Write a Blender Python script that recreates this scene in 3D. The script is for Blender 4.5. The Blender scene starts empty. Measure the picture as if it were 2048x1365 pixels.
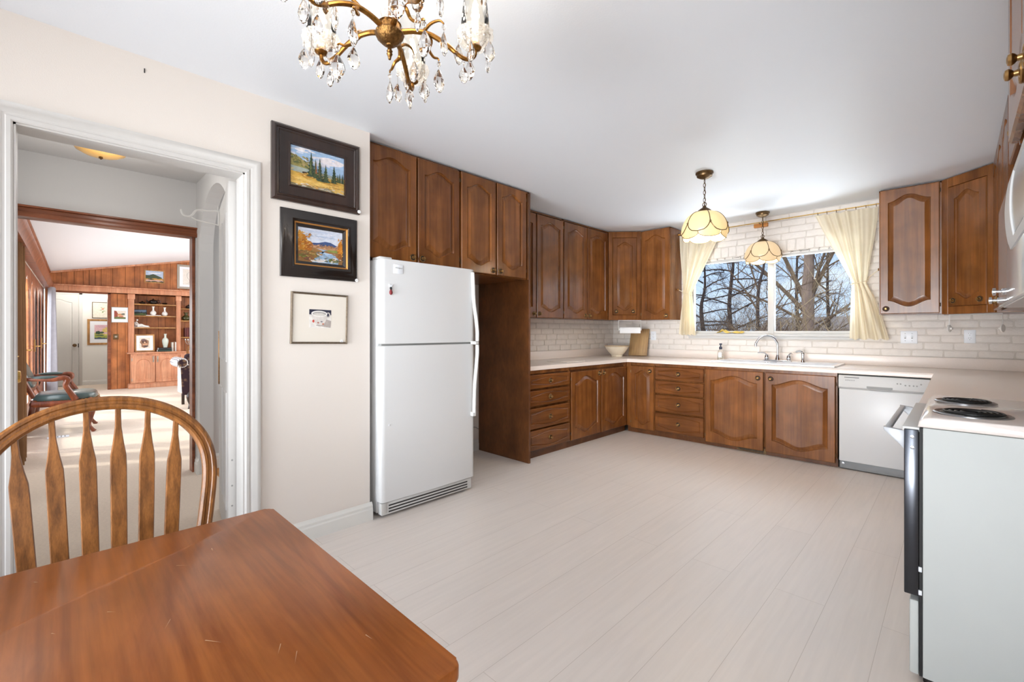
import bpy, bmesh, math, random
from mathutils import Vector, Matrix
R = math.radians
PI = math.pi
random.seed(11)
SC = bpy.context.scene
COL = SC.collection

# ------------------------------------------------------------------ camera, sky, sun, exposure
cam_d = bpy.data.cameras.new('camera')
cam_d.sensor_width = 36.0
cam_d.lens = 903.0 / 2048.0 * 36.0
cam_d.shift_y = -20.0 / 2048.0
cam_d.clip_start = 0.05
cam = bpy.data.objects.new('camera', cam_d)
COL.objects.link(cam)
cam.location = (0, 0, 1.22)
cam.rotation_euler = (R(90), 0, R(44.617))
SC.camera = cam

SC.view_settings.view_transform = 'Standard'
SC.view_settings.look = 'None'
SC.view_settings.gamma = 1.0
SC.view_settings.use_curve_mapping = False
SC.view_settings.exposure = 0.6

world = bpy.data.worlds.new('sky')
SC.world = world
world.use_nodes = True
nt = world.node_tree
nt.nodes.clear()
wo = nt.nodes.new('ShaderNodeOutputWorld')
bg = nt.nodes.new('ShaderNodeBackground')
tc = nt.nodes.new('ShaderNodeTexCoord')
sx = nt.nodes.new('ShaderNodeSeparateXYZ')
rmp = nt.nodes.new('ShaderNodeValToRGB')
nz = nt.nodes.new('ShaderNodeTexNoise')
cr = nt.nodes.new('ShaderNodeValToRGB')
mx = nt.nodes.new('ShaderNodeMixRGB')
mp = nt.nodes.new('ShaderNodeMapping')
nt.links.new(tc.outputs['Generated'], sx.inputs[0])
nt.links.new(sx.outputs['Z'], rmp.inputs[0])
e = rmp.color_ramp.elements
e[0].position = 0.0; e[0].color = (0.68, 0.80, 0.95, 1)
e[1].position = 0.45; e[1].color = (0.22, 0.42, 0.80, 1)
nt.links.new(tc.outputs['Generated'], mp.inputs[0])
mp.inputs['Scale'].default_value = (3, 3, 9)
nt.links.new(mp.outputs[0], nz.inputs['Vector'])
nz.inputs['Scale'].default_value = 1.6
nz.inputs['Detail'].default_value = 6
nt.links.new(nz.outputs['Fac'], cr.inputs[0])
cr.color_ramp.elements[0].position = 0.48
cr.color_ramp.elements[1].position = 0.68
nt.links.new(cr.outputs[0], mx.inputs[0])
nt.links.new(rmp.outputs[0], mx.inputs[1])
mx.inputs[2].default_value = (0.92, 0.95, 1.0, 1)
nt.links.new(mx.outputs[0], bg.inputs[0])
bg.inputs[1].default_value = 0.88
nt.links.new(bg.outputs[0], wo.inputs[0])

def lamp(name, kind, loc, rot=(0, 0, 0), power=100, color=(1, 1, 1), size=1.0, size_y=None, parent=None, spread=180):
    d = bpy.data.lights.new(name, kind)
    d.energy = power
    d.color = color
    if kind == 'AREA':
        d.shape = 'RECTANGLE'; d.size = size; d.size_y = size_y or size; d.spread = R(spread)
    elif kind == 'POINT':
        d.shadow_soft_size = size
    elif kind == 'SUN':
        d.angle = R(5.0)
    o = bpy.data.objects.new(name, d)
    COL.objects.link(o)
    o.location = loc
    o.rotation_euler = rot
    if parent: o.parent = parent
    return o

# afternoon sun over the garden, from the south-west
lamp('sun', 'SUN', (0, -6, 9), (R(48), 0, R(-28)), 1.5, (1.0, 0.93, 0.82))
# sink window and french door daylight; the other lamps are added, unseen fill
lamp('side_fill', 'AREA', (0.50, -1.45, 1.5), (R(90), 0, R(47)), 11.5, (0.95, 0.98, 1.0), 1.5, 1.2, spread=84)  # added fill behind the viewer, evens out the left side
lamp('south_fill', 'AREA', (-1.0, -2.62, 1.25), (R(91), 0, R(8)), 17, (0.95, 0.98, 1.0), 2.4, 2.2, spread=50)  # added narrow beam from behind the viewer to light the far kitchen
lamp('south_ceiling_fill', 'AREA', (-1.15, -2.9, 0.45), (R(103), 0, R(2)), 26, (0.90, 0.95, 1.0), 3.0, 1.0, spread=56)  # added lamp aimed up to brighten the ceiling
lamp('daylight_window', 'AREA', (-1.5, 6.5, 2.8), (R(-58), 0, 0), 60, (0.90, 0.95, 1.0), 2.6, 1.5)
lamp('window_ceiling_fill', 'AREA', (-1.5, 6.35, 0.62), (R(-124), 0, 0), 95, (0.92, 0.96, 1.0), 2.4, 0.9)  # added below the sill, aimed up to lift the far ceiling
lamp('daylight_french_doors', 'AREA', (-9.4, -1.1, 1.3), (R(90), 0, 0), 190, (0.96, 0.98, 1.0), 6.4, 2.3)
lamp('living_fill', 'AREA', (-8.6, 4.2, 1.5), (R(-90), 0, 0), 95, (0.96, 0.98, 1.0), 5.5, 2.0)  # added fill for the living room, the wall here has no opening
lamp('arch_passage_fill', 'AREA', (-4.15, 3.05, 1.5), (R(-90), 0, 0), 13, (0.98, 0.99, 1.0), 0.9, 1.8)  # added fill shining through the arch into the hall

# ------------------------------------------------------------------ material helpers
MATS = {}
def newmat(name):
    m = bpy.data.materials.new(name)
    m.use_nodes = True
    n = m.node_tree
    n.nodes.clear()
    o = n.nodes.new('ShaderNodeOutputMaterial')
    p = n.nodes.new('ShaderNodeBsdfPrincipled')
    n.links.new(p.outputs[0], o.inputs[0])
    MATS[name] = m
    return m, n, p, o

def srgb(r, g, b):
    f = lambda c: (c / 255 / 12.92) if c / 255 <= 0.04045 else ((c / 255 + 0.055) / 1.055) ** 2.4
    return (f(r), f(g), f(b), 1)

def plain(name, c, rough=0.5, metal=0.0, coat=0.0, noise=0.0, nscale=30, bump=0.0, bscale=80, emit=None, estr=0, spec=None):
    m, n, p, o = newmat(name)
    c = srgb(*c)
    p.inputs['Base Color'].default_value = c
    p.inputs['Roughness'].default_value = rough
    p.inputs['Metallic'].default_value = metal
    p.inputs['Coat Weight'].default_value = coat
    if spec is not None: p.inputs['Specular IOR Level'].default_value = spec
    if emit:
        p.inputs['Emission Color'].default_value = srgb(*emit)
        p.inputs['Emission Strength'].default_value = estr
    t = n.nodes.new('ShaderNodeTexCoord')
    if noise:
        z = n.nodes.new('ShaderNodeTexNoise'); z.inputs['Scale'].default_value = nscale; z.inputs['Detail'].default_value = 4
        n.links.new(t.outputs['Object'], z.inputs['Vector'])
        r = n.nodes.new('ShaderNodeValToRGB')
        r.color_ramp.elements[0].position = 0.3; r.color_ramp.elements[1].position = 0.7
        r.color_ramp.elements[0].color = tuple(x * (1 - noise) for x in c[:3]) + (1,)
        r.color_ramp.elements[1].color = tuple(min(1, x * (1 + noise * 0.6)) for x in c[:3]) + (1,)
        n.links.new(z.outputs['Fac'], r.inputs[0])
        n.links.new(r.outputs[0], p.inputs['Base Color'])
    if bump:
        z = n.nodes.new('ShaderNodeTexNoise'); z.inputs['Scale'].default_value = bscale; z.inputs['Detail'].default_value = 5
        n.links.new(t.outputs['Object'], z.inputs['Vector'])
        b = n.nodes.new('ShaderNodeBump'); b.inputs['Strength'].default_value = bump; b.inputs['Distance'].default_value = 0.01
        n.links.new(z.outputs['Fac'], b.inputs['Height'])
        n.links.new(b.outputs[0], p.inputs['Normal'])
    return m

def wood(name, dark, light, scale=(14, 14, 0.9), rough=0.32, coat=0.06, bump=0.05, blotch=0.35, spread=(0.32, 0.72), dist=0.8, spec=0.45):
    m, n, p, o = newmat(name)
    t = n.nodes.new('ShaderNodeTexCoord'); oi = n.nodes.new('ShaderNodeObjectInfo')
    mul = n.nodes.new('ShaderNodeVectorMath'); mul.operation = 'MULTIPLY_ADD'
    n.links.new(oi.outputs['Random'], mul.inputs[0]); mul.inputs[1].default_value = (13, 7, 5)
    n.links.new(t.outputs['Object'], mul.inputs[2])
    mp = n.nodes.new('ShaderNodeMapping'); mp.inputs['Scale'].default_value = scale
    n.links.new(mul.outputs[0], mp.inputs[0])
    a = n.nodes.new('ShaderNodeTexNoise'); a.inputs['Scale'].default_value = 1.0; a.inputs['Detail'].default_value = 7
    a.inputs['Roughness'].default_value = 0.62; a.inputs['Distortion'].default_value = dist
    n.links.new(mp.outputs[0], a.inputs['Vector'])
    r = n.nodes.new('ShaderNodeValToRGB')
    r.color_ramp.elements[0].position = spread[0]; r.color_ramp.elements[0].color = srgb(*dark)
    r.color_ramp.elements[1].position = spread[1]; r.color_ramp.elements[1].color = srgb(*light)
    n.links.new(a.outputs['Fac'], r.inputs[0])
    bl = n.nodes.new('ShaderNodeTexNoise'); bl.inputs['Scale'].default_value = 5.0; bl.inputs['Detail'].default_value = 3
    n.links.new(mul.outputs[0], bl.inputs['Vector'])
    mr = n.nodes.new('ShaderNodeMapRange'); mr.inputs['From Min'].default_value = 0.35; mr.inputs['From Max'].default_value = 0.65
    mr.inputs['To Min'].default_value = 1 - blotch; mr.inputs['To Max'].default_value = 1.06
    n.links.new(bl.outputs['Fac'], mr.inputs['Value'])
    mm = n.nodes.new('ShaderNodeMixRGB'); mm.blend_type = 'MULTIPLY'; mm.inputs[0].default_value = 1
    n.links.new(r.outputs[0], mm.inputs[1]); n.links.new(mr.outputs[0], mm.inputs[2])
    m3 = n.nodes.new('ShaderNodeMapping'); m3.inputs['Scale'].default_value = tuple(s_ * 9 if s_ > 2 else s_ * 2.5 for s_ in scale)
    n.links.new(mul.outputs[0], m3.inputs[0])
    g = n.nodes.new('ShaderNodeTexNoise'); g.inputs['Scale'].default_value = 1.0; g.inputs['Detail'].default_value = 3
    n.links.new(m3.outputs[0], g.inputs['Vector'])
    g2 = n.nodes.new('ShaderNodeMapRange'); g2.inputs['From Min'].default_value = 0.3; g2.inputs['From Max'].default_value = 0.6
    g2.inputs['To Min'].default_value = 0.80; g2.inputs['To Max'].default_value = 1.03
    n.links.new(g.outputs['Fac'], g2.inputs['Value'])
    m4 = n.nodes.new('ShaderNodeMixRGB'); m4.blend_type = 'MULTIPLY'; m4.inputs[0].default_value = 1
    n.links.new(mm.outputs[0], m4.inputs[1]); n.links.new(g2.outputs[0], m4.inputs[2])
    n.links.new(m4.outputs[0], p.inputs['Base Color'])
    p.inputs['Roughness'].default_value = rough
    p.inputs['Specular IOR Level'].default_value = spec
    p.inputs['Coat Weight'].default_value = coat
    p.inputs['Coat Roughness'].default_value = 0.22
    b = n.nodes.new('ShaderNodeBump'); b.inputs['Strength'].default_value = bump; b.inputs['Distance'].default_value = 0.004
    n.links.new(a.outputs['Fac'], b.inputs['Height']); n.links.new(b.outputs[0], p.inputs['Normal'])
    return m

def glass_thin(name, tint=(255, 255, 255), gloss=0.08, rough=0.02, ior=1.45):
    m, n, p, o = newmat(name)
    n.nodes.remove(p)
    tr = n.nodes.new('ShaderNodeBsdfTransparent'); tr.inputs[0].default_value = srgb(*tint)
    gl = n.nodes.new('ShaderNodeBsdfGlossy'); gl.inputs['Roughness'].default_value = rough
    fr = n.nodes.new('ShaderNodeFresnel'); fr.inputs[0].default_value = ior
    ad = n.nodes.new('ShaderNodeMath'); ad.operation = 'MAXIMUM'; ad.inputs[1].default_value = gloss
    n.links.new(fr.outputs[0], ad.inputs[0])
    mi = n.nodes.new('ShaderNodeMixShader')
    n.links.new(ad.outputs[0], mi.inputs[0]); n.links.new(tr.outputs[0], mi.inputs[1]); n.links.new(gl.outputs[0], mi.inputs[2])
    n.links.new(mi.outputs[0], o.inputs[0])
    return m

def fabric(name, c, trans=0.5, noise=0.12, stripes=None):
    m, n, p, o = newmat(name)
    n.nodes.remove(p)
    d = n.nodes.new('ShaderNodeBsdfDiffuse'); t = n.nodes.new('ShaderNodeBsdfTranslucent')
    mi = n.nodes.new('ShaderNodeMixShader'); mi.inputs[0].default_value = trans
    tcn = n.nodes.new('ShaderNodeTexCoord')
    z = n.nodes.new('ShaderNodeTexNoise'); z.inputs['Scale'].default_value = 14; z.inputs['Detail'].default_value = 4
    n.links.new(tcn.outputs['Object'], z.inputs['Vector'])
    r = n.nodes.new('ShaderNodeValToRGB'); c = srgb(*c)
    r.color_ramp.elements[0].position = 0.3; r.color_ramp.elements[1].position = 0.7
    r.color_ramp.elements[0].color = tuple(x * (1 - noise) for x in c[:3]) + (1,)
    r.color_ramp.elements[1].color = c
    n.links.new(z.outputs['Fac'], r.inputs[0])
    n.links.new(r.outputs[0], d.inputs[0]); n.links.new(r.outputs[0], t.inputs[0])
    n.links.new(d.outputs[0], mi.inputs[1]); n.links.new(t.outputs[0], mi.inputs[2])
    n.links.new(mi.outputs[0], o.inputs[0])
    return m

M = {}
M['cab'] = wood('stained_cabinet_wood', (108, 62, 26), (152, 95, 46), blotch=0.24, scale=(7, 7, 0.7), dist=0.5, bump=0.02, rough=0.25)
M['cab_h'] = wood('stained_drawer_wood', (100, 57, 24), (140, 85, 40), scale=(0.7, 8, 8), blotch=0.2, dist=0.5, bump=0.02, rough=0.25)
M['cab_dark'] = plain('dark_recess_brown', (34, 19, 11), 0.6)  # dark brown of knob rings and the backing behind plank gaps
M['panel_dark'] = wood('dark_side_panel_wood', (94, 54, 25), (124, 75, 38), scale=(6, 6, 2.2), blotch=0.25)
M['table'] = wood('table_top_wood', (150, 80, 28), (180, 106, 48), scale=(1.3, 10, 6), rough=0.3, coat=0.0, spec=0.22, blotch=0.14, dist=1.8, spread=(0.34, 0.62), bump=0.012)
M['oak'] = wood('oak_chair_wood', (98, 58, 22), (152, 98, 48), scale=(60, 55, 2.2), rough=0.36, coat=0.1, blotch=0.14, dist=0.25, spread=(0.34, 0.62))
M['panel'] = wood('wall_panelling_wood', (162, 94, 48), (204, 128, 74), scale=(10, 10, 0.8), rough=0.4, coat=0.1)
M['pine'] = wood('bookcase_wood', (190, 124, 90), (224, 166, 130), scale=(10, 10, 0.9), rough=0.45, coat=0.05, blotch=0.12)
M['trim_brown'] = wood('brown_trim_wood', (104, 54, 28), (164, 96, 62), scale=(8, 1, 8), rough=0.35, blotch=0.15)
M['chair_red'] = wood('carved_armchair_wood', (92, 42, 22), (150, 80, 48), scale=(12, 12, 3), rough=0.3, blotch=0.15)
M['board'] = wood('cutting_board_wood', (168, 130, 84), (206, 172, 124), scale=(12, 12, 1.5), rough=0.5, coat=0, blotch=0.08)
M['block'] = wood('raw_wood_block', (186, 118, 52), (216, 152, 84), scale=(2, 12, 12), rough=0.6, coat=0)
M['wall'] = plain('cream_wall_paint', (227, 220, 213), 0.75, bump=0.06, bscale=220)
M['ceil'] = plain('white_ceiling_paint', (235, 240, 246), 0.45, bump=0.05, bscale=120)
M['ceil_live'] = plain('living_ceiling_paint', (232, 232, 238), 0.8)
M['hallwall'] = plain('grey_hall_paint', (208, 207, 206), 0.75, bump=0.05, bscale=200)
M['whitewall'] = plain('white_passage_paint', (236, 235, 230), 0.75)
M['trim'] = plain('white_trim_paint', (206, 204, 201), 0.6, noise=0.015)
M['base'] = plain('baseboard_paint', (226, 226, 222), 0.4)
M['brick'] = plain('painted_brick', (231, 224, 217), 0.62, noise=0.04, nscale=18, bump=0.35, bscale=60)
M['mortar'] = plain('painted_mortar', (216, 208, 199), 0.8, bump=0.3, bscale=90)
M['counter'] = plain('beige_laminate', (240, 229, 221), 0.28, noise=0.03, nscale=160)
M['appl'] = plain('white_enamel', (215, 216, 217), 0.3, bump=0.03, bscale=600)
M['appl_edge'] = plain('white_plastic_trim', (208, 208, 207), 0.45)
M['grille'] = plain('grey_grille', (150, 150, 148), 0.5)
M['black'] = plain('black_gap', (14, 13, 13), 0.6)
M['dgrey'] = plain('grey_toe_panel', (136, 138, 140), 0.5)
M['range_white'] = plain('chipped_white_enamel', (190, 194, 192), 0.55, noise=0.02, nscale=6)
M['range_top'] = plain('cream_enamel_cooktop', (228, 218, 212), 0.14, coat=0.5)
M['chrome'] = plain('polished_chrome', (216, 218, 222), 0.12, 1.0)
M['chrome_dark'] = plain('dull_chrome_sheet', (78, 80, 85), 0.22, 1.0)
M['satin'] = plain('satin_steel', (180, 182, 186), 0.26, 1.0)
M['coil'] = plain('burner_coil', (34, 33, 33), 0.45, 0.4)
M['pan'] = plain('drip_pan_chrome', (150, 150, 152), 0.3, 1.0)
M['brass'] = plain('antique_brass', (150, 106, 52), 0.3, 1.0, noise=0.45, nscale=70)
M['brass_dark'] = plain('dark_antique_brass', (112, 90, 64), 0.4, 1.0, noise=0.3, nscale=80)
M['brass_lite'] = plain('bright_brass', (214, 176, 104), 0.2, 1.0)
M['knob'] = plain('aged_brass_knob', (158, 124, 78), 0.32, 1.0)
M['porc'] = plain('white_porcelain', (238, 238, 240), 0.12, coat=0.4)
M['plate'] = plain('white_outlet_plastic', (236, 240, 246), 0.35)
M['slot'] = plain('dark_slot', (46, 44, 44), 0.6)
M['cream_bowl'] = plain('cream_stoneware', (238, 226, 204), 0.35, noise=0.05, nscale=12)
M['bowl_in'] = plain('brown_bowl_rim', (196, 170, 132), 0.4)
M['paper'] = plain('white_paper', (240, 240, 240), 0.8)
M['wire'] = plain('white_coated_wire', (228, 226, 222), 0.4)
M['curtain'] = fabric('cream_curtain', (250, 240, 217), 0.42, 0.04)
M['curt_grey'] = fabric('grey_drape', (176, 174, 182), 0.25)
M['curt_brown'] = fabric('tan_drape', (122, 90, 64), 0.08)
M['yellowcloth'] = plain('yellow_patterned_cloth', (214, 184, 92), 0.85, noise=0.35, nscale=26)
M['glass'] = glass_thin('window_glass', (246, 250, 252), 0.0, 0.02, 1.12)
M['glass_flat'] = glass_thin('door_glass', (250, 252, 252), 0.04, 0.02, 1.001)
M['hubbrass'] = plain('chased_bronze', (128, 94, 54), 0.36, 1.0, noise=0.5, nscale=120, bump=0.3, bscale=150)
M['mwfront'] = plain('glossy_grey_enamel', (196, 198, 202), 0.14)
M['lampglass'] = glass_thin('etched_lamp_glass', (252, 250, 246), 0.06, 0.03, 1.3)
M['leather'] = plain('green_leather', (66, 82, 80), 0.3, coat=0.2, noise=0.12, nscale=8)
M['blackcer'] = plain('black_ceramic', (28, 24, 22), 0.18)
M['celadon'] = plain('celadon_glaze', (206, 214, 204), 0.2)
M['whitecer'] = plain('white_ceramic', (240, 238, 234), 0.3)
M['olive'] = plain('dark_green_glaze', (72, 70, 40), 0.15)
M['silver'] = plain('silver_plate', (206, 204, 200), 0.22, 1.0)
M['soil'] = plain('garden_ground', (150, 112, 88), 0.95, noise=0.3, nscale=0.6)
M['bark_pale'] = plain('pale_bark', (150, 126, 112), 0.85, noise=0.22, nscale=7)
M['bark_dark'] = plain('dark_bark', (74, 60, 56), 0.9, noise=0.2, nscale=6)
M['twig'] = plain('brown_twig', (110, 88, 70), 0.9)
M['twig_pale'] = plain('pale_twig', (164, 140, 108), 0.9)
M['roof'] = plain('house_roof_shingle', (168, 152, 140), 0.9, noise=0.12, nscale=3)
M['siding'] = plain('house_siding', (170, 160, 150), 0.8)
M['hedge'] = plain('dry_hedge', (134, 104, 84), 0.95, noise=0.35, nscale=2)
M['conifer'] = plain('conifer_needles', (64, 66, 60), 0.9, noise=0.3, nscale=4)
M['soap'] = glass_thin('soap_bottle_glass', (240, 240, 236), 0.06, 0.03)
M['navy'] = plain('navy_plastic', (36, 44, 66), 0.35)
M['framedk'] = wood('dark_frame_wood', (34, 20, 14), (58, 36, 26), rough=0.3, coat=0.4)
M['frameblk'] = plain('black_bronze_frame', (34, 28, 26), 0.24, 0.3, coat=0.4)
M['framegold'] = plain('gilt_frame_lip', (188, 132, 70), 0.35, 0.6)
M['framepew'] = plain('pewter_frame', (112, 98, 82), 0.45, 0.5, noise=0.3, nscale=120)
M['matte_mat'] = plain('cream_picture_mat', (226, 219, 208), 0.6)
M['gold2'] = wood('golden_frame_wood', (168, 116, 62), (206, 156, 96), rough=0.4)
M['silverframe'] = plain('silver_frame', (168, 160, 148), 0.4, 0.5)

def opal(name, c, e, s):
    m, n, p, o = newmat(name)
    p.inputs['Base Color'].default_value = srgb(*c)
    p.inputs['Roughness'].default_value = 0.25
    p.inputs['Emission Color'].default_value = srgb(*e)
    p.inputs['Emission Strength'].default_value = s
    t = n.nodes.new('ShaderNodeTexCoord'); z = n.nodes.new('ShaderNodeTexNoise'); z.inputs['Scale'].default_value = 22
    mpn = n.nodes.new('ShaderNodeMapping'); mpn.inputs['Scale'].default_value = (1, 1, 0.25)
    n.links.new(t.outputs['Object'], mpn.inputs[0]); n.links.new(mpn.outputs[0], z.inputs['Vector'])
    r = n.nodes.new('ShaderNodeMapRange'); r.inputs['To Min'].default_value = s * 0.88; r.inputs['To Max'].default_value = s * 1.12
    n.links.new(z.outputs['Fac'], r.inputs['Value']); n.links.new(r.outputs[0], p.inputs['Emission Strength'])
    return m
M['opal'] = opal('cream_opal_glass', (200, 180, 140), (255, 218, 150), 0.42)
M['opal2'] = opal('dim_opal_glass', (200, 176, 140), (255, 218, 170), 0.30)  # weaker glow put into the shade of the dimmer pendant

def emis(name, c, s):
    m, n, p, o = newmat(name)
    n.nodes.remove(p)
    em = n.nodes.new('ShaderNodeEmission'); em.inputs[0].default_value = srgb(*c); em.inputs[1].default_value = s
    tr = n.nodes.new('ShaderNodeBsdfTransparent')
    ad = n.nodes.new('ShaderNodeAddShader')
    n.links.new(em.outputs[0], ad.inputs[0]); n.links.new(tr.outputs[0], ad.inputs[1]); n.links.new(ad.outputs[0], o.inputs[0])
    return m
M['bulb'] = emis('glowing_bulb', (255, 224, 170), 3.5)

m, n, p, o = newmat('pressed_glass')
n.nodes.remove(p)
tr = n.nodes.new('ShaderNodeBsdfTransparent'); tr.inputs[0].default_value = (1, 0.99, 0.97, 1)
gl = n.nodes.new('ShaderNodeBsdfGlossy'); gl.inputs['Roughness'].default_value = 0.08
df = n.nodes.new('ShaderNodeBsdfTranslucent'); df.inputs[0].default_value = (1, 0.97, 0.92, 1)
d2 = n.nodes.new('ShaderNodeBsdfDiffuse'); d2.inputs[0].default_value = (0.95, 0.92, 0.87, 1)
ma = n.nodes.new('ShaderNodeMixShader'); mb = n.nodes.new('ShaderNodeMixShader'); mc = n.nodes.new('ShaderNodeMixShader')
ma.inputs[0].default_value = 0.5; mb.inputs[0].default_value = 0.16; mc.inputs[0].default_value = 0.22
n.links.new(df.outputs[0], ma.inputs[1]); n.links.new(d2.outputs[0], ma.inputs[2])
n.links.new(tr.outputs[0], mb.inputs[1]); n.links.new(ma.outputs[0], mb.inputs[2])
n.links.new(mb.outputs[0], mc.inputs[1]); n.links.new(gl.outputs[0], mc.inputs[2])
tcx = n.nodes.new('ShaderNodeTexCoord'); vo = n.nodes.new('ShaderNodeTexVoronoi'); vo.inputs['Scale'].default_value = 95
bu = n.nodes.new('ShaderNodeBump'); bu.inputs['Strength'].default_value = 0.9; bu.inputs['Distance'].default_value = 0.004
n.links.new(tcx.outputs['Object'], vo.inputs['Vector']); n.links.new(vo.outputs['Distance'], bu.inputs['Height']); n.links.new(bu.outputs[0], gl.inputs['Normal']); n.links.new(bu.outputs[0], d2.inputs['Normal'])
n.links.new(mc.outputs[0], o.inputs[0])
M['pressed'] = m

m, n, p, o = newmat('cut_crystal')
p.inputs['Base Color'].default_value = (1, 0.98, 0.95, 1)
p.inputs['Roughness'].default_value = 0.02
p.inputs['IOR'].default_value = 1.5
p.inputs['Transmission Weight'].default_value = 1.0
M['crystal'] = m

# whitewashed plank floor: boards run away from the viewer along the room
m, n, p, o = newmat('whitewashed_planks')
t = n.nodes.new('ShaderNodeTexCoord'); mpn = n.nodes.new('ShaderNodeMapping')
mpn.inputs['Rotation'].default_value = (0, 0, R(90))
mpn.inputs['Location'].default_value = (0.3, 0.025, 0)
n.links.new(t.outputs['Object'], mpn.inputs[0])
br = n.nodes.new('ShaderNodeTexBrick')
br.offset = 0.37
br.inputs['Scale'].default_value = 1.0
br.inputs['Brick Width'].default_value = 2.1
br.inputs['Row Height'].default_value = 0.197
br.inputs['Mortar Size'].default_value = 0.0011
br.inputs['Mortar Smooth'].default_value = 0.3
br.inputs['Bias'].default_value = 0.0
br.inputs['Color1'].default_value = srgb(228, 220, 214)
br.inputs['Color2'].default_value = srgb(225, 217, 211)
br.inputs['Mortar'].default_value = srgb(196, 186, 178)
n.links.new(mpn.outputs[0], br.inputs['Vector'])
m2 = n.nodes.new('ShaderNodeMapping'); m2.inputs['Scale'].default_value = (30, 1.6, 1)
n.links.new(t.outputs['Object'], m2.inputs[0])
z = n.nodes.new('ShaderNodeTexNoise'); z.inputs['Scale'].default_value = 1.5; z.inputs['Detail'].default_value = 6; z.inputs['Distortion'].default_value = 0.6
n.links.new(m2.outputs[0], z.inputs['Vector'])
mr = n.nodes.new('ShaderNodeMapRange'); mr.inputs['From Min'].default_value = 0.3; mr.inputs['From Max'].default_value = 0.7
mr.inputs['To Min'].default_value = 0.955; mr.inputs['To Max'].default_value = 1.02
n.links.new(z.outputs['Fac'], mr.inputs['Value'])
mm = n.nodes.new('ShaderNodeMixRGB'); mm.blend_type = 'MULTIPLY'; mm.inputs[0].default_value = 1
n.links.new(br.outputs['Color'], mm.inputs[1]); n.links.new(mr.outputs[0], mm.inputs[2]); n.links.new(mm.outputs[0], p.inputs['Base Color'])
p.inputs['Roughness'].default_value = 0.42
M['floor'] = m
# pale carpet
M['carpet'] = plain('pale_carpet', (228, 212, 195), 0.95, noise=0.06, nscale=60, bump=0.5, bscale=260)

# striped upholstery
m, n, p, o = newmat('striped_fabric')
t = n.nodes.new('ShaderNodeTexCoord'); w = n.nodes.new('ShaderNodeTexWave'); w.wave_type = 'BANDS'; w.bands_direction = 'Y'
w.inputs['Scale'].default_value = 14
n.links.new(t.outputs['Object'], w.inputs['Vector'])
r = n.nodes.new('ShaderNodeValToRGB'); r.color_ramp.interpolation = 'CONSTANT'
r.color_ramp.elements[0].position = 0.0; r.color_ramp.elements[0].color = srgb(226, 220, 214)
r.color_ramp.elements[1].position = 0.72; r.color_ramp.elements[1].color = srgb(120, 116, 130)
n.links.new(w.outputs['Fac'], r.inputs[0]); n.links.new(r.outputs[0], p.inputs['Base Color']); p.inputs['Roughness'].default_value = 0.9
M['stripe'] = m
# dark patterned fabric
m, n, p, o = newmat('dark_medallion_fabric')
t = n.nodes.new('ShaderNodeTexCoord'); w = n.nodes.new('ShaderNodeTexVoronoi'); w.inputs['Scale'].default_value = 16
n.links.new(t.outputs['Object'], w.inputs['Vector'])
r = n.nodes.new('ShaderNodeValToRGB')
r.color_ramp.elements[0].position = 0.2; r.color_ramp.elements[0].color = srgb(120, 92, 70)
r.color_ramp.elements[1].position = 0.5; r.color_ramp.elements[1].color = srgb(46, 24, 34)
n.links.new(w.outputs['Distance'], r.inputs[0]); n.links.new(r.outputs[0], p.inputs['Base Color']); p.inputs['Roughness'].default_value = 0.9
M['medallion'] = m
PC = {}
def paint(r, g, b):
    k = (r, g, b)
    if k not in PC:
        PC[k] = plain('paint_%d_%d_%d' % k, k, 0.6, noise=0.14, nscale=55)
    return PC[k]

# ------------------------------------------------------------------ geometry helpers
def bmn(): return bmesh.new()

def box(bm, x0, x1, y0, y1, z0, z1, bev=0.0, seg=2, mi=0):
    if x0 > x1: x0, x1 = x1, x0
    if y0 > y1: y0, y1 = y1, y0
    if z0 > z1: z0, z1 = z1, z0
    v = [bm.verts.new(c) for c in ((x0, y0, z0), (x1, y0, z0), (x1, y1, z0), (x0, y1, z0), (x0, y0, z1), (x1, y0, z1), (x1, y1, z1), (x0, y1, z1))]
    fs = [bm.faces.new([v[i] for i in q]) for q in ((0, 3, 2, 1), (4, 5, 6, 7), (0, 1, 5, 4), (1, 2, 6, 5), (2, 3, 7, 6), (3, 0, 4, 7))]
    for f in fs: f.material_index = mi
    if bev:
        es = set(e for f in fs for e in f.edges)
        r = bmesh.ops.bevel(bm, geom=list(es), offset=bev, segments=seg, affect='EDGES', profile=0.5)
        for f in r['faces']: f.material_index = mi
    return bm

def lathe(bm, prof, c=(0, 0, 0), n=20, axis='Z', caps=True, mi=0, flute=None):
    rings = []
    for r, z in prof:
        ring = []
        for k in range(n):
            a = 2 * PI * k / n
            rr = r * (flute(a, z) if flute else 1)
            p = (rr * math.cos(a), rr * math.sin(a), z)
            if axis == 'X': p = (p[2], p[0], p[1])
            elif axis == 'Y': p = (p[1], p[2], p[0])
            ring.append(bm.verts.new((c[0] + p[0], c[1] + p[1], c[2] + p[2])))
        rings.append(ring)
    for a, b in zip(rings, rings[1:]):
        for k in range(n):
            f = bm.faces.new((a[k], a[(k + 1) % n], b[(k + 1) % n], b[k])); f.material_index = mi
    if caps:
        if prof[0][0] > 1e-5:
            f = bm.faces.new(list(reversed(rings[0]))); f.material_index = mi
        if prof[-1][0] > 1e-5:
            f = bm.faces.new(rings[-1]); f.material_index = mi
    return bm

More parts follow.
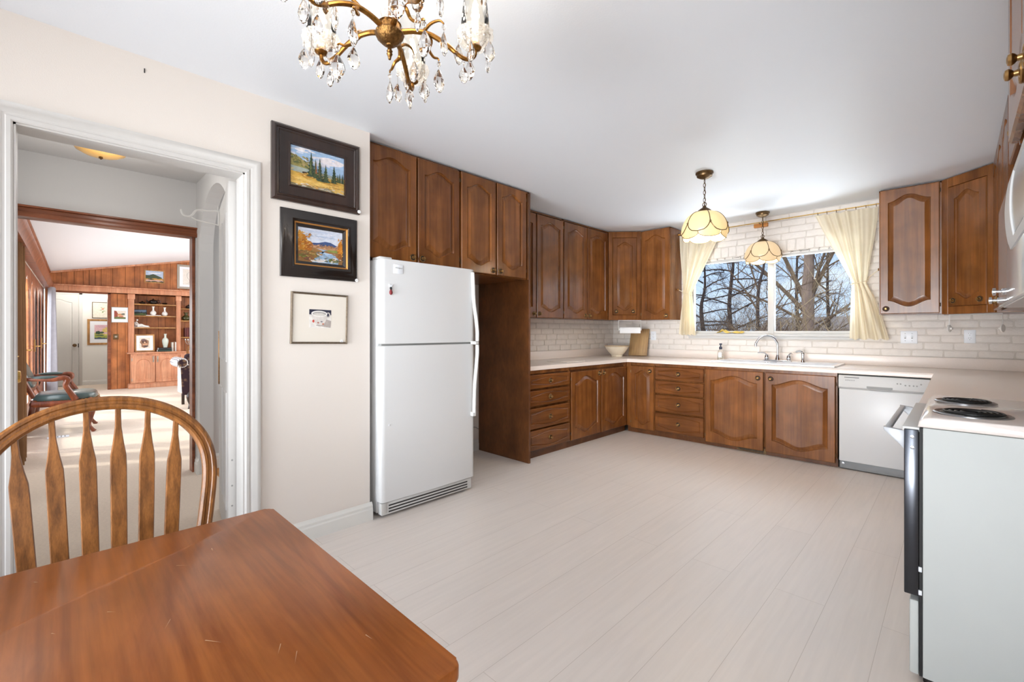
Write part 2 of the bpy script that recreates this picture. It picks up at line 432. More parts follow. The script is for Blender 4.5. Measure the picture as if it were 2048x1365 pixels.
def tube(bm, pts, rad, n=8, caps=True, mi=0, flat=None):
    P = [Vector(p) for p in pts]
    if not isinstance(rad, (list, tuple)): rad = [rad] * len(P)
    T = []
    for i in range(len(P)):
        d = (P[min(i + 1, len(P) - 1)] - P[max(i - 1, 0)])
        T.append(d.normalized() if d.length > 1e-9 else Vector((0, 0, 1)))
    ref = Vector((0, 0, 1)) if abs(T[0].z) < 0.9 else Vector((1, 0, 0))
    N = (ref - T[0] * ref.dot(T[0])).normalized()
    rings = []
    for i, p in enumerate(P):
        N = N - T[i] * N.dot(T[i])
        N = N.normalized() if N.length > 1e-6 else T[i].orthogonal().normalized()
        Bv = T[i].cross(N)
        ring = []
        for k in range(n):
            a = 2 * PI * k / n
            s = flat if flat else (1, 1)
            ring.append(bm.verts.new(p + (N * math.cos(a) * s[0] + Bv * math.sin(a) * s[1]) * rad[i]))
        rings.append(ring)
    for a, b in zip(rings, rings[1:]):
        for k in range(n):
            f = bm.faces.new((a[k], a[(k + 1) % n], b[(k + 1) % n], b[k])); f.material_index = mi
    if caps:
        bm.faces.new(list(reversed(rings[0]))).material_index = mi
        bm.faces.new(rings[-1]).material_index = mi
    return bm

def prism(bm, poly, d0, d1, axis='Y', mi=0, bev=0):
    # poly: 2-D outline; axis: direction of thickness. 'Y' -> (x, z) outline, 'Z' -> (x, y), 'X' -> (y, z)
    def at(p, d):
        return {'Y': (p[0], d, p[1]), 'Z': (p[0], p[1], d), 'X': (d, p[0], p[1])}[axis]
    a = [bm.verts.new(at(p, d0)) for p in poly]
    b = [bm.verts.new(at(p, d1)) for p in poly]
    n = len(poly)
    fs = [bm.faces.new(a), bm.faces.new(list(reversed(b)))]
    for k in range(n):
        fs.append(bm.faces.new((a[k], b[k], b[(k + 1) % n], a[(k + 1) % n])))
    for f in fs: f.material_index = mi
    if bev:
        es = set(e for f in fs[:2] for e in f.edges)
        bmesh.ops.bevel(bm, geom=list(es), offset=bev, segments=2, affect='EDGES', profile=0.5)
    return bm

def smooth_path(pts, k=6):
    P = [Vector(p) for p in pts]
    out = []
    for i in range(len(P) - 1):
        p0, p1, p2, p3 = P[max(i - 1, 0)], P[i], P[i + 1], P[min(i + 2, len(P) - 1)]
        for j in range(k):
            t = j / k
            out.append(0.5 * ((2 * p1) + (p2 - p0) * t + (2 * p0 - 5 * p1 + 4 * p2 - p3) * t * t + (3 * p1 - p0 - 3 * p2 + p3) * t ** 3))
    out.append(P[-1])
    return out

def lerp_list(v, n):
    out = []
    for i in range(n):
        t = i / (n - 1) * (len(v) - 1); k = min(int(t), len(v) - 2); f = t - k
        out.append(v[k] * (1 - f) + v[k + 1] * f)
    return out

def obj(name, bm, mat, parent=None, loc=None, rot=None, smooth=True, ang=34, label=None):
    bmesh.ops.recalc_face_normals(bm, faces=bm.faces[:])
    if smooth:
        for f in bm.faces: f.smooth = True
        lim = R(ang)
        for e in bm.edges:
            e.smooth = len(e.link_faces) == 2 and e.calc_face_angle(0) < lim
    me = bpy.data.meshes.new(name)
    bm.to_mesh(me); bm.free()
    for mt in (mat if isinstance(mat, (list, tuple)) else [mat]):
        me.materials.append(mt)
    o = bpy.data.objects.new(name, me)
    COL.objects.link(o)
    if parent: o.parent = parent
    if loc: o.location = loc
    if rot: o.rotation_euler = rot
    if label: o['label'] = label
    return o

def thing(name, label, cat, loc=(0, 0, 0), rz=0.0, group=None):
    o = bpy.data.objects.new(name, None)
    o.empty_display_size = 0.1
    COL.objects.link(o)
    o.location = loc
    o.rotation_euler = (0, 0, R(rz))
    o['label'] = label; o['category'] = cat
    if group: o['group'] = group
    return o

def tag(o, label, cat, group=None, kind=None):
    o['label'] = label; o['category'] = cat
    if group: o['group'] = group
    if kind: o['kind'] = kind
    return o

def struct(name, bm, mat, smooth=False, **k):
    o = obj(name, bm, mat, smooth=smooth, **k)
    o['kind'] = 'structure'
    return o

def dup(root, loc=None, rz=None, label=None, group=None):
    r = root.copy(); COL.objects.link(r)
    if loc is not None: r.location = loc
    if rz is not None: r.rotation_euler = (0, 0, R(rz))
    if label: r['label'] = label
    if group: r['group'] = group
    for ch in list(root.children):
        c = ch.copy(); COL.objects.link(c); c.parent = r
        for g in list(ch.children):
            d = g.copy(); COL.objects.link(d); d.parent = c
    return r

def text_mesh(name, s, size, mat, parent, loc, rot, depth=0.0006, shear=0.0):
    cu = bpy.data.curves.new(name, 'FONT')
    cu.body = s; cu.size = size; cu.extrude = depth; cu.shear = shear
    cu.align_x = 'CENTER'; cu.align_y = 'CENTER'
    to = bpy.data.objects.new(name + '_tmp', cu)
    COL.objects.link(to)
    bpy.context.view_layer.update()
    me = bpy.data.meshes.new_from_object(to.evaluated_get(bpy.context.evaluated_depsgraph_get()))
    bpy.data.objects.remove(to)
    me.materials.clear(); me.materials.append(mat)
    o = bpy.data.objects.new(name, me); COL.objects.link(o)
    o.parent = parent; o.location = loc; o.rotation_euler = rot
    return o

# ------------------------------------------------------------------ room shell
H = 2.5                       # kitchen and hall ceiling
XL, XW, XE = -3.5, -2.70, 0.52   # cabinet wall, doorway wall, right-hand wall
YA, YB, YS = 1.43, 5.60, -2.70   # start of the fridge alcove, window wall, wall behind the viewer

b = bmn()
box(b, XW - 0.06, XE + 0.1, YS, YB + 0.1, -0.1, 0); box(b, XL - 0.1, XW - 0.06, YA - 0.06, YB + 0.1, -0.1, 0)
fl = struct('floor', b, M['floor'])
b = bmn()
box(b, XW - 0.12, XE + 0.1, YS - 0.3, YB + 0.3, H, H + 0.12); box(b, XL - 0.1, XW - 0.12, YA - 0.06, YB + 0.3, H, H + 0.12)
struct('ceiling', b, M['ceil'])

# doorway wall: opening y -0.117..0.71, z 0..2.06
DY0, DY1, DZ = -0.117, 0.710, 2.060
b = bmn()
box(b, XW - 0.12, XW, YS, DY0, 0, H); box(b, XW - 0.12, XW, DY1, YA, 0, H); box(b, XW - 0.12, XW, DY0, DY1, DZ, H)
box(b, XL - 0.1, XW - 0.12, YA - 0.12, YA, 0, H)
struct('wall_left', b, M['wall'])
b = bmn()
box(b, XL - 0.1, XL, YA, YB + 0.2, 0, H)
struct('wall_alcove', b, M['wall'])
b = bmn(); box(b, XE, XE + 0.1, -0.7, YB + 0.2, 0, H); box(b, XE, XE + 0.1, YS, -2.2, 0, H); box(b, XE, XE + 0.1, -2.2, -0.7, 0, 0.9); box(b, XE, XE + 0.1, -2.2, -0.7, 2.1, H); struct('wall_right', b, M['wall'])
b = bmn()
box(b, XW - 0.12, -2.65, YS - 0.1, YS, 0, H); box(b, 0.35, XE + 0.1, YS - 0.1, YS, 0, H); box(b, -2.65, 0.35, YS - 0.1, YS, 2.4, H); box(b, -2.65, 0.35, YS - 0.1, YS, 0, 0.1)
struct('wall_behind', b, M['wall'])

# window wall with painted bricks as real relief
WX0, WX1, WZ0, WZ1 = -2.40, -0.69, 1.185, 2.09
b = bmn()
T0 = YB + 0.16
box(b, XL - 0.1, WX0, YB, T0, 0, H, mi=1); box(b, WX1, XE + 0.1, YB, T0, 0, H, mi=1)
box(b, WX0, WX1, YB, T0, 0, WZ0, mi=1); box(b, WX0, WX1, YB, T0, WZ1, H, mi=1)

def brick(bm, u0, u1, z0, z1, put, dep=0.010, j=0.0055):
    # one hand-laid brick: chamfered outline, jittered, standing proud of the mortar
    c = min(0.008, (u1 - u0) * 0.25)
    jj = lambda: random.uniform(-j, j)
    o8 = [(u0 + c, z0), (u1 - c, z0), (u1, z0 + c), (u1, z1 - c), (u1 - c, z1), (u0 + c, z1), (u0, z1 - c), (u0, z0 + c)]
    o8 = [(u + jj() * 0.7, z + jj() * 0.6) for u, z in o8]
    d = dep + random.uniform(-0.0025, 0.002)
    cu, cz = (u0 + u1) / 2, (z0 + z1) / 2
    ins = []
    for u, z in o8:
        ins.append((u + (0.005 if u < cu else -0.005), z + (0.005 if z < cz else -0.005)))
    a = [bm.verts.new(put(u, z, 0)) for u, z in o8]
    m_ = [bm.verts.new(put(u, z, d * 0.75)) for u, z in o8]
    f = [bm.verts.new(put(u, z, d)) for u, z in ins]
    for r0, r1 in ((a, m_), (m_, f)):
        for k in range(8):
            bm.faces.new((r0[k], r0[(k + 1) % 8], r1[(k + 1) % 8], r1[k])).material_index = 0
    bm.faces.new(f).material_index = 0

def courses(bm, u0, u1, z0, z1, put, skip=None, pitch=0.0665, length=0.214, mort=0.010, seed=0):
    k = 0
    z = z0
    while z + 0.03 < z1:
        zt = min(z + pitch - mort, z1)
        u = u0 - (length * 0.5 if k % 2 else 0) + random.uniform(-0.02, 0.02)
        while u < u1:
            L = length * random.choice((1, 1, 1, 1, 0.94, 1.05))
            a, e_ = max(u, u0), min(u + L - mort, u1)
            segs = [(a, e_)]
            if skip:
                sx0, sx1, sz0, sz1 = skip
                if zt > sz0 and z < sz1:
                    segs = [(a, min(e_, sx0)), (max(a, sx1), e_)]
            for p0, p1 in segs:
                if p1 - p0 > 0.025: brick(bm, p0, p1, z, zt, put)
            u += L
        z += pitch
        k += 1

putB = lambda u, z, d: (u, YB - d, z)
courses(b, XL, XE, 0.988, 1.42, putB, (WX0, WX1, WZ0 - 0.05, 3))
courses(b, -2.50, WX0, 1.42, WZ1, putB); courses(b, WX1, -0.42, 1.42, WZ1, putB)
u = -2.52
while u < -0.5:                                  # soldier course above the window
    if u + 0.075 < -0.46: brick(b, u, u + 0.075, WZ1 + 0.006, WZ1 + 0.118, putB)
    u += 0.086
courses(b, -2.52, -0.46, WZ1 + 0.128, H - 0.004, putB, pitch=0.0705, length=0.226)
struct('wall_back', b, [M['brick'], M['mortar']], smooth=True, ang=50)
b = bmn()
putL = lambda u, z, d: (XL + d, u, z)
courses(b, 3.08, YB, 0.988, 1.42, putL)
box(b, XL, XL + 0.002, 3.08, YB, 0.9, 1.45, mi=1)
struct('wall_backsplash', b, [M['brick'], M['mortar']], smooth=True, ang=50)

# baseboards
def baseboard(bm, p0, p1, nrm, h=0.115, t=0.016):
    d = Vector((p1[0] - p0[0], p1[1] - p0[1], 0)); L = d.length; d.normalize()
    prof = [(0, 0), (t, 0), (t, h * 0.62), (t * 0.75, h * 0.7), (t * 0.8, h * 0.82), (t * 0.35, h * 0.93), (0.002, h), (0, h)]
    A, Bq = [], []
    for q, z in prof:
        A.append(bm.verts.new((p0[0] + nrm[0] * q, p0[1] + nrm[1] * q, z)))
        Bq.append(bm.verts.new((p1[0] + nrm[0] * q, p1[1] + nrm[1] * q, z)))
    n = len(prof)
    bm.faces.new(A); bm.faces.new(list(reversed(Bq)))
    for k in range(n): bm.faces.new((A[k], A[(k + 1) % n], Bq[(k + 1) % n], Bq[k]))
b = bmn(); baseboard(b, (XW, 0.785), (XW, YA + 0.014), (1, 0)); baseboard(b, (XW + 0.0, YA), (XL, YA), (0, 1)); struct('baseboard_left', b, M['base'])
b = bmn(); baseboard(b, (XL, 1.45), (XL, 3.05), (1, 0)); struct('baseboard_alcove', b, M['base'])

# doorway casing (stepped moulding) and jambs
def casing(bm, y0, y1, zt, x, w=0.074, sgn=1):
    prof = [(0, 0.012), (0.006, 0.017), (0.018, 0.017), (0.022, 0.0145), (0.028, 0.0145), (0.034, 0.018), (0.050, 0.0185), (0.054, 0.0205), (0.066, 0.021), (w, 0.018), (w, 0.0), (0, 0.0)]
    loops = []
    for (yy, zz, dy, dz) in ((y0, 0, -1, 0), (y0, zt, -1, 1), (y1, zt, 1, 1), (y1, 0, 1, 0)):
        loops.append([bm.verts.new((x + sgn * t_, yy + dy * q, zz + dz * q)) for q, t_ in prof])
    n = len(prof)
    for a, c in zip(loops, loops[1:]):
        for k in range(n): bm.faces.new((a[k], a[(k + 1) % n], c[(k + 1) % n], c[k]))
    bm.faces.new(loops[0]); bm.faces.new(loops[-1])
b = bmn(); casing(b, DY0, DY1, DZ, XW)
casing(b, DY0, DY1, DZ, XW - 0.12, sgn=-1)
box(b, XW - 0.12, XW + 0.005, DY0 - 0.004, DY0 + 0.008, 0, DZ); box(b, XW - 0.12, XW + 0.005, DY1 - 0.008, DY1 + 0.004, 0, DZ); box(b, XW - 0.12, XW + 0.005, DY0, DY1, DZ - 0.008, DZ + 0.004)
struct('trim_1', b, M['trim'], smooth=True, ang=30)

# the window: white frame, mullion, panes and sill
b = bmn()
FY0, FY1 = YB + 0.03, YB + 0.10
box(b, WX0, WX0 + 0.045, FY0, FY1, WZ0, WZ1, 0.004); box(b, WX1 - 0.045, WX1, FY0, FY1, WZ0, WZ1, 0.004)
box(b, WX0, WX1, FY0, FY1, WZ0, WZ0 + 0.035, 0.004); box(b, WX0, WX1, FY0, FY1, WZ1 - 0.045, WZ1, 0.004)
box(b, -1.515, -1.455, FY0 - 0.01, FY1, WZ0, WZ1, 0.004)
win = struct('window_1', b, M['trim'], smooth=True)
b = bmn(); box(b, WX0 + 0.04, -1.51, FY0 + 0.03, FY0 + 0.034, WZ0 + 0.03, WZ1 - 0.04); obj('pane', b, M['glass'], win)
b = bmn(); box(b, -1.46, WX1 - 0.04, FY0 + 0.03, FY0 + 0.034, WZ0 + 0.03, WZ1 - 0.04); obj('pane', b, M['glass'], win)
b = bmn()
box(b, WX0 - 0.02, WX1 + 0.02, YB - 0.045, FY0 + 0.02, WZ0 - 0.026, WZ0 + 0.002, 0.005); box(b, WX0, WX1, YB - 0.02, YB - 0.006, WZ0 - 0.055, WZ0 - 0.026, 0.003)
obj('window_sill', b, M['trim'], win)
b = bmn()
x = WX0
while x < WX1 - 0.02:                              # header bricks' painted undersides seen above the glass
    brick(b, x, min(x + 0.079, WX1), WZ1 - 0.022, WZ1 + 0.002, lambda u, z, d: (u, YB + 0.02 - d * 2, z)); x += 0.086
obj('window_head', b, M['brick'], win, smooth=True, ang=50)

# ------------------------------------------------------------------ cabinet parts
def knob(parent, x, z, y):
    b = bmn()
    lathe(b, [(0.0, 0), (0.024, 0), (0.0248, 0.003), (0.0228, 0.006), (0.0205, 0.005), (0.0195, 0.002)], n=20, caps=False)
    lathe(b, [(0.0196, 0.0022), (0.012, 0.0026)], n=20, caps=False, mi=1)
    lathe(b, [(0.0122, 0.0026), (0.0115, 0.005), (0.007, 0.007), (0.006, 0.014), (0.0105, 0.018), (0.0125, 0.022), (0.0105, 0.027), (0.006, 0.0285), (0.0055, 0.0275), (0.0, 0.0275)], n=20, caps=False)
    o = obj('knob', b, [M['knob'], M['cab_dark']], parent, (x, y, z), (R(90), 0, 0))
    return o

def hinge(parent, x, z, y):
    b = bmn()
    lathe(b, [(0.0, -0.016), (0.0045, -0.015), (0.0045, 0.015), (0.0, 0.016)], n=8)
    return obj('hinge', b, M['brass_dark'], parent, (x, y, z))

def arch(s): return 0.5 - 0.5 * math.cos(2 * PI * s)

def panel_front(w, h, t=0.02, mx=0.055, mz=0.06, amp=0.05, ins=0.038, n=18, pw=1.0, gd=0.0125):
    # slab with an arched raised panel; front faces -y, lower left corner at the origin
    bm = bmn()
    def rect(d, y):
        lo = [bm.verts.new((d + (w - 2 * d) * k / n, y, d)) for k in range(n + 1)]
        hi = [bm.verts.new((d + (w - 2 * d) * k / n, y, h - d)) for k in range(n, -1, -1)]
        return lo + hi
    def outl(d, y):
        x0, x1 = mx + d, w - mx - d
        lo, hi = [], []
        for k in range(n + 1):
            s = k / n; a = amp * arch(s) ** pw
            lo.append((x0 + (x1 - x0) * s, mz + amp + d - a))
            hi.append((x0 + (x1 - x0) * s, h - mz - amp - d + a))
        return [bm.verts.new((x, y, z)) for x, z in lo] + [bm.verts.new((x, y, z)) for x, z in reversed(hi)]
    L = [rect(0, 0), rect(0, -t + 0.006), rect(0.005, -t), outl(0, -t), outl(0.004, -t + gd * 0.8), outl(0.008, -t + gd), outl(ins, -t + 0.001), outl(ins + 0.002, -t + 0.0012)]
    m = 2 * (n + 1)
    for a, c in zip(L, L[1:]):
        for k in range(m): bm.faces.new((a[k], a[(k + 1) % m], c[(k + 1) % m], c[k]))
    for lp in (L[0], L[-1]):
        for k in range(n): bm.faces.new((lp[k], lp[k + 1], lp[m - 2 - k], lp[m - 1 - k]))
    return bm

def cab_door(parent, x, z, w, h, knobs=(), y=0.0, amp=None, mx=0.055, mz=0.06, hinges=None):
    amp = amp if amp is not None else min(0.05, w * 0.13)
    o = obj('door', panel_front(w, h, 0.02, mx, mz, amp), M['cab'], parent, (x, y, z), ang=26)
    for kx, kz in knobs: knob(o, kx, kz, -0.02)
    if hinges:
        hx = -0.004 if hinges == 'l' else w + 0.004
        for hz in (0.07, h - 0.07): hinge(o, hx, hz, -0.012)
    return o

def drawer(parent, x, z, w, h):
    o = obj('drawer', panel_front(w, h, 0.02, 0.035, 0.020, min(0.026, h * 0.17), 0.013, 18, 0.8, 0.006), M['cab_h'], parent, (x, 0, z), ang=26)
    knob(o, w / 2, h / 2, -0.02)
    return o

def carcass(parent, w, d, z0, z1, y=0.004, hollow=False):
    b = bmn()
    box(b, 0, w, 0.024, d, z0, z1, 0.001, 1); box(b, 0, 0.016, 0.001, 0.03, z0, z1); box(b, w - 0.016, w, 0.001, 0.03, z0, z1); box(b, 0, w, 0.001, 0.03, z1 - 0.012, z1)
    return obj('cabinet_body', b, M['cab'], parent)

# ---- cabinets over the fridge bay (left wall run, fronts face +x: turned 90 degrees)
def Lrun(name, label, y0, x, cat='cabinet', group=None): return thing(name, label, cat, (x, y0, 0), 90, group)
UG = 'upper cabinets'
fx = -2.80
c = Lrun('wall_cabinet', 'brown two-door wall cabinet hung over the white refrigerator at the doorway wall', 1.432, fx, group=UG)
carcass(c, 0.812, 0.68, 1.71, 2.49)
cab_door(c, 0.008, 1.712, 0.400, 0.765, [(0.365, 0.036)], hinges='l'); cab_door(c, 0.420, 1.712, 0.380, 0.765, [(0.036, 0.036)], hinges='r')
c = Lrun('wall_cabinet', 'brown two-door wall cabinet over the empty gap between refrigerator and tall side panel', 2.246, fx, group=UG)
carcass(c, 0.81, 0.68, 1.69, 2.49)
cab_door(c, 0.008, 1.695, 0.372, 0.785, [(0.338, 0.036)], hinges='l'); cab_door(c, 0.397, 1.695, 0.362, 0.785, [(0.034, 0.036)], hinges='r')
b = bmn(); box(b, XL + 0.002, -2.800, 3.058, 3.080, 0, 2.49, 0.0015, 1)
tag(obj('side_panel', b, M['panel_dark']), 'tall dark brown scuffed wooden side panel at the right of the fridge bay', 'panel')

# ---- left wall cabinets above the counter
fx = -3.19
c = Lrun('wall_cabinet', 'narrow brown two-door wall cabinet beside the tall side panel, over the left counter', 3.084, fx, group=UG)
carcass(c, 0.965, XL * -1 - 3.19 - 0.01, 1.36, 2.49)
cab_door(c, 0.03, 1.364, 0.465, 1.10, [(0.43, 0.04)], hinges='l'); cab_door(c, 0.512, 1.364, 0.445, 1.10, [(0.036, 0.04)], hinges='r')
c = Lrun('wall_cabinet', 'brown two-door wall cabinet on the left wall, next to the left corner cabinet', 4.056, fx, group=UG)
carcass(c, 0.93, -XL - 3.19 - 0.01, 1.36, 2.49)
cab_door(c, 0.006, 1.364, 0.440, 1.10, [(0.405, 0.04)], hinges='l'); cab_door(c, 0.458, 1.364, 0.440, 1.10, [(0.036, 0.04)], hinges='r')

# ---- diagonal corner wall cabinets
def corner_cab(label, p0, p1, wallpts, rz, z0=1.36, z1=2.49, tint=None):
    L = math.hypot(p1[0] - p0[0], p1[1] - p0[1])
    c = thing('corner_wall_cabinet', label, 'cabinet', (p0[0], p0[1], 0), rz, UG)
    a = R(rz); inv = lambda p: ((p[0] - p0[0]) * math.cos(a) + (p[1] - p0[1]) * math.sin(a), -(p[0] - p0[0]) * math.sin(a) + (p[1] - p0[1]) * math.cos(a))
    b = bmn(); prism(b, [(0, 0.004), (L, 0.004)] + [inv(q) for q in wallpts], z0, z1, 'Z')
    obj('cabinet_body', b, M['cab'], c, smooth=False)
    b = bmn(); w = 0.052
    box(b, 0, w, -0.016, 0.004, z0, z1, 0.002, 1); box(b, L - w, L, -0.016, 0.004, z0, z1, 0.002, 1)
    box(b, w, L - w, -0.016, 0.004, z1 - 0.075, z1, 0.002, 1); box(b, w, L - w, -0.016, 0.004, z0, z0 + 0.062, 0.002, 1)
    obj('face_frame', b, M['cab'], c)
    dw = L - 2 * w - 0.006; dh = z1 - z0 - 0.143
    cab_door(c, w + 0.003, z0 + 0.065, dw, dh, [(0.045, 0.045), (dw - 0.045, 0.045)], y=0.0, amp=0.05, mx=0.052, mz=0.055)
    return c
corner_cab('diagonal brown corner wall cabinet with two brass knobs, above the paper towel roll', (-3.19, 4.99), (-2.885, 5.27),
           [(-2.885, YB - 0.012), (XL + 0.012, YB - 0.012), (XL + 0.012, 4.99)], math.degrees(math.atan2(0.28, 0.305)))
corner_cab('diagonal brown corner wall cabinet with two brass knobs, right of the window', (-0.085, 5.27), (0.21, 4.99),
           [(XE - 0.004, 4.99), (XE - 0.004, YB - 0.012), (-0.085, YB - 0.012)], math.degrees(math.atan2(-0.28, 0.295)))

# ---- window wall cabinets
c = thing('wall_cabinet', 'single-door brown wall cabinet at the left of the window, beside the left curtain', 'cabinet', (-2.882, 5.27, 0), 0, UG)
carcass(c, 0.392, YB - 5.27 - 0.012, 1.36, 2.49)
cab_door(c, 0.012, 1.364, 0.376, 1.115, [(0.335, 0.045)], hinges='l', amp=0.055)
c = thing('wall_cabinet', 'single-door brown wall cabinet at the right of the window, above the light switches', 'cabinet', (-0.508, 5.27, 0), 0, UG)
carcass(c, 0.418, YB - 5.27 - 0.012, 1.37, 2.49)
cab_door(c, 0.008, 1.374, 0.392, 1.11, [(0.042, 0.045)], hinges='r', amp=0.055)

# ---- right wall cabinets (fronts face -x: turned -90 degrees)
def Rrun(label, y1, x, cat='cabinet'): return thing('wall_cabinet', label, cat, (x, y1, 0), -90, UG)
c = Rrun('tall brown wall cabinet on the right wall, beyond the white microwave', 4.985, 0.21)
carcass(c, 1.47, XE - 0.21 - 0.005, 1.37, 2.49)
cab_door(c, 0.02, 1.374, 0.45, 1.10, [(0.41, 0.045)], hinges='l'); cab_door(c, 0.488, 1.374, 0.47, 1.10, [(0.43, 0.045)], hinges='l'); cab_door(c, 0.975, 1.374, 0.47, 1.10, [(0.04, 0.045)], hinges='r')
c = Rrun('short brown wall cabinet on the right wall, above the microwave', 3.505, 0.21)
carcass(c, 1.48, XE - 0.21 - 0.005, 2.08, 2.49)
for k in range(3): cab_door(c, 0.012 + k * 0.49, 2.085, 0.475, 0.39, [(0.43, 0.04)], hinges='l', amp=0.045)
c = Rrun('nearest brown wall cabinet at the upper right edge, above the microwave', 1.86, 0.12)
carcass(c, 0.9, XE - 0.12 - 0.005, 1.73, 2.49)
cab_door(c, 0.008, 1.735, 0.435, 0.745, [(0.4, 0.04)], hinges='l'); cab_door(c, 0.452, 1.735, 0.435, 0.745, [(0.035, 0.04)], hinges='r')

# ------------------------------------------------------------------ base cabinets
CZ0, CZ1 = 0.845, 0.885
BG = 'base cabinets'
fx = -2.875
def base_unit(loc, rz, w, d, label, sink=False):
    c = thing('base_cabinet', label, 'cabinet', loc, rz, BG)
    b = bmn()
    box(b, 0, w, 0.024, d, 0.075, 0.64 if sink else CZ0 - 0.002, 0.001, 1)
    box(b, 0, w, 0.002, 0.03, 0.812, CZ0 - 0.002); box(b, 0, 0.006, 0.002, 0.03, 0.075, 0.82); box(b, w - 0.006, w, 0.002, 0.03, 0.075, 0.82)
    if sink: box(b, 0, w, 0.024, 0.04, 0.64, CZ0 - 0.002)
    obj('cabinet_body', b, M['cab'], c)
    b = bmn(); box(b, 0, w, 0.03, 0.05, 0.0, 0.075); obj('toe_board', b, M['panel_dark'], c)
    return c
c = base_unit((fx, 3.082, 0), 90, 0.682, 0.62, 'brown four-drawer base cabinet on the left wall, next to the tall side panel')
for z0, z1 in ((0.668, 0.800), (0.502, 0.650), (0.285, 0.480), (0.082, 0.270)): drawer(c, 0.03, z0, 0.640, z1 - z0)
c = base_unit((fx, 3.766, 0), 90, 1.148, 0.62, 'brown two-door base cabinet on the left wall, next to the inner corner')
cab_door(c, 0.012, 0.078, 0.540, 0.712, [(0.505, 0.67)], hinges='l', amp=0.07, mx=0.06, mz=0.05); cab_door(c, 0.570, 0.078, 0.530, 0.712, [(0.036, 0.67)], hinges='r', amp=0.07, mx=0.06, mz=0.05)
b = bmn(); box(b, 1.104, 1.148, -0.002, 0.03, 0.075, CZ0 - 0.002, 0.001, 1); obj('filler_stile', b, M['cab'], c)
by = 4.90
c = base_unit((-2.871, by, 0), 0, 0.368, 0.68, 'narrow one-door brown base cabinet at the inner corner, under the window wall counter')
b = bmn(); box(b, 0.0, 0.062, -0.002, 0.03, 0.075, CZ0 - 0.002, 0.001, 1); obj('filler_stile', b, M['cab'], c)
cab_door(c, 0.066, 0.06, 0.296, 0.745, [(0.248, 0.69)], hinges='l', amp=0.045, mx=0.05, mz=0.05)
c = base_unit((-2.501, by, 0), 0, 0.572, 0.68, 'brown four-drawer base cabinet left of the sink doors, under the soap bottle')
for z0, z1 in ((0.665, 0.808), (0.505, 0.650), (0.296, 0.490), (0.072, 0.282)): drawer(c, 0.008, z0, 0.556, z1 - z0)
c = base_unit((-1.927, by, 0), 0, 1.165, 0.68, 'brown two-door sink base cabinet beside the dishwasher', True)
cab_door(c, 0.010, 0.04, 0.560, 0.775, [(0.512, 0.715)], hinges='l', amp=0.06, mx=0.055, mz=0.055); cab_door(c, 0.590, 0.04, 0.562, 0.775, [(0.046, 0.715)], hinges='r', amp=0.06, mx=0.055, mz=0.055)
# floor-level heat register in the toe board under the sink doors
b = bmn(); box(b, 0, 0.275, -0.006, 0.0, 0, 0.055, 0.002, 1)
v = thing('toe_register', 'small bronze heating register in the toe board under the sink doors', 'vent', (-1.615, 4.93, 0.004), 0)
obj('frame', b, M['brass_dark'], v)
b = bmn(); box(b, 0.022, 0.253, -0.0075, -0.005, 0.008, 0.046); obj('opening', b, M['black'], v)
for k in range(17):
    b = bmn(); x = 0.03 + k * 0.0135
    box(b, x, x + 0.004, -0.011, -0.006, 0.008, 0.046); obj('fin', b, M['brass_dark'], v)
# right-hand base cabinet between dishwasher corner and range
c = base_unit((-0.105, 4.87, 0), -90, 2.03, 0.62, 'brown base cabinet on the right wall, between dishwasher and range')
for k in range(4): cab_door(c, 0.03 + k * 0.5, 0.078, 0.48, 0.74, [(0.44, 0.69)], amp=0.06)

SINK = (-1.855, -0.825, 4.985, 5.40)
def cut_box(o, r):
    bb = bmn(); box(bb, r[0], r[1], r[2], r[3], 0.7, 1.0)
    k = obj('cutter', bb, M['counter'], smooth=False)
    md = o.modifiers.new('cut', 'BOOLEAN'); md.object = k; md.operation = 'DIFFERENCE'
    bpy.context.view_layer.update()
    me = bpy.data.meshes.new_from_object(o.evaluated_get(bpy.context.evaluated_depsgraph_get()))
    o.modifiers.clear(); o.data = me
    bpy.data.objects.remove(k)
    return o
# ------------------------------------------------------------------ countertop with backsplash strip
b = bmn()
inner = [(XL + 0.003, 3.083), (-2.85, 3.083), (-2.85, 4.878), (-0.13, 4.878), (-0.13, 2.836), (XE - 0.003, 2.836), (XE - 0.003, YB - 0.003), (XL + 0.003, YB - 0.003)]
prism(b, inner, CZ0, CZ1, 'Z', bev=0.004)
ct = cut_box(obj('countertop', b, M['counter'], ang=50), SINK)
tag(ct, 'pale beige laminate countertop running in a U along three walls', 'countertop')
b = bmn()
box(b, XL + 0.003, XL + 0.026, 3.085, YB - 0.026, CZ1, 0.982, 0.003); box(b, XL + 0.003, XE - 0.026, YB - 0.026, YB - 0.003, CZ1, 0.982, 0.003); box(b, XE - 0.026, XE - 0.003, 2.84, YB - 0.003, CZ1, 0.982, 0.003)
box(b, XL + 0.027, -2.86, 3.084, 3.096, CZ1, 0.905, 0.002)
obj('backsplash_strip', b, M['counter'], ct)

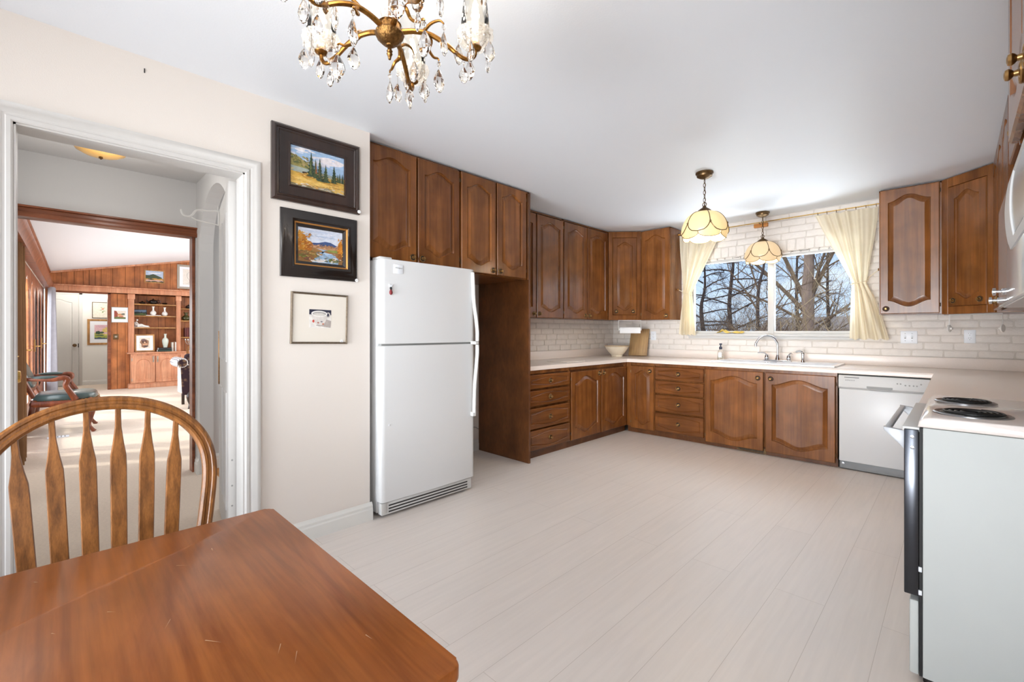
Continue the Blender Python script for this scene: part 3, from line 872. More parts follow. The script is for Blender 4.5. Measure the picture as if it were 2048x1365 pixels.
# ------------------------------------------------------------------ refrigerator (front faces +x)
f = thing('refrigerator', 'white top-freezer refrigerator standing in the alcove under the wall cabinets', 'refrigerator', (-2.64, 1.478, 0), 90)
FW = 0.785
b = bmn(); box(b, 0.0, FW, 0.062, 0.74, 0.025, 1.692, 0.008, 2); obj('refrigerator_body', b, M['appl'], f)
def fdoor(name, z0, z1):
    b = bmn()
    prof = [(0.0, 0.055), (0.0, 0.012), (0.008, 0.003), (0.03, 0.0), (FW * 0.5, -0.004), (FW - 0.03, 0.0), (FW - 0.008, 0.003), (FW, 0.012), (FW, 0.055)]
    prism(b, prof, z0, z1, 'Z', bev=0.004)
    return obj(name, b, M['appl'], f, ang=50)
fz = fdoor('freezer_door', 1.136, 1.690)
fd = fdoor('refrigerator_door', 0.105, 1.122)
b = bmn(); box(b, 0.012, FW - 0.012, 0.02, 0.058, 1.120, 1.138); obj('door_gasket', b, M['grille'], f)
def fhandle(name, par, zs):
    b = bmn()
    pts = smooth_path(zs, 6)
    rr = [0.012] * len(pts)
    tube(b, pts, rr, 10, flat=(1.0, 1.35))
    return obj(name, b, M['appl_edge'], par)
hx = FW - 0.022
fhandle('handle', fz, [(hx, -0.006, 1.665), (hx, -0.012, 1.60), (hx + 0.002, -0.018, 1.45), (hx + 0.004, -0.040, 1.32), (hx + 0.004, -0.056, 1.22), (hx + 0.004, -0.056, 1.145)])
fhandle('handle', fd, [(hx + 0.004, -0.056, 1.115), (hx + 0.004, -0.056, 1.05), (hx + 0.003, -0.046, 0.95), (hx + 0.001, -0.032, 0.82), (hx, -0.026, 0.70), (hx, -0.024, 0.60)])
b = bmn(); box(b, hx - 0.016, hx + 0.016, -0.03, 0.002, 0.572, 0.604, 0.004); obj('handle_foot', b, M['appl_edge'], fd)
b = bmn(); box(b, hx - 0.014, hx + 0.020, -0.058, 0.002, 1.118, 1.142, 0.004); obj('handle_foot', b, M['appl_edge'], fz)
b = bmn(); box(b, 0.01, FW - 0.02, 0.012, 0.06, 0.02, 0.098, 0.004); g = obj('toe_grille', b, M['appl_edge'], f)
for k in range(3):
    b = bmn(); z = 0.032 + k * 0.02
    box(b, 0.06, FW - 0.06, 0.0105, 0.014, z, z + 0.009); obj('slot', b, M['slot'], g)
b = bmn(); box(b, 0.004, 0.04, 0.006, 0.03, 0.03, 0.10, 0.003); obj('hinge_cover', b, M['appl_edge'], f)
b = bmn(); box(b, 0.0, 0.09, 0.02, 0.12, 1.690, 1.706, 0.006); obj('hinge_cover', b, M['appl_edge'], f)
b = bmn(); box(b, 0.088, 0.158, -0.005, 0.0, 1.600, 1.660, 0.002); bd = obj('badge', b, M['plate'], fz)
text_mesh('brand_script', 'Whirlpool', 0.013, M['grille'], bd, (0.123, -0.0056, 1.637), (R(90), 0, 0), 0.0003, 0.35)
b = bmn(); lathe(b, [(0, 0), (0.006, 0.001), (0.006, 0.003), (0, 0.004)], n=12); obj('door_plug', b, M['plate'], fd, (0.055, -0.001, 0.605), (R(90), 0, 0))
mg = thing('refrigerator_magnet', 'tiny dark red, black and white bird-shaped magnet on the freezer door', 'magnet', (-2.6365, 1.545, 1.475), 90)
b = bmn(); lathe(b, [(0, -0.02), (0.010, -0.012), (0.011, 0), (0.006, 0.014), (0, 0.018)], n=10); obj('magnet_body', b, paint(120, 30, 34), mg)
b = bmn(); lathe(b, [(0, 0.012), (0.008, 0.02), (0.007, 0.03), (0, 0.036)], n=10); obj('magnet_head', b, M['black'], mg)
b = bmn(); prism(b, [(-0.012, 0.032), (0.004, 0.034), (0.014, 0.05), (0.0, 0.044), (-0.012, 0.052)], -0.003, 0.003); obj('magnet_crest', b, M['plate'], mg)
b = bmn(); tube(b, smooth_path([(XL + 0.02, 2.45, 0.30), (XL + 0.05, 2.6, 0.14), (XL + 0.03, 2.8, 0.17), (XL + 0.03, 2.95, 0.25), (XL + 0.02, 3.04, 0.22)], 5), 0.004, 6)
tag(obj('power_cord', b, M['grille']), 'thin grey cord behind the refrigerator, low in the empty alcove gap', 'cord')

# ------------------------------------------------------------------ dishwasher
d = thing('dishwasher', 'white built-in dishwasher between the sink cabinet and the right counter', 'dishwasher', (-0.752, 4.885, 0), 0)
DW = 0.60
b = bmn(); box(b, 0.0, DW, 0.03, 0.60, 0.01, CZ0 - 0.006); obj('tub', b, M['slot'], d)
b = bmn(); box(b, 0.004, DW - 0.004, 0.0, 0.04, 0.075, 0.712, 0.006); obj('door', b, M['appl'], d)
b = bmn(); prism(b, [(-0.006, 0.722), (-0.016, 0.730), (-0.016, 0.800), (-0.006, 0.832), (0.04, 0.832), (0.04, 0.712), (0.004, 0.712)], 0.002, DW - 0.002, 'X', bev=0.003); cp = obj('control_panel', b, M['appl_edge'], d)
b = bmn(); prism(b, [(0.20, 0.748), (0.20, 0.730), (0.215, 0.724), (0.355, 0.724), (0.37, 0.730), (0.37, 0.748)], -0.019, -0.014, 'Y'); obj('handle_pocket', b, M['grille'], cp)
b = bmn()
for k in range(14): box(b, 0.045 + k * 0.0075, 0.050 + k * 0.0075, -0.0155, -0.0125, 0.812, 0.817)
obj('vent_slot', b, M['slot'], cp)
text_mesh('brand_lettering', 'A M A N A', 0.014, M['slot'], cp, (0.085, -0.0168, 0.790), (R(90), 0, 0), 0.0004)
for x, z in ((0.40, 0.785), (0.42, 0.785), (0.45, 0.775), (0.475, 0.775), (0.50, 0.775), (0.52, 0.775), (0.545, 0.79)):
    b = bmn(); lathe(b, [(0, 0), (0.006, 0.0004), (0.006, 0.001), (0, 0.0012)], n=12); obj('control_button', b, M['grille'], cp, (x, -0.016, z), (R(90), 0, 0))
b = bmn(); box(b, 0.008, DW - 0.008, 0.02, 0.05, 0.008, 0.072, 0.003); obj('toe_panel', b, M['dgrey'], d)
b = bmn(); lathe(b, [(0, 0), (0.011, 0.001), (0.011, 0.003), (0, 0.004)], n=14); obj('toe_screw', b, M['satin'], d, (0.03, 0.019, 0.05), (R(90), 0, 0))

# ------------------------------------------------------------------ range (front faces -x)
r_ = thing('range', 'white electric range with black coil burners at the right edge', 'range', (0, 0, 0), 0)
RY0, RY1 = 2.090, 2.830
b = bmn(); box(b, -0.085, XE - 0.02, RY0, RY1, 0.03, 0.888, 0.004, 2); obj('range_body', b, M['range_white'], r_)
b = bmn(); box(b, -0.094, -0.086, RY0 + 0.006, RY1 - 0.006, 0.03, 0.885); obj('door_gap', b, M['black'], r_)
b = bmn()
prism(b, [(-0.098, 0.890), (-0.094, 0.910), (-0.082, 0.922), (-0.06, 0.927), (XE - 0.022, 0.927), (XE - 0.022, 0.890)], RY0 - 0.006, RY1 + 0.004, 'Y', bev=0.005)
top = obj('cooktop', b, M['range_top'], r_, ang=60)
b = bmn(); box(b, XE - 0.07, XE - 0.022, RY0, RY1, 0.927, 1.06, 0.008); obj('back_guard', b, M['range_white'], r_)
b = bmn()
box(b, -0.134, -0.095, RY0 + 0.006, RY1 - 0.006, 0.302, 0.878, 0.003)
od = obj('oven_door', b, M['chrome_dark'], r_)
b = bmn(); box(b, -0.139, -0.092, RY0 + 0.01, RY1 - 0.01, 0.870, 0.886, 0.003); obj('door_cap', b, M['appl_edge'], od)
b = bmn()
box(b, -0.191, -0.173, RY0 + 0.034, RY1 - 0.034, 0.856, 0.8725, 0.004)
for y in (RY0 + 0.03, RY1 - 0.052):
    prism(b, [(-0.192, 0.873), (-0.192, 0.862), (-0.134, 0.800), (-0.134, 0.866)], y, y + 0.022, 'Y', bev=0.003)
obj('handle', b, plain('grey_handle', (186, 189, 194), 0.3), od)
for z in (0.852, 0.815):
    b = bmn(); lathe(b, [(0, 0), (0.0065, 0.001), (0.006, 0.003), (0.003, 0.0035), (0.0025, 0.001), (0, 0.001)], n=12); obj('door_screw', b, M['satin'], od, (-0.112, RY0 + 0.006, z), (R(90), 0, 0))
b = bmn(); box(b, -0.120, -0.095, RY0 + 0.008, RY1 - 0.008, 0.028, 0.285, 0.006); obj('drawer_front', b, M['range_white'], r_)
for z in (0.39, 0.31):
    b = bmn(); box(b, -0.096, -0.087, RY0 + 0.001, RY0 + 0.01, z, z + 0.016, 0.001); obj('door_clip', b, M['plate'], r_)
for y in (RY0 + 0.04, RY1 - 0.04):
    for x in (-0.07, XE - 0.08):
        b = bmn(); lathe(b, [(0, 0), (0.016, 0), (0.014, 0.032), (0, 0.032)], n=12); obj('levelling_foot', b, M['black'], r_, (x, y, 0))
def burner(cx, cy, rad):
    b = bmn(); lathe(b, [(rad * 0.2, 0.0015), (rad * 0.9, 0.001), (rad * 1.08, 0.004), (rad * 1.16, 0.006), (rad * 1.22, 0.003), (rad * 1.22, 0.0)], (cx, cy, 0.927), 40)
    o = obj('drip_pan', b, M['pan'], r_)
    b = bmn(); lathe(b, [(0.0, 0.0025), (rad * 1.0, 0.0025), (rad * 1.04, 0.0045)], (cx, cy, 0.927), 32, caps=False); obj('pan_well', b, M['grille'], o)
    b = bmn(); turns = 4.2
    pts = []
    for k in range(150):
        q = k / 149; a = 2 * PI * turns * q
        rr = rad * (0.24 + 0.74 * q); pts.append((cx + rr * math.cos(a), cy + rr * math.sin(a), 0.9355))
    tube(b, pts, 0.0038, 6)
    for a in (0.3, 0.3 + 2 * PI / 3, 0.3 + 4 * PI / 3): tube(b, [(cx + rad * 0.12 * math.cos(a), cy + rad * 0.12 * math.sin(a), 0.931), (cx + rad * 1.05 * math.cos(a), cy + rad * 1.05 * math.sin(a), 0.931)], 0.002, 5)
    obj('burner_coil', b, M['coil'], r_)
burner(0.036, 2.255, 0.083); burner(0.022, 2.62, 0.076); burner(0.29, 2.255, 0.076); burner(0.29, 2.61, 0.083)

# ------------------------------------------------------------------ microwave over the range
mw = thing('microwave', 'glossy white microwave with a bulging windowed door at the right edge, over the range', 'microwave', (0, 0, 0), 0)
b = bmn(); box(b, 0.135, XE - 0.004, 1.42, 2.77, 1.316, 1.716, 0.004); obj('microwave_body', b, M['satin'], mw)
b = bmn(); box(b, 0.122, 0.136, 1.42, 2.77, 1.320, 1.714, 0.004); obj('front_panel', b, M['mwfront'], mw)
b = bmn()
n = 12
MA, MB = 1.475, 1.702
def mwx(z): return 0.118 - 0.012 * math.sin(PI * min(max((z - MA) / (MB - MA), 0), 1)) ** 0.7
pr = [(mwx(MA + (MB - MA) * k / n), MA + (MB - MA) * k / n) for k in range(n + 1)]
prism(b, pr + [(0.1225, MB), (0.1225, MA)], 1.93, 2.11, 'Y', bev=0.006)
prism(b, pr + [(0.1225, MB), (0.1225, MA)], 1.44, 1.50, 'Y')
prism(b, [(x, z) for x, z in pr if z > 1.67] + [(0.1225, MB), (0.1225, 1.67)], 1.50, 1.93, 'Y')
prism(b, [(x, z) for x, z in pr if z < 1.505] + [(0.1225, 1.505), (0.1225, MA)], 1.50, 1.93, 'Y')
mdoor = obj('door', b, M['appl_edge'], mw)
b = bmn()
pz = [(mwx(z) + 0.004, z) for z in lerp_list([1.503, 1.672], 9)]
prism(b, pz + [(0.124, 1.672), (0.124, 1.503)], 1.50, 1.93, 'Y'); obj('door_window', b, M['satin'], mdoor)
for y, z in ((2.70, 1.345), (2.44, 1.365)):
    b = bmn(); lathe(b, [(0, 0), (0.012, 0), (0.012, 0.006), (0.005, 0.008), (0.005, 0.02), (0.014, 0.022), (0.014, 0.03), (0, 0.032)], n=16)
    obj('reflection_disc', b, M['chrome'], mw, (0.122, y, z), (0, R(-90), 0))  # chrome discs added in place of lamp reflections on the front

# ------------------------------------------------------------------ sink, faucet and things on the counter
s_ = thing('sink', 'white double-bowl drop-in sink under the window', 'sink', (0, 0, CZ1), 0)
b = bmn()
x0, x1, y0, y1 = -1.885, -0.795, 4.955, 5.49
bw = [(-1.845, -1.415), (-1.375, -0.835)]
z1 = 0.012
for (a, c) in ((x0, bw[0][0]), (bw[0][1], bw[1][0]), (bw[1][1], x1)): box(b, a, c, 4.995, 5.39, 0.0005, z1, 0.0)
box(b, x0, x1, y0, 4.995, 0.0005, z1); box(b, x0, x1, 5.39, y1, 0.0005, z1)
bmesh.ops.remove_doubles(b, verts=b.verts[:], dist=0.0005)
obj('sink_rim', b, M['porc'], s_, smooth=False)
for a, c in bw:
    b = bmn(); t = 0.01
    box(b, a, c, 4.995, 5.39, -0.19, -0.18); box(b, a, a + t, 4.995, 5.39, -0.18, 0.009); box(b, c - t, c, 4.995, 5.39, -0.18, 0.009); box(b, a, c, 4.995, 4.995 + t, -0.18, 0.009); box(b, a, c, 5.39 - t, 5.39, -0.18, 0.009)
    obj('basin', b, M['porc'], s_, smooth=False)
b = bmn(); tube(b, [(x0, y0, 0.008), (x1, y0, 0.008), (x1, y1, 0.008), (x0, y1, 0.008), (x0, y0, 0.008)], 0.0085, 8); obj('rim_bead', b, M['porc'], s_)

fz0 = CZ1 + 0.0125
fa = thing('faucet', 'chrome two-handle kitchen faucet with tall curved spout behind the sink', 'faucet', (-1.372, 5.442, fz0), 0)
b = bmn(); box(b, -0.13, 0.13, -0.026, 0.026, 0, 0.014, 0.006, 3); obj('faucet_base', b, M['chrome'], fa)
b = bmn(); lathe(b, [(0.026, 0.012), (0.022, 0.03), (0.016, 0.055), (0.014, 0.07)], n=18); sp = [(0, 0, 0.06), (0, 0, 0.15), (-0.005, -0.004, 0.20), (-0.045, -0.02, 0.258), (-0.105, -0.045, 0.270), (-0.16, -0.066, 0.240), (-0.192, -0.08, 0.185)]
pp = smooth_path(sp, 7); tube(b, pp, 0.0115, 12); lathe(b, [(0.013, -0.02), (0.0145, 0.0), (0.0135, 0.01)], (-0.192, -0.08, 0.175), 14)
obj('spout', b, M['chrome'], fa)
def lever(x, s):
    b = bmn(); lathe(b, [(0.022, 0.012), (0.020, 0.02), (0.024, 0.03), (0.019, 0.055), (0.012, 0.068), (0.0, 0.072)], (x, 0, 0), 16)
    tube(b, smooth_path([(x, 0, 0.062), (x + s * 0.02, -0.004, 0.082), (x + s * 0.06, -0.014, 0.086), (x + s * 0.085, -0.02, 0.084)], 4), [0.009] * 8 + [0.008] * 3 + [0.007] * 2, 8, flat=(0.7, 1.2))
    obj('handle', b, M['chrome'], fa)
lever(-0.105, -1); lever(0.105, 0.45)
b = bmn(); lathe(b, [(0.0, 0), (0.020, 0), (0.018, 0.012), (0.014, 0.02), (0.015, 0.07), (0.017, 0.085), (0.012, 0.10), (0, 0.104)], n=14); tube(b, smooth_path([(0, 0, 0.09), (-0.012, -0.006, 0.108), (-0.04, -0.018, 0.112), (-0.058, -0.024, 0.10)], 4), 0.009, 8)
tag(obj('sink_sprayer', b, M['chrome'], loc=(-1.140, 5.445, fz0)), 'small chrome hand sprayer at the right of the faucet', 'sprayer')

sb = thing('soap_dispenser', 'clear soap bottle with a dark pump on the counter left of the sink', 'bottle', (-1.955, 5.425, CZ1 + 0.001), 10)
b = bmn(); lathe(b, [(0, 0), (0.036, 0), (0.037, 0.01), (0.036, 0.085), (0.030, 0.105), (0.016, 0.118), (0.014, 0.128), (0, 0.128)], n=20); obj('bottle', b, M['pressed'], sb)
b = bmn(); lathe(b, [(0, 0.004), (0.032, 0.004), (0.033, 0.05), (0, 0.05)], n=20); obj('liquid_soap', b, plain('soap_liquid', (214, 208, 190), 0.4), sb)
b = bmn(); box(b, -0.018, 0.018, -0.0385, -0.0365, 0.03, 0.085, 0.0005); obj('paper_label', b, M['plate'], sb)
b = bmn(); lathe(b, [(0.016, 0.122), (0.017, 0.15), (0.008, 0.154), (0.007, 0.172), (0.014, 0.174), (0.015, 0.19), (0, 0.192)], n=14); box(b, -0.008, 0.008, -0.04, 0.0, 0.178, 0.19, 0.003); obj('pump', b, M['navy'], sb)

bo = thing('bowl', 'cream stoneware bowl on the counter in the left corner', 'bowl', (-3.175, 5.17, CZ1 + 0.001), 0)
b = bmn(); lathe(b, [(0, 0), (0.068, 0), (0.072, 0.012), (0.07, 0.02), (0.105, 0.055), (0.140, 0.105), (0.148, 0.128), (0.158, 0.131), (0.158, 0.141), (0.150, 0.143), (0.140, 0.132), (0.10, 0.06), (0.06, 0.026), (0, 0.024)], n=40); obj('bowl_body', b, M['cream_bowl'], bo)
b = bmn(); lathe(b, [(0.1585, 0.133), (0.1595, 0.139), (0.156, 0.1435), (0.150, 0.1445)], n=40, caps=False); obj('rim_band', b, M['bowl_in'], bo)
b = bmn(); box(b, -0.125, 0.125, -0.011, 0.011, 0, 0.37, 0.006)
cb = obj('cutting_board', b, M['board'], loc=(-3.03, 5.445, CZ1 + 0.007), rot=(R(-17), 0, R(8)))
tag(cb, 'wooden cutting board leaning on the brick wall behind the cream bowl', 'cutting board')
b = bmn(); box(b, -0.28, 0.0, -0.32, 0.0, 0, 0.005, 0.0015)
tag(obj('counter_mat', b, plain('pale_mat', (238, 230, 222), 0.5), loc=(-2.93, 4.12, CZ1 + 0.001)), 'flat pale square board lying on the left counter', 'board')

def towel_holder(label, loc, rz, w, roll):
    t = thing('paper_towel_holder', label, 'paper towel holder', loc, rz)
    b = bmn(); tube(b, [(-w / 2, 0, -0.115), (-w / 2, 0, 0), (-w / 2, 0.0, 0.0), (w / 2, 0, 0), (w / 2, 0, -0.115)], 0.004, 8); obj('wire_frame', b, M['wire'], t)
    for s in (-1, 1):
        b = bmn(); q = 1 if roll else 1.7
        lathe(b, [(0, -0.004), (0.018 * q, -0.004), (0.018 * q, 0.004), (0.012, 0.010), (0.010, 0.022), (0, 0.022)], n=18, axis='X')
        o = obj('end_cap', b, M['wire'], t, (s * w / 2, 0, -0.115)); o.rotation_euler = (0, 0, 0 if s < 0 else PI)
    if roll:
        b = bmn(); lathe(b, [(0, -w / 2 + 0.012), (0.028, -w / 2 + 0.012), (0.028, w / 2 - 0.012), (0, w / 2 - 0.012)], n=24, axis='X'); box(b, -w / 2 + 0.012, w / 2 - 0.012, -0.029, -0.027, -0.05, 0.002)
        obj('paper_roll', b, M['paper'], t, (0, 0, -0.115))
towel_holder('white wire holder with a nearly finished paper towel roll under the left corner cabinet', (-2.985, 5.17, 1.356), 42.5, 0.285, True)
towel_holder('empty white wire paper towel holder under the right corner cabinet', (0.10, 5.24, 1.356), -25, 0.33, False)

def outlet(x, z, label, kind='outlet'):
    w = 0.072 if kind == 'outlet' else 0.118
    o = thing('wall_outlet' if kind == 'outlet' else 'light_switch', label, 'outlet' if kind == 'outlet' else 'light switch', (x, YB - 0.013, z), 0)
    b = bmn(); box(b, -w / 2, w / 2, -0.006, 0.010, -0.058, 0.058, 0.003); obj('cover_plate', b, M['plate'], o)
    if kind == 'outlet':
        for dz in (0.02, -0.02):
            b = bmn(); lathe(b, [(0, 0), (0.0165, 0.0), (0.016, 0.002), (0, 0.0022)], n=18); s2 = obj('socket', b, M['plate'], o, (0, -0.0055, dz), (R(90), 0, 0))
            b = bmn(); box(b, -0.0075, -0.0055, 0.003, 0.0095, 0.002, 0.0028); box(b, 0.0055, 0.0075, 0.003, 0.0095, 0.002, 0.0028); lathe(b, [(0, 0.002), (0.0024, 0.002), (0.0024, 0.0028), (0, 0.0028)], (0, -0.007, 0), 8); obj('slot', b, M['slot'], s2)
    else:
        for dx in (-0.026, 0.022):
            b = bmn(); box(b, dx - 0.005, dx + 0.005, -0.013, -0.005, -0.004, 0.012, 0.002); obj('toggle', b, M['plate'], o)
            b = bmn(); box(b, dx - 0.006, dx + 0.006, -0.0068, -0.0055, -0.013, 0.013); obj('toggle_slot', b, M['grille'], o)
            for dz in (-0.033, 0.033):
                b = bmn(); lathe(b, [(0, 0), (0.003, 0.0), (0.002, 0.0012), (0, 0.0014)], n=10); obj('screw', b, M['grille'], o, (dx, -0.006, dz), (R(90), 0, 0))
outlet(-2.873, 1.157, 'white duplex outlet on the bricks between cutting board and left curtain')
outlet(0.076, 1.172, 'white duplex outlet on the bricks at the right, below the empty towel holder')
outlet(-0.322, 1.162, 'white double toggle switch plate on the bricks right of the window', 'switch')

# ------------------------------------------------------------------ curtains, rod, cloth
rod = thing('curtain_rod', 'thin brass curtain rod across the top of the window wall', 'curtain rod', (0, 0, 0), 0)
RZ, RY = 2.432, 5.505
b = bmn(); tube(b, [(-2.487, RY, RZ - 0.01), (-0.512, RY, RZ)], 0.0055, 10); obj('rod', b, M['brass_lite'], rod)
for x in (-2.480, -0.520):
    b = bmn(); lathe(b, [(0, -0.008), (0.016, -0.008), (0.013, 0.004), (0.007, 0.008), (0, 0.008)], n=14, axis='X'); obj('end_socket', b, M['brass'], rod, (x, RY, RZ - 0.005))
b = bmn(); box(b, -1.64, -1.50, YB - 0.05, YB - 0.012, 2.385, 2.428, 0.003); obj('wood_bracket', b, M['block'], rod)
b = bmn(); tube(b, [(-1.57, YB - 0.03, 2.42), (-1.57, RY, RZ - 0.014)], 0.004, 6); obj('bracket_hook', b, M['brass_dark'], rod)

def curtain(label, T, Tie, Bt, zt, ztie, zb, folds, tie_to, seed):
    c = thing('curtain', label, 'curtain', (0, 0, 0), 0)
    rnd = random.Random(seed)
    bm = bmn(); nu, nv = 72, 40
    ph = [rnd.uniform(0, 6) for _ in range(3)]
    vs = []
    for j in range(nv + 1):
        v = j / nv; z = zt + (zb - zt) * v
        vt = (zt - ztie) / (zt - zb)
        if v < vt:
            q = v / vt; e_ = q ** 1.35
            e2 = q ** 1.05
            xl = T[0] + (Tie[0] - T[0]) * e_; xr = T[1] + (Tie[1] - T[1]) * (e_ if T[2] > 0 else e2)
            if T[2] > 0: xl = T[0] + (Tie[0] - T[0]) * e2
        else:
            q = (v - vt) / (1 - vt); e_ = q ** 0.75
            xl = Tie[0] + (Bt[0] - Tie[0]) * e_; xr = Tie[1] + (Bt[1] - Tie[1]) * e_
        near = math.exp(-((v - vt) / 0.10) ** 2)
        amp = 0.020 + 0.012 * v - 0.008 * near
        row = []
        for i in range(nu + 1):
            u = i / nu
            uu = u + 0.03 * math.sin(2 * PI * u + ph[0] + v * 2)
            y = RY + 0.006 + amp * math.sin(2 * PI * folds * uu + ph[1] + 0.7 * math.sin(v * 5 + ph[2])) + 0.007 * math.sin(2 * PI * folds * 2.3 * uu + ph[2] + v * 3) - 0.028 * near * math.sin(PI * u) - 0.01 * v
            zz = z + (0.008 * math.sin(2 * PI * folds * uu + 1) if j == nv else 0) - (0.035 * near * (u if T[2] > 0 else 1 - u))
            if j == 0: zz -= 0.010 * abs(math.sin(PI * 6 * u))
            row.append(bm.verts.new((xl + (xr - xl) * u, y, zz)))
        vs.append(row)
    for j in range(nv):
        for i in range(nu): bm.faces.new((vs[j][i], vs[j][i + 1], vs[j + 1][i + 1], vs[j + 1][i]))
    o = obj('curtain_panel', bm, M['curtain'], c, ang=80)
    for k in range(7):
        b = bmn(); x = T[0] + 0.02 + (T[1] - T[0] - 0.04) * k / 6
        tube(b, [(x + 0.004, RY + 0.012 * math.cos(a), RZ - 0.010 + 0.014 * math.sin(a)) for a in [2 * PI * q / 14 for q in range(15)]], 0.0018, 6); obj('curtain_ring', b, M['brass_dark'], c)
    b = bmn(); xc = (Tie[0] + Tie[1]) / 2; hw = abs(Tie[1] - Tie[0]) / 2 + 0.01
    pts = [(xc + hw * math.cos(a), RY - 0.006 + 0.036 * math.sin(a), ztie - 0.01 + 0.012 * math.cos(a) * (1 if T[2] > 0 else -1)) for a in [2 * PI * q / 24 for q in range(25)]]
    tube(b, pts, 0.004, 6); tube(b, smooth_path([(xc + (hw if T[2] > 0 else -hw), RY - 0.01, ztie), ((xc + tie_to[0]) / 2, RY - 0.012, (ztie + tie_to[2]) / 2 - 0.012), tie_to], 5), 0.004, 6); obj('tieback_cord', b, M['curtain'], c)
    b = bmn(); lathe(b, [(0, -0.01), (0.012, -0.008), (0.014, 0.0), (0.006, 0.006), (0.005, 0.02), (0, 0.02)], n=12, axis='X'); o = obj('tieback_hook', b, M['brass'], c, tie_to, (0, 0, 0 if T[2] > 0 else PI))
curtain('cream curtain tied back at the left side of the window', (-2.470, -1.96, -1), (-2.430, -2.33), (-2.478, -2.275), 2.408, 1.69, 1.175, 4, (-2.475, 5.455, 1.735), 3)
curtain('cream curtain tied back at the right side of the window', (-1.045, -0.535, 1), (-0.735, -0.625), (-0.755, -0.455), 2.412, 1.70, 1.140, 4, (-0.525, 5.455, 1.800), 5)

b = bmn()
gx, gy = 30, 14; rows = []
for i in range(gx + 1):
    row = []
    for j in range(gy + 1):
        u, v = i / gx, j / gy
        hgt = 0.012 + 0.03 * math.exp(-((u - 0.24) / 0.10) ** 2) * (1 if v > 0.3 else 0.6) + 0.010 * math.sin(11 * u + 4 * v) * math.sin(7 * v + 1) + 0.014 * math.exp(-((u - 0.75) / 0.2) ** 2) * math.sin(9 * v + u * 6)
        row.append(b.verts.new((-2.06 + 0.29 * u + 0.012 * math.sin(9 * v), YB - 0.035 + 0.075 * v + 0.008 * math.sin(12 * u), WZ0 + 0.006 + max(0, hgt))))
    rows.append(row)
for i in range(gx):
    for j in range(gy): b.faces.new((rows[i][j], rows[i + 1][j], rows[i + 1][j + 1], rows[i][j + 1]))
tag(obj('cleaning_cloth', b, M['yellowcloth'], ang=80), 'crumpled yellow and cream cloth on the window sill', 'cloth')

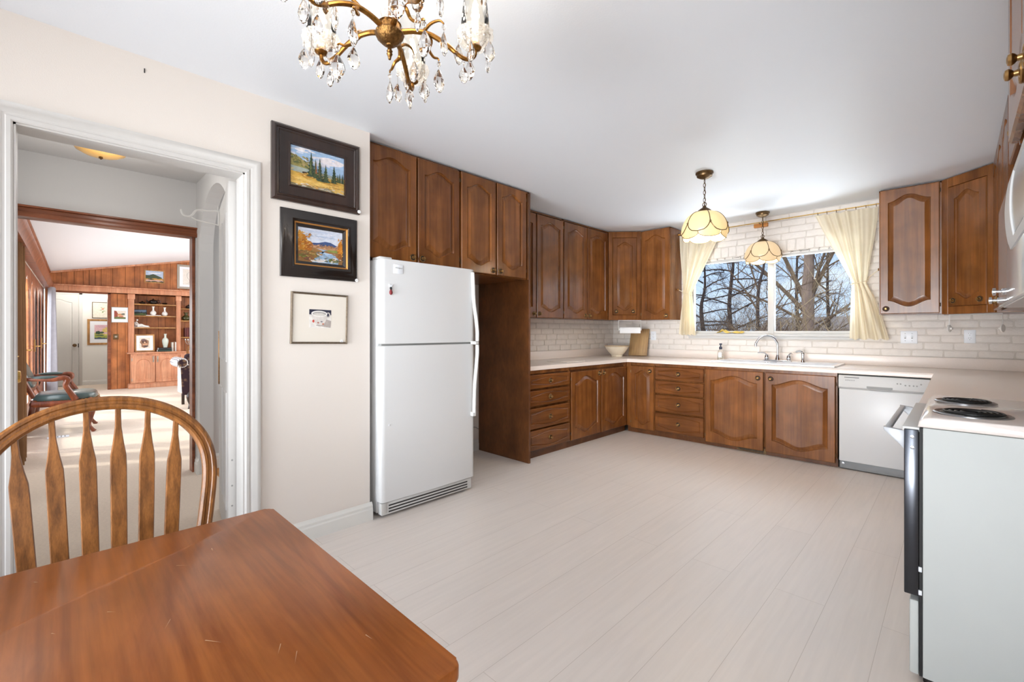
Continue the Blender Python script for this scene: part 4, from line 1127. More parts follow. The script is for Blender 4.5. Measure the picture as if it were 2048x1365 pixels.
# ------------------------------------------------------------------ pendant lamps with opal petal shades
def pendant(label, x, y, opal_m, power):
    p = thing('pendant_lamp', label, 'pendant lamp', (x, y, 0), 0, 'pendant lamps in front of the window')
    b = bmn(); lathe(b, [(0, H - 0.001), (0.066, H - 0.001), (0.068, H - 0.012), (0.060, H - 0.020), (0.058, H - 0.034), (0.034, H - 0.048), (0.012, H - 0.054), (0, H - 0.056)], n=28); obj('ceiling_canopy', b, M['brass_dark'], p)
    zt = 2.228
    z = H - 0.056; k = 0; b = bmn()
    while z > zt + 0.012:
        L = 0.036; pts = []
        for q in range(13):
            a = 2 * PI * q / 12; dx = 0.009 * math.cos(a); dz = (L / 2) * math.sin(a)
            pts.append((dx, 0, z - L / 2 + dz) if k % 2 else (0, dx, z - L / 2 + dz))
        tube(b, pts, 0.0024, 6); z -= L - 0.006; k += 1
    tube(b, [(0.004, 0.003, H - 0.05), (0.004, 0.002, zt)], 0.0018, 5)
    obj('chain', b, M['brass_dark'], p)
    b = bmn(); tube(b, [(0.016 * math.cos(2 * PI * q / 16), 0, zt + 0.012 + 0.016 * math.sin(2 * PI * q / 16)) for q in range(17)], 0.0032, 8); obj('loop', b, M['brass_dark'], p)
    b = bmn(); lathe(b, [(0, zt), (0.012, zt), (0.016, zt - 0.012), (0.032, zt - 0.022), (0.050, zt - 0.036), (0.058, zt - 0.052), (0.054, zt - 0.054), (0, zt - 0.054)], n=28); obj('shade_cap', b, M['brass_dark'], p)
    # upper dome: six rounded opal petals, and below each joint a smaller petal of the skirt
    z0 = zt - 0.05; Rd = 0.178
    def surf(t):              # t 0 at cap .. 1 at rim
        a = t * R(88); r = 0.052 + (Rd - 0.052) * math.sin(a) ** 0.9
        return r, z0 - 0.175 * (1 - math.cos(a)) ** 0.95
    def petal(a0, half, t0, t1, rd, name):
        bm = bmn(); nu, nv = 12, 14; vs = []
        for j in range(nv + 1):
            s = j / nv; t = t0 + (t1 - t0) * s
            wd = 1.0 if s < 0.62 else math.sqrt(max(0.0, 1 - ((s - 0.62) / 0.38) ** 2))
            row = []
            for i in range(nu + 1):
                u = (i / nu - 0.5) * 2
                r, z = surf(min(t, 1.0)); r += rd
                if t > 1: z -= (t - 1) * 0.16; r -= (t - 1) * 0.05
                a = a0 + u * half * max(wd, 0.04) * 0.97
                row.append(bm.verts.new((r * math.cos(a), r * math.sin(a), z)))
            vs.append(row)
        for j in range(nv):
            for i in range(nu): bm.faces.new((vs[j][i], vs[j][i + 1], vs[j + 1][i + 1], vs[j + 1][i]))
        return obj(name, bm, opal_m, p, ang=80), vs
    def edge_pts(a0, half, t0, t1, rd):
        out = []
        for sgn in (-1, 1):
            seq = []
            for j in range(21):
                s = j / 20; t = t0 + (t1 - t0) * s
                wd = 1.0 if s < 0.62 else math.sqrt(max(0.0, 1 - ((s - 0.62) / 0.38) ** 2))
                r, z = surf(min(t, 1.0)); r += rd
                if t > 1: z -= (t - 1) * 0.16; r -= (t - 1) * 0.05
                a = a0 + sgn * half * max(wd, 0.03)
                seq.append((r * math.cos(a), r * math.sin(a), z))
            out += seq if sgn < 0 else list(reversed(seq))[1:]
        return out
    lead = bmn()
    for k in range(6):
        a = 2 * PI * k / 6 + 0.62
        petal(a, PI / 6, 0.0, 1.06, 0.0, 'upper_petal'); tube(lead, edge_pts(a, PI / 6, 0.0, 1.06, 0.001), 0.0032, 6)
        a2 = a + PI / 6
        petal(a2, PI / 6, 0.80, 1.34, -0.004, 'skirt_petal'); tube(lead, edge_pts(a2, PI / 6, 0.80, 1.34, -0.003), 0.0026, 6)
        r, z = surf(0.74)
        lathe(lead, [(0, 0.006), (0.009, 0.0), (0.006, -0.014), (0, -0.018)], ((r + 0.003) * math.cos(a2), (r + 0.003) * math.sin(a2), z), 6)
    obj('leading', lead, M['brass_dark'], p)
    b = bmn(); lathe(b, [(0, -0.05), (0.02, -0.045), (0.028, -0.02), (0.022, 0.01), (0.012, 0.03), (0.012, 0.05), (0, 0.05)], (0, 0, zt - 0.11), 14); obj('bulb', b, M['bulb'], p)
    lamp('pendant_light', 'POINT', (0, 0, zt - 0.212), power=power, color=(1, 0.86, 0.68), size=0.05, parent=p)
pendant('lit cream petal pendant lamp, the larger-looking one nearer the camera', -1.452, 3.681, M['opal'], 19)
pendant('dimmer cream petal pendant lamp hanging close to the window', -1.495, 5.36, M['opal2'], 3)

# ------------------------------------------------------------------ dining table
t = thing('dining_table', 'scratched reddish-brown wooden table filling the lower left corner', 'table', (-1.302, -1.15, 0), 0)
TW, TL = 0.805, 1.556
def rrect(x0, x1, y0, y1, r, n=5):
    out = []
    for cx, cy, a0 in ((x1 - r, y1 - r, 0), (x0 + r, y1 - r, 90), (x0 + r, y0 + r, 180), (x1 - r, y0 + r, 270)):
        for k in range(n + 1):
            a = R(a0 + 90 * k / n); out.append((cx + r * math.cos(a), cy + r * math.sin(a)))
    return out
b = bmn(); prism(b, rrect(0, TW, 0, TL, 0.016), 0.727, 0.75, 'Z', bev=0.004); obj('tabletop', b, M['table'], t, ang=50)
b = bmn()
box(b, 0.07, TW - 0.07, 0.07, 0.09, 0.645, 0.727); box(b, 0.07, TW - 0.07, TL - 0.09, TL - 0.07, 0.645, 0.727); box(b, 0.07, 0.09, 0.07, TL - 0.07, 0.645, 0.727); box(b, TW - 0.09, TW - 0.07, 0.07, TL - 0.07, 0.645, 0.727)
obj('apron', b, M['table'], t)
for x in (0.06, TW - 0.06):
    for y in (0.06, TL - 0.06):
        b = bmn(); box(b, x - 0.027, x + 0.027, y - 0.027, y + 0.027, 0.60, 0.727, 0.003)
        lathe(b, [(0.027, 0.60), (0.019, 0.59), (0.026, 0.57), (0.027, 0.50), (0.018, 0.18), (0.022, 0.15), (0.015, 0.12), (0.014, 0.0)], (x, y, 0), 16); obj('leg', b, M['table'], t)
# pale scratches worn into the varnish
b = bmn(); rs = random.Random(5)
for k in range(26):
    x, y, a, L = rs.uniform(0.05, TW - 0.05), rs.uniform(0.75, TL - 0.05), rs.uniform(-0.5, 0.9), rs.uniform(0.006, 0.03)
    w = rs.uniform(0.0004, 0.0010); dx, dy = L * math.cos(a), L * math.sin(a)
    b.faces.new([b.verts.new(q) for q in ((x - dy / L * w, y + dx / L * w, 0.7503), (x + dy / L * w, y - dx / L * w, 0.7503), (x + dx, y + dy, 0.7503))])
so = obj('scratch_marks', b, plain('bare_scratch', (206, 166, 128), 0.6), t, smooth=False); so['kind'] = 'stuff'

# ------------------------------------------------------------------ arrow-back windsor chair
ch = thing('dining_chair', 'oak arrow-back hoop chair pulled up to the table in front of the doorway', 'chair', (-1.455, 0.095, 0), 0)
def cbx(z): return -0.105 - (z - 0.45) * 0.215
hp = [(-0.190, 0.452), (-0.205, 0.56), (-0.226, 0.68), (-0.240, 0.80), (-0.226, 0.885), (-0.178, 0.955), (-0.10, 1.003), (0, 1.020)]
hp = hp + [(-y, z) for y, z in reversed(hp[:-1])]
pts = smooth_path([(cbx(z), y, z) for y, z in hp], 6)
b = bmn(); rings = []
sec = [(-0.018, -0.011), (-0.018, 0.007), (-0.012, 0.012), (-0.006, 0.012), (-0.003, 0.009), (0.003, 0.009), (0.006, 0.012), (0.012, 0.012), (0.018, 0.007), (0.018, -0.011)]
fwd = Vector((1, 0, 0.215)).normalized()
for i, q in enumerate(pts):
    T = (pts[min(i + 1, len(pts) - 1)] - pts[max(i - 1, 0)]).normalized(); N = fwd.cross(T).normalized()
    rings.append([b.verts.new(q + N * s + fwd * d) for s, d in sec])
for a, c in zip(rings, rings[1:]):
    for k in range(10): b.faces.new((a[k], a[(k + 1) % 10], c[(k + 1) % 10], c[k]))
b.faces.new(rings[0]); b.faces.new(rings[-1])
obj('back_hoop', b, M['oak'], ch)
def hoop_z(y):
    y = abs(y); best = 1.0
    for a, c in zip(pts, pts[1:]):
        if a.z > 0.8 and (abs(a.y) - y) * (abs(c.y) - y) <= 0: best = max(a.z, c.z); break
    return best
for k in range(6):
    yt = -0.166 + 0.0655 * k; yb = -0.128 + 0.0512 * k
    zt, zb = hoop_z(yt) - 0.012, 0.455
    prof = [(0.0, 0.010), (0.05, 0.012), (0.16, 0.0165), (0.70, 0.0175), (0.76, 0.0170), (0.82, 0.012), (0.90, 0.0070), (1.0, 0.0060)]
    b = bmn(); fr, bk = [], []
    L, Rr = [], []
    for s, w in prof:
        z = zb + (zt - zb) * s; y = yb + (yt - yb) * s; x = cbx(z)
        L.append((x, y - w, z)); Rr.append((x, y + w, z))
    d = 0.0055
    rg = []
    for (l, r2) in zip(L, Rr):
        rg.append([b.verts.new(c) for c in ((l[0] + d, l[1] + 0.002, l[2]), (r2[0] + d, r2[1] - 0.002, r2[2]), (r2[0] + d - 0.003, r2[1], r2[2]), (r2[0] - d, r2[1], r2[2]), (l[0] - d, l[1], l[2]), (l[0] + d - 0.003, l[1], l[2]))])
    for a, c in zip(rg, rg[1:]):
        for q in range(6): b.faces.new((a[q], a[(q + 1) % 6], c[(q + 1) % 6], c[q]))
    b.faces.new(rg[0]); b.faces.new(rg[-1])
    obj('arrow_spindle', b, M['oak'], ch)
b = bmn(); prism(b, [(-0.15, -0.18), (-0.02, -0.215), (0.20, -0.225), (0.255, -0.19), (0.27, 0), (0.255, 0.19), (0.20, 0.225), (-0.02, 0.215), (-0.15, 0.18), (-0.165, 0)], 0.42, 0.455, 'Z', bev=0.010); obj('seat', b, M['oak'], ch, ang=60)
for sx_, sy in ((1, 1), (1, -1), (-1, 1), (-1, -1)):
    x0_, x1_ = (0.17, 0.22) if sx_ > 0 else (-0.10, -0.17)
    b = bmn(); pl = [(x0_ + (x1_ - x0_) * q, sy * (0.14 + 0.06 * q), 0.425 * (1 - q)) for q in (0, 0.15, 0.3, 0.4, 0.5, 0.62, 0.72, 0.9, 1.0)]
    tube(b, pl, [0.013, 0.016, 0.019, 0.014, 0.020, 0.019, 0.013, 0.011, 0.011], 12); obj('leg', b, M['oak'], ch)
b = bmn(); tube(b, [(-0.137, 0.170, 0.2), (0.193, 0.17, 0.2)], 0.010, 8); tube(b, [(-0.137, -0.170, 0.2), (0.193, -0.17, 0.2)], 0.010, 8); tube(b, [(0.03, -0.17, 0.2), (0.03, 0.17, 0.2)], 0.010, 8); obj('stretcher', b, M['oak'], ch)

# ------------------------------------------------------------------ framed pictures
def frame_ring(w, h, prof):
    bm = bmn(); lp = []
    for d, y in prof:
        lp.append([bm.verts.new(c) for c in ((d, -y, d), (w - d, -y, d), (w - d, -y, h - d), (d, -y, h - d))])
    for a, c in zip(lp, lp[1:]):
        for k in range(4): bm.faces.new((a[k], a[(k + 1) % 4], c[(k + 1) % 4], c[k]))
    return bm
def painting(name, x0, z0, w, h, layers, parent, y=-0.010):
    bm = bmn(); mats = []
    for i, (poly, mt) in enumerate(layers):
        st_ = 0.00022 if len(layers) < 60 else 0.00004
        if mt not in mats: mats.append(mt)
        k = mats.index(mt); yy = y - i * st_
        pv = [(x0 + min(max(u, 0), 1) * w, z0 + min(max(v, 0), 1) * h) for u, v in poly]
        try: prism(bm, pv, yy, yy + st_ * 0.9 if i else yy + 0.006, 'Y', mi=k)
        except ValueError: pass
    return obj(name, bm, mats, parent, smooth=False)
FULL = [(0, 0), (1, 0), (1, 1), (0, 1)]
def ragged(v0, amp, n, seed, base=0.0, tilt=0.0):
    r = random.Random(seed)
    return [(0, base)] + [(1, base)] + [(1 - k / n, v0 + tilt * (1 - k / n) + r.uniform(-amp, amp)) for k in range(n + 1)]
def spruce(u, v, hh, w, seed):
    r = random.Random(seed); n = 7; L, Q = [], []
    for k in range(n):
        s = k / n; L.append((u - w * (1 - s) * r.uniform(0.75, 1.1), v + hh * s)); L.append((u - w * (1 - s) * 0.45, v + hh * (s + 0.5 / n)))
        Q.append((u + w * (1 - s) * r.uniform(0.75, 1.1), v + hh * s)); Q.append((u + w * (1 - s) * 0.45, v + hh * (s + 0.5 / n)))
    return L + [(u, v + hh)] + list(reversed(Q))
def blob(u, v, ru, rv, seed, n=11):
    r = random.Random(seed)
    return [(u + ru * math.cos(2 * PI * k / n) * r.uniform(0.75, 1.15), v + rv * math.sin(2 * PI * k / n) * r.uniform(0.75, 1.15)) for k in range(n)]

def dabs(n, u0, u1, v0, v1, su, sv, cols, seed, slope=0.0):
    # short brush strokes scattered over a patch of the canvas
    r = random.Random(seed); out = []
    for k in range(n):
        u, v = r.uniform(u0, u1), r.uniform(v0, v1); a, c = su * r.uniform(0.5, 1.3), sv * r.uniform(0.5, 1.3)
        t_ = slope + r.uniform(-0.3, 0.3)
        out.append(([(u - a, v - c - a * t_), (u + a * 0.8, v - c * 0.6 + a * t_), (u + a, v + c * 0.5 + a * t_), (u - a * 0.7, v + c - a * t_)], g_(*cols[r.randrange(len(cols))])))
    return out
def pic_at(name, label, y0, z0, x=XW, rz=90): return thing(name, label, 'picture', (x, y0, z0), rz, 'framed pictures')
def sticker(p, x, z, y):
    b = bmn(); lathe(b, [(0, 0), (0.0105, 0.0), (0.0105, 0.001), (0, 0.0012)], n=16); o = obj('price_sticker', b, M['paper'], p, (x, y, z), (R(90), 0, 0))
    b = bmn(); box(b, -0.005, 0.005, -0.0016, -0.0012, -0.001, 0.001); obj('sticker_writing', b, M['grille'], o, None, (R(-90), 0, 0))

# topmost: spruces in a golden field
p = pic_at('framed_painting', 'topmost dark wide-framed painting of spruce trees in a golden field, left of the refrigerator', 0.838, 1.953)
W, Hh = 0.514, 0.427
obj('picture_frame', frame_ring(W, Hh, [(0, 0), (0, 0.018), (0.012, 0.030), (0.022, 0.030), (0.026, 0.024), (0.034, 0.026), (0.040, 0.019), (0.088, 0.017), (0.092, 0.022), (0.098, 0.022), (0.101, 0.008)]), M['framedk'], p)
g_ = lambda *c: paint(*c)
lay = [(FULL, g_(160, 190, 222)), (blob(0.72, 0.80, 0.35, 0.10, 1), g_(226, 220, 224)), (blob(0.25, 0.93, 0.2, 0.06, 2), g_(232, 230, 234)), (blob(0.55, 0.68, 0.2, 0.06, 3), g_(214, 212, 222)), ([(0, 0.35), (0.6, 0.35), (0.42, 0.52), (0.25, 0.66), (0.1, 0.78), (0, 0.82)], g_(150, 142, 84)), (blob(0.14, 0.62, 0.11, 0.05, 4), g_(118, 112, 58)), ([(0, 0.33), (1, 0.26), (1, 0.44), (0.6, 0.46), (0, 0.50)], g_(158, 168, 160)), (ragged(0.37, 0.02, 14, 5, tilt=-0.05), g_(216, 176, 84)), (ragged(0.24, 0.02, 14, 6, tilt=-0.06), g_(228, 190, 106)), (blob(0.3, 0.30, 0.2, 0.03, 7), g_(188, 136, 60)), (blob(0.75, 0.22, 0.2, 0.03, 8), g_(196, 150, 76)), (ragged(0.07, 0.03, 12, 9, tilt=-0.03), g_(150, 138, 104)), (blob(0.6, 0.06, 0.16, 0.03, 10), g_(196, 188, 172)), (blob(0.27, 0.37, 0.08, 0.03, 11), g_(66, 50, 36))]
lay += dabs(40, 0, 0.9, 0.62, 0.98, 0.06, 0.018, [(186, 206, 232), (208, 214, 230), (150, 182, 220), (226, 222, 228)], 301, 0.05)
lay += dabs(46, 0, 0.34, 0.50, 0.76, 0.028, 0.016, [(128, 124, 66), (160, 150, 92), (110, 108, 60), (172, 150, 104), (96, 104, 66)], 302, -0.5)
lay += dabs(110, 0, 1, 0.06, 0.42, 0.045, 0.010, [(226, 186, 98), (206, 162, 74), (236, 204, 128), (184, 138, 64), (214, 170, 84), (176, 146, 84)], 303, -0.06)
lay += dabs(30, 0.1, 1, 0.0, 0.10, 0.05, 0.012, [(176, 164, 136), (130, 124, 98), (204, 196, 184), (196, 150, 80)], 304, -0.1)
for k, (u, v, hh, w) in enumerate(((0.36, 0.30, 0.62, 0.09), (0.44, 0.28, 0.50, 0.06), (0.52, 0.27, 0.56, 0.07), (0.63, 0.24, 0.46, 0.075), (0.79, 0.26, 0.46, 0.075), (0.90, 0.30, 0.26, 0.04), (0.96, 0.30, 0.26, 0.04), (0.86, 0.30, 0.22, 0.035))):
    lay.append((spruce(u, v, hh, w, 20 + k), g_(44, 62, 44) if k % 2 == 0 else g_(64, 76, 46)))
lay += [(spruce(0.35, 0.34, 0.46, 0.035, 30), g_(96, 104, 58)), (spruce(0.51, 0.32, 0.38, 0.025, 31), g_(92, 84, 52)), (spruce(0.45, 0.40, 0.30, 0.022, 32), g_(140, 84, 52)), (blob(0.58, 0.26, 0.14, 0.04, 33), g_(58, 72, 48))]
for (u, v, hh, w) in ((0.36, 0.30, 0.5, 0.07), (0.52, 0.27, 0.46, 0.06), (0.63, 0.24, 0.38, 0.06), (0.79, 0.26, 0.36, 0.06)):
    for q in range(9):
        lay += dabs(2, u - w * (1 - q / 10), u + w * (1 - q / 10), v + hh * q / 9, v + hh * q / 9, 0.016, 0.012, [(52, 74, 50), (78, 92, 56), (36, 52, 40), (104, 112, 66)], 310 + q + int(u * 100), 0.3)
painting('painting', 0.100, 0.098, W - 0.200, Hh - 0.196, lay, p)
sticker(p, W - 0.012, 0.014, -0.032)

p = pic_at('framed_painting', 'middle black and gilt framed painting of a river with autumn trees, left of the refrigerator', 0.885, 1.529)
W, Hh = 0.452, 0.386
obj('picture_frame', frame_ring(W, Hh, [(0, 0), (0, 0.012), (0.006, 0.018), (0.014, 0.020), (0.026, 0.024), (0.042, 0.036), (0.056, 0.040), (0.066, 0.036), (0.070, 0.028)]), M['frameblk'], p)
obj('gilt_liner', frame_ring(W, Hh, [(0.069, 0.024), (0.070, 0.030), (0.077, 0.026), (0.079, 0.018)]), M['framegold'], p)
obj('inner_liner', frame_ring(W, Hh, [(0.078, 0.014), (0.079, 0.022), (0.094, 0.014), (0.096, 0.008)]), M['frameblk'], p)
lay = [(FULL, g_(206, 212, 226)), (blob(0.5, 0.78, 0.4, 0.03, 41), g_(176, 190, 212)), (blob(0.4, 0.92, 0.4, 0.03, 42), g_(186, 198, 220)), ([(0.1, 0.50), (1, 0.50), (0.86, 0.57), (0.72, 0.65), (0.6, 0.66), (0.45, 0.60), (0.3, 0.58)], g_(62, 82, 128)), (ragged(0.52, 0.025, 16, 43), g_(178, 134, 98)), (ragged(0.43, 0.02, 14, 44), g_(150, 108, 62)), ([(0.55, 0.40), (1, 0.44), (1, 0.34), (0.7, 0.36)], g_(132, 142, 70)), ([(0.40, 0.42), (0.66, 0.40), (0.52, 0.35), (0.78, 0.28), (0.92, 0.16), (0.9, 0.0), (0.25, 0.0), (0.34, 0.14), (0.52, 0.22), (0.46, 0.30), (0.58, 0.36)], g_(150, 178, 206)), ([(0, 0.0), (0.3, 0.0), (0.36, 0.12), (0.46, 0.22), (0.36, 0.33), (0, 0.36)], g_(144, 104, 56)), (blob(0.12, 0.18, 0.14, 0.05, 45), g_(110, 122, 56)), (blob(0.4, 0.25, 0.14, 0.035, 46), g_(176, 132, 72)), (blob(0.1, 0.56, 0.12, 0.28, 47), g_(192, 128, 40)), (blob(0.22, 0.48, 0.11, 0.18, 48), g_(176, 104, 34)), (blob(0.04, 0.78, 0.05, 0.14, 49), g_(206, 148, 58)), (blob(0.95, 0.5, 0.07, 0.26, 50), g_(206, 132, 40)), (blob(0.95, 0.24, 0.07, 0.12, 51), g_(146, 92, 40)), (blob(0.18, 0.62, 0.02, 0.015, 56), g_(226, 186, 96)), (blob(0.22, 0.09, 0.1, 0.06, 52), g_(124, 72, 66)), (blob(0.47, 0.06, 0.11, 0.06, 53), g_(222, 214, 208)), (blob(0.78, 0.10, 0.12, 0.07, 54), g_(104, 110, 52)), (blob(0.82, 0.15, 0.06, 0.05, 55), g_(232, 222, 214)), (blob(0.33, 0.05, 0.06, 0.03, 57), g_(226, 214, 204)), (blob(0.66, 0.30, 0.12, 0.012, 58), g_(196, 212, 230))]
lay += dabs(34, 0.1, 0.95, 0.68, 0.98, 0.08, 0.012, [(196, 206, 224), (216, 218, 230), (180, 194, 216)], 320)
lay += dabs(60, 0.2, 0.9, 0.44, 0.56, 0.025, 0.012, [(186, 140, 104), (160, 112, 82), (206, 164, 130), (142, 104, 70)], 321)
lay += dabs(60, 0, 0.28, 0.34, 0.86, 0.022, 0.022, [(206, 140, 46), (182, 108, 34), (222, 168, 76), (150, 92, 36), (196, 150, 84)], 322, 0.4)
lay += dabs(34, 0.88, 1, 0.2, 0.8, 0.018, 0.022, [(206, 140, 46), (182, 108, 34), (222, 168, 76), (150, 92, 36)], 323, 0.4)
lay += dabs(60, 0, 0.45, 0.06, 0.32, 0.03, 0.014, [(150, 112, 62), (118, 122, 60), (96, 92, 50), (176, 140, 80), (132, 84, 56)], 324)
lay += dabs(40, 0.4, 0.86, 0.05, 0.32, 0.045, 0.006, [(168, 192, 216), (136, 166, 198), (202, 216, 232), (120, 146, 176)], 325, -0.1)
lay += dabs(26, 0.55, 1, 0.0, 0.18, 0.03, 0.014, [(108, 114, 56), (84, 82, 46), (150, 124, 74), (226, 216, 206)], 326)
painting('painting', 0.095, 0.095, W - 0.19, Hh - 0.19, lay, p)
sticker(p, W - 0.008, 0.008, -0.022)

p = pic_at('framed_print', 'lowest thin-framed matted print of a small teacup, left of the refrigerator', 0.938, 1.147)
p.rotation_euler = (0, R(1.2), R(90))
W, Hh = 0.335, 0.300
obj('picture_frame', frame_ring(W, Hh, [(0, 0), (0, 0.010), (0.003, 0.014), (0.006, 0.012), (0.009, 0.014), (0.012, 0.009)]), M['framepew'], p)
b = bmn(); box(b, 0.010, W - 0.010, -0.008, -0.002, 0.010, Hh - 0.010); obj('picture_mat', b, M['matte_mat'], p)
def ell(u, v, ru, rv, n=22): return [(u + ru * math.cos(2 * PI * k / n), v + rv * math.sin(2 * PI * k / n)) for k in range(n)]
lay = [(FULL, g_(228, 224, 218)), ([(0, 0.72), (1, 0.72), (1, 1), (0, 1)], g_(40, 42, 62)), ([(0.3, 0.12), (0.98, 0.02), (1, 0.4), (0.7, 0.5)], g_(176, 166, 160)), (ell(0.86, 0.72, 0.10, 0.15), g_(196, 190, 184)), (ell(0.85, 0.72, 0.055, 0.09), g_(60, 60, 76)), ([(0.10, 0.76), (0.16, 0.42), (0.30, 0.20), (0.52, 0.14), (0.68, 0.24), (0.78, 0.46), (0.80, 0.78)], g_(214, 208, 202)), (ell(0.45, 0.78, 0.36, 0.16), g_(238, 236, 232)), (ell(0.45, 0.77, 0.31, 0.12), g_(176, 172, 168)), (ell(0.45, 0.73, 0.26, 0.08), g_(206, 202, 196)), (blob(0.19, 0.36, 0.05, 0.09, 60, 7), g_(190, 72, 60)), (blob(0.4, 0.28, 0.05, 0.04, 61, 7), g_(178, 110, 96)), (blob(0.55, 0.34, 0.06, 0.04, 62, 7), g_(128, 128, 136)), (blob(0.62, 0.22, 0.05, 0.04, 63, 7), g_(200, 120, 92))]
painting('print', 0.102, 0.095, 0.13, 0.108, lay, p, y=-0.0085)
sticker(p, W - 0.036, 0.016, -0.0095)

b = bmn(); box(b, -0.001, 0.003, -0.002, 0.002, -0.010, 0.010)
tag(obj('wall_nail', b, M['slot'], loc=(XW, 0.295, 2.435)), 'tiny dark nail in the cream wall above the doorway casing', 'nail')

# ------------------------------------------------------------------ chandelier
CC = Vector((-1.164, 0.678, 2.066))
cl = thing('chandelier', 'brass five-arm chandelier with etched glass shades and crystal drops above the table', 'chandelier', CC, 0)
b = bmn(); lathe(b, [(0.0, -0.066), (0.0035, -0.064), (0.005, -0.056), (0.0085, -0.048), (0.006, -0.044), (0.0085, -0.040), (0.006, -0.036), (0.0055, -0.028), (0.011, -0.026), (0.012, -0.022), (0.022, -0.018), (0.036, -0.004), (0.041, 0.008), (0.039, 0.014), (0.031, 0.016), (0.030, 0.034), (0.033, 0.037), (0.030, 0.040), (0.012, 0.042), (0, 0.042)], n=32, flute=lambda a, z: 1 + (0.03 * math.cos(12 * a) if -0.02 < z < 0.012 else 0)); obj('hub', b, M['hubbrass'], cl)
b = bmn(); lathe(b, [(0.012, 0.04), (0.020, 0.05), (0.027, 0.075), (0.022, 0.10), (0.012, 0.118), (0.010, 0.13), (0.022, 0.14), (0.028, 0.165), (0.020, 0.20), (0.010, 0.215), (0.010, 0.222)], n=20, flute=lambda a, z: 1 + 0.06 * math.cos(8 * a)); obj('glass_column', b, M['pressed'], cl)
b = bmn(); lathe(b, [(0.004, 0.03), (0.004, 0.24), (0.016, 0.24), (0.018, 0.25), (0.006, 0.27), (0.005, 0.30)], n=14); tube(b, [(0, 0, 0.28), (0, 0, H - 2.066 - 0.02)], 0.004, 8); lathe(b, [(0, H - 2.066 - 0.035), (0.02, H - 2.066 - 0.03), (0.055, H - 2.066 - 0.012), (0.06, H - 2.066 - 0.001), (0, H - 2.066 - 0.001)], n=24); obj('stem', b, M['brass'], cl)
DROP = [(r * 1.5, z * 1.35) for r, z in [(0, -0.056), (0.005, -0.053), (0.0105, -0.044), (0.0125, -0.036), (0.0105, -0.027), (0.006, -0.017), (0.002, -0.010), (0.0, -0.009)]]
drop_me = {}
def crystal(parent, loc, a=0.0, bead=True, s=1.0, ln=0.0):
    key = (bead, round(ln, 3))
    if key not in drop_me:
        bm = bmn()
        lathe(bm, [(r, z - ln) for r, z in DROP], n=8)
        for v in bm.verts: v.co.y *= 0.5
        if bead: lathe(bm, [(0, 0.008), (0.004, 0.006), (0.0055, 0.001), (0.004, -0.004), (0, -0.006)], n=8)
        tube(bm, [(0, 0, 0.014), (0, 0, -0.012 - ln)], 0.0005, 4, mi=1)
        o = obj('crystal_drop', bm, [M['crystal'], M['brass_dark']], parent, smooth=False); drop_me[key] = o.data
    else:
        o = bpy.data.objects.new('crystal_drop', drop_me[key]); COL.objects.link(o); o.parent = parent
    o.location = loc; o.rotation_euler = (0, 0, a); o.scale = (s, s, s)
    return o
RA = 0.25
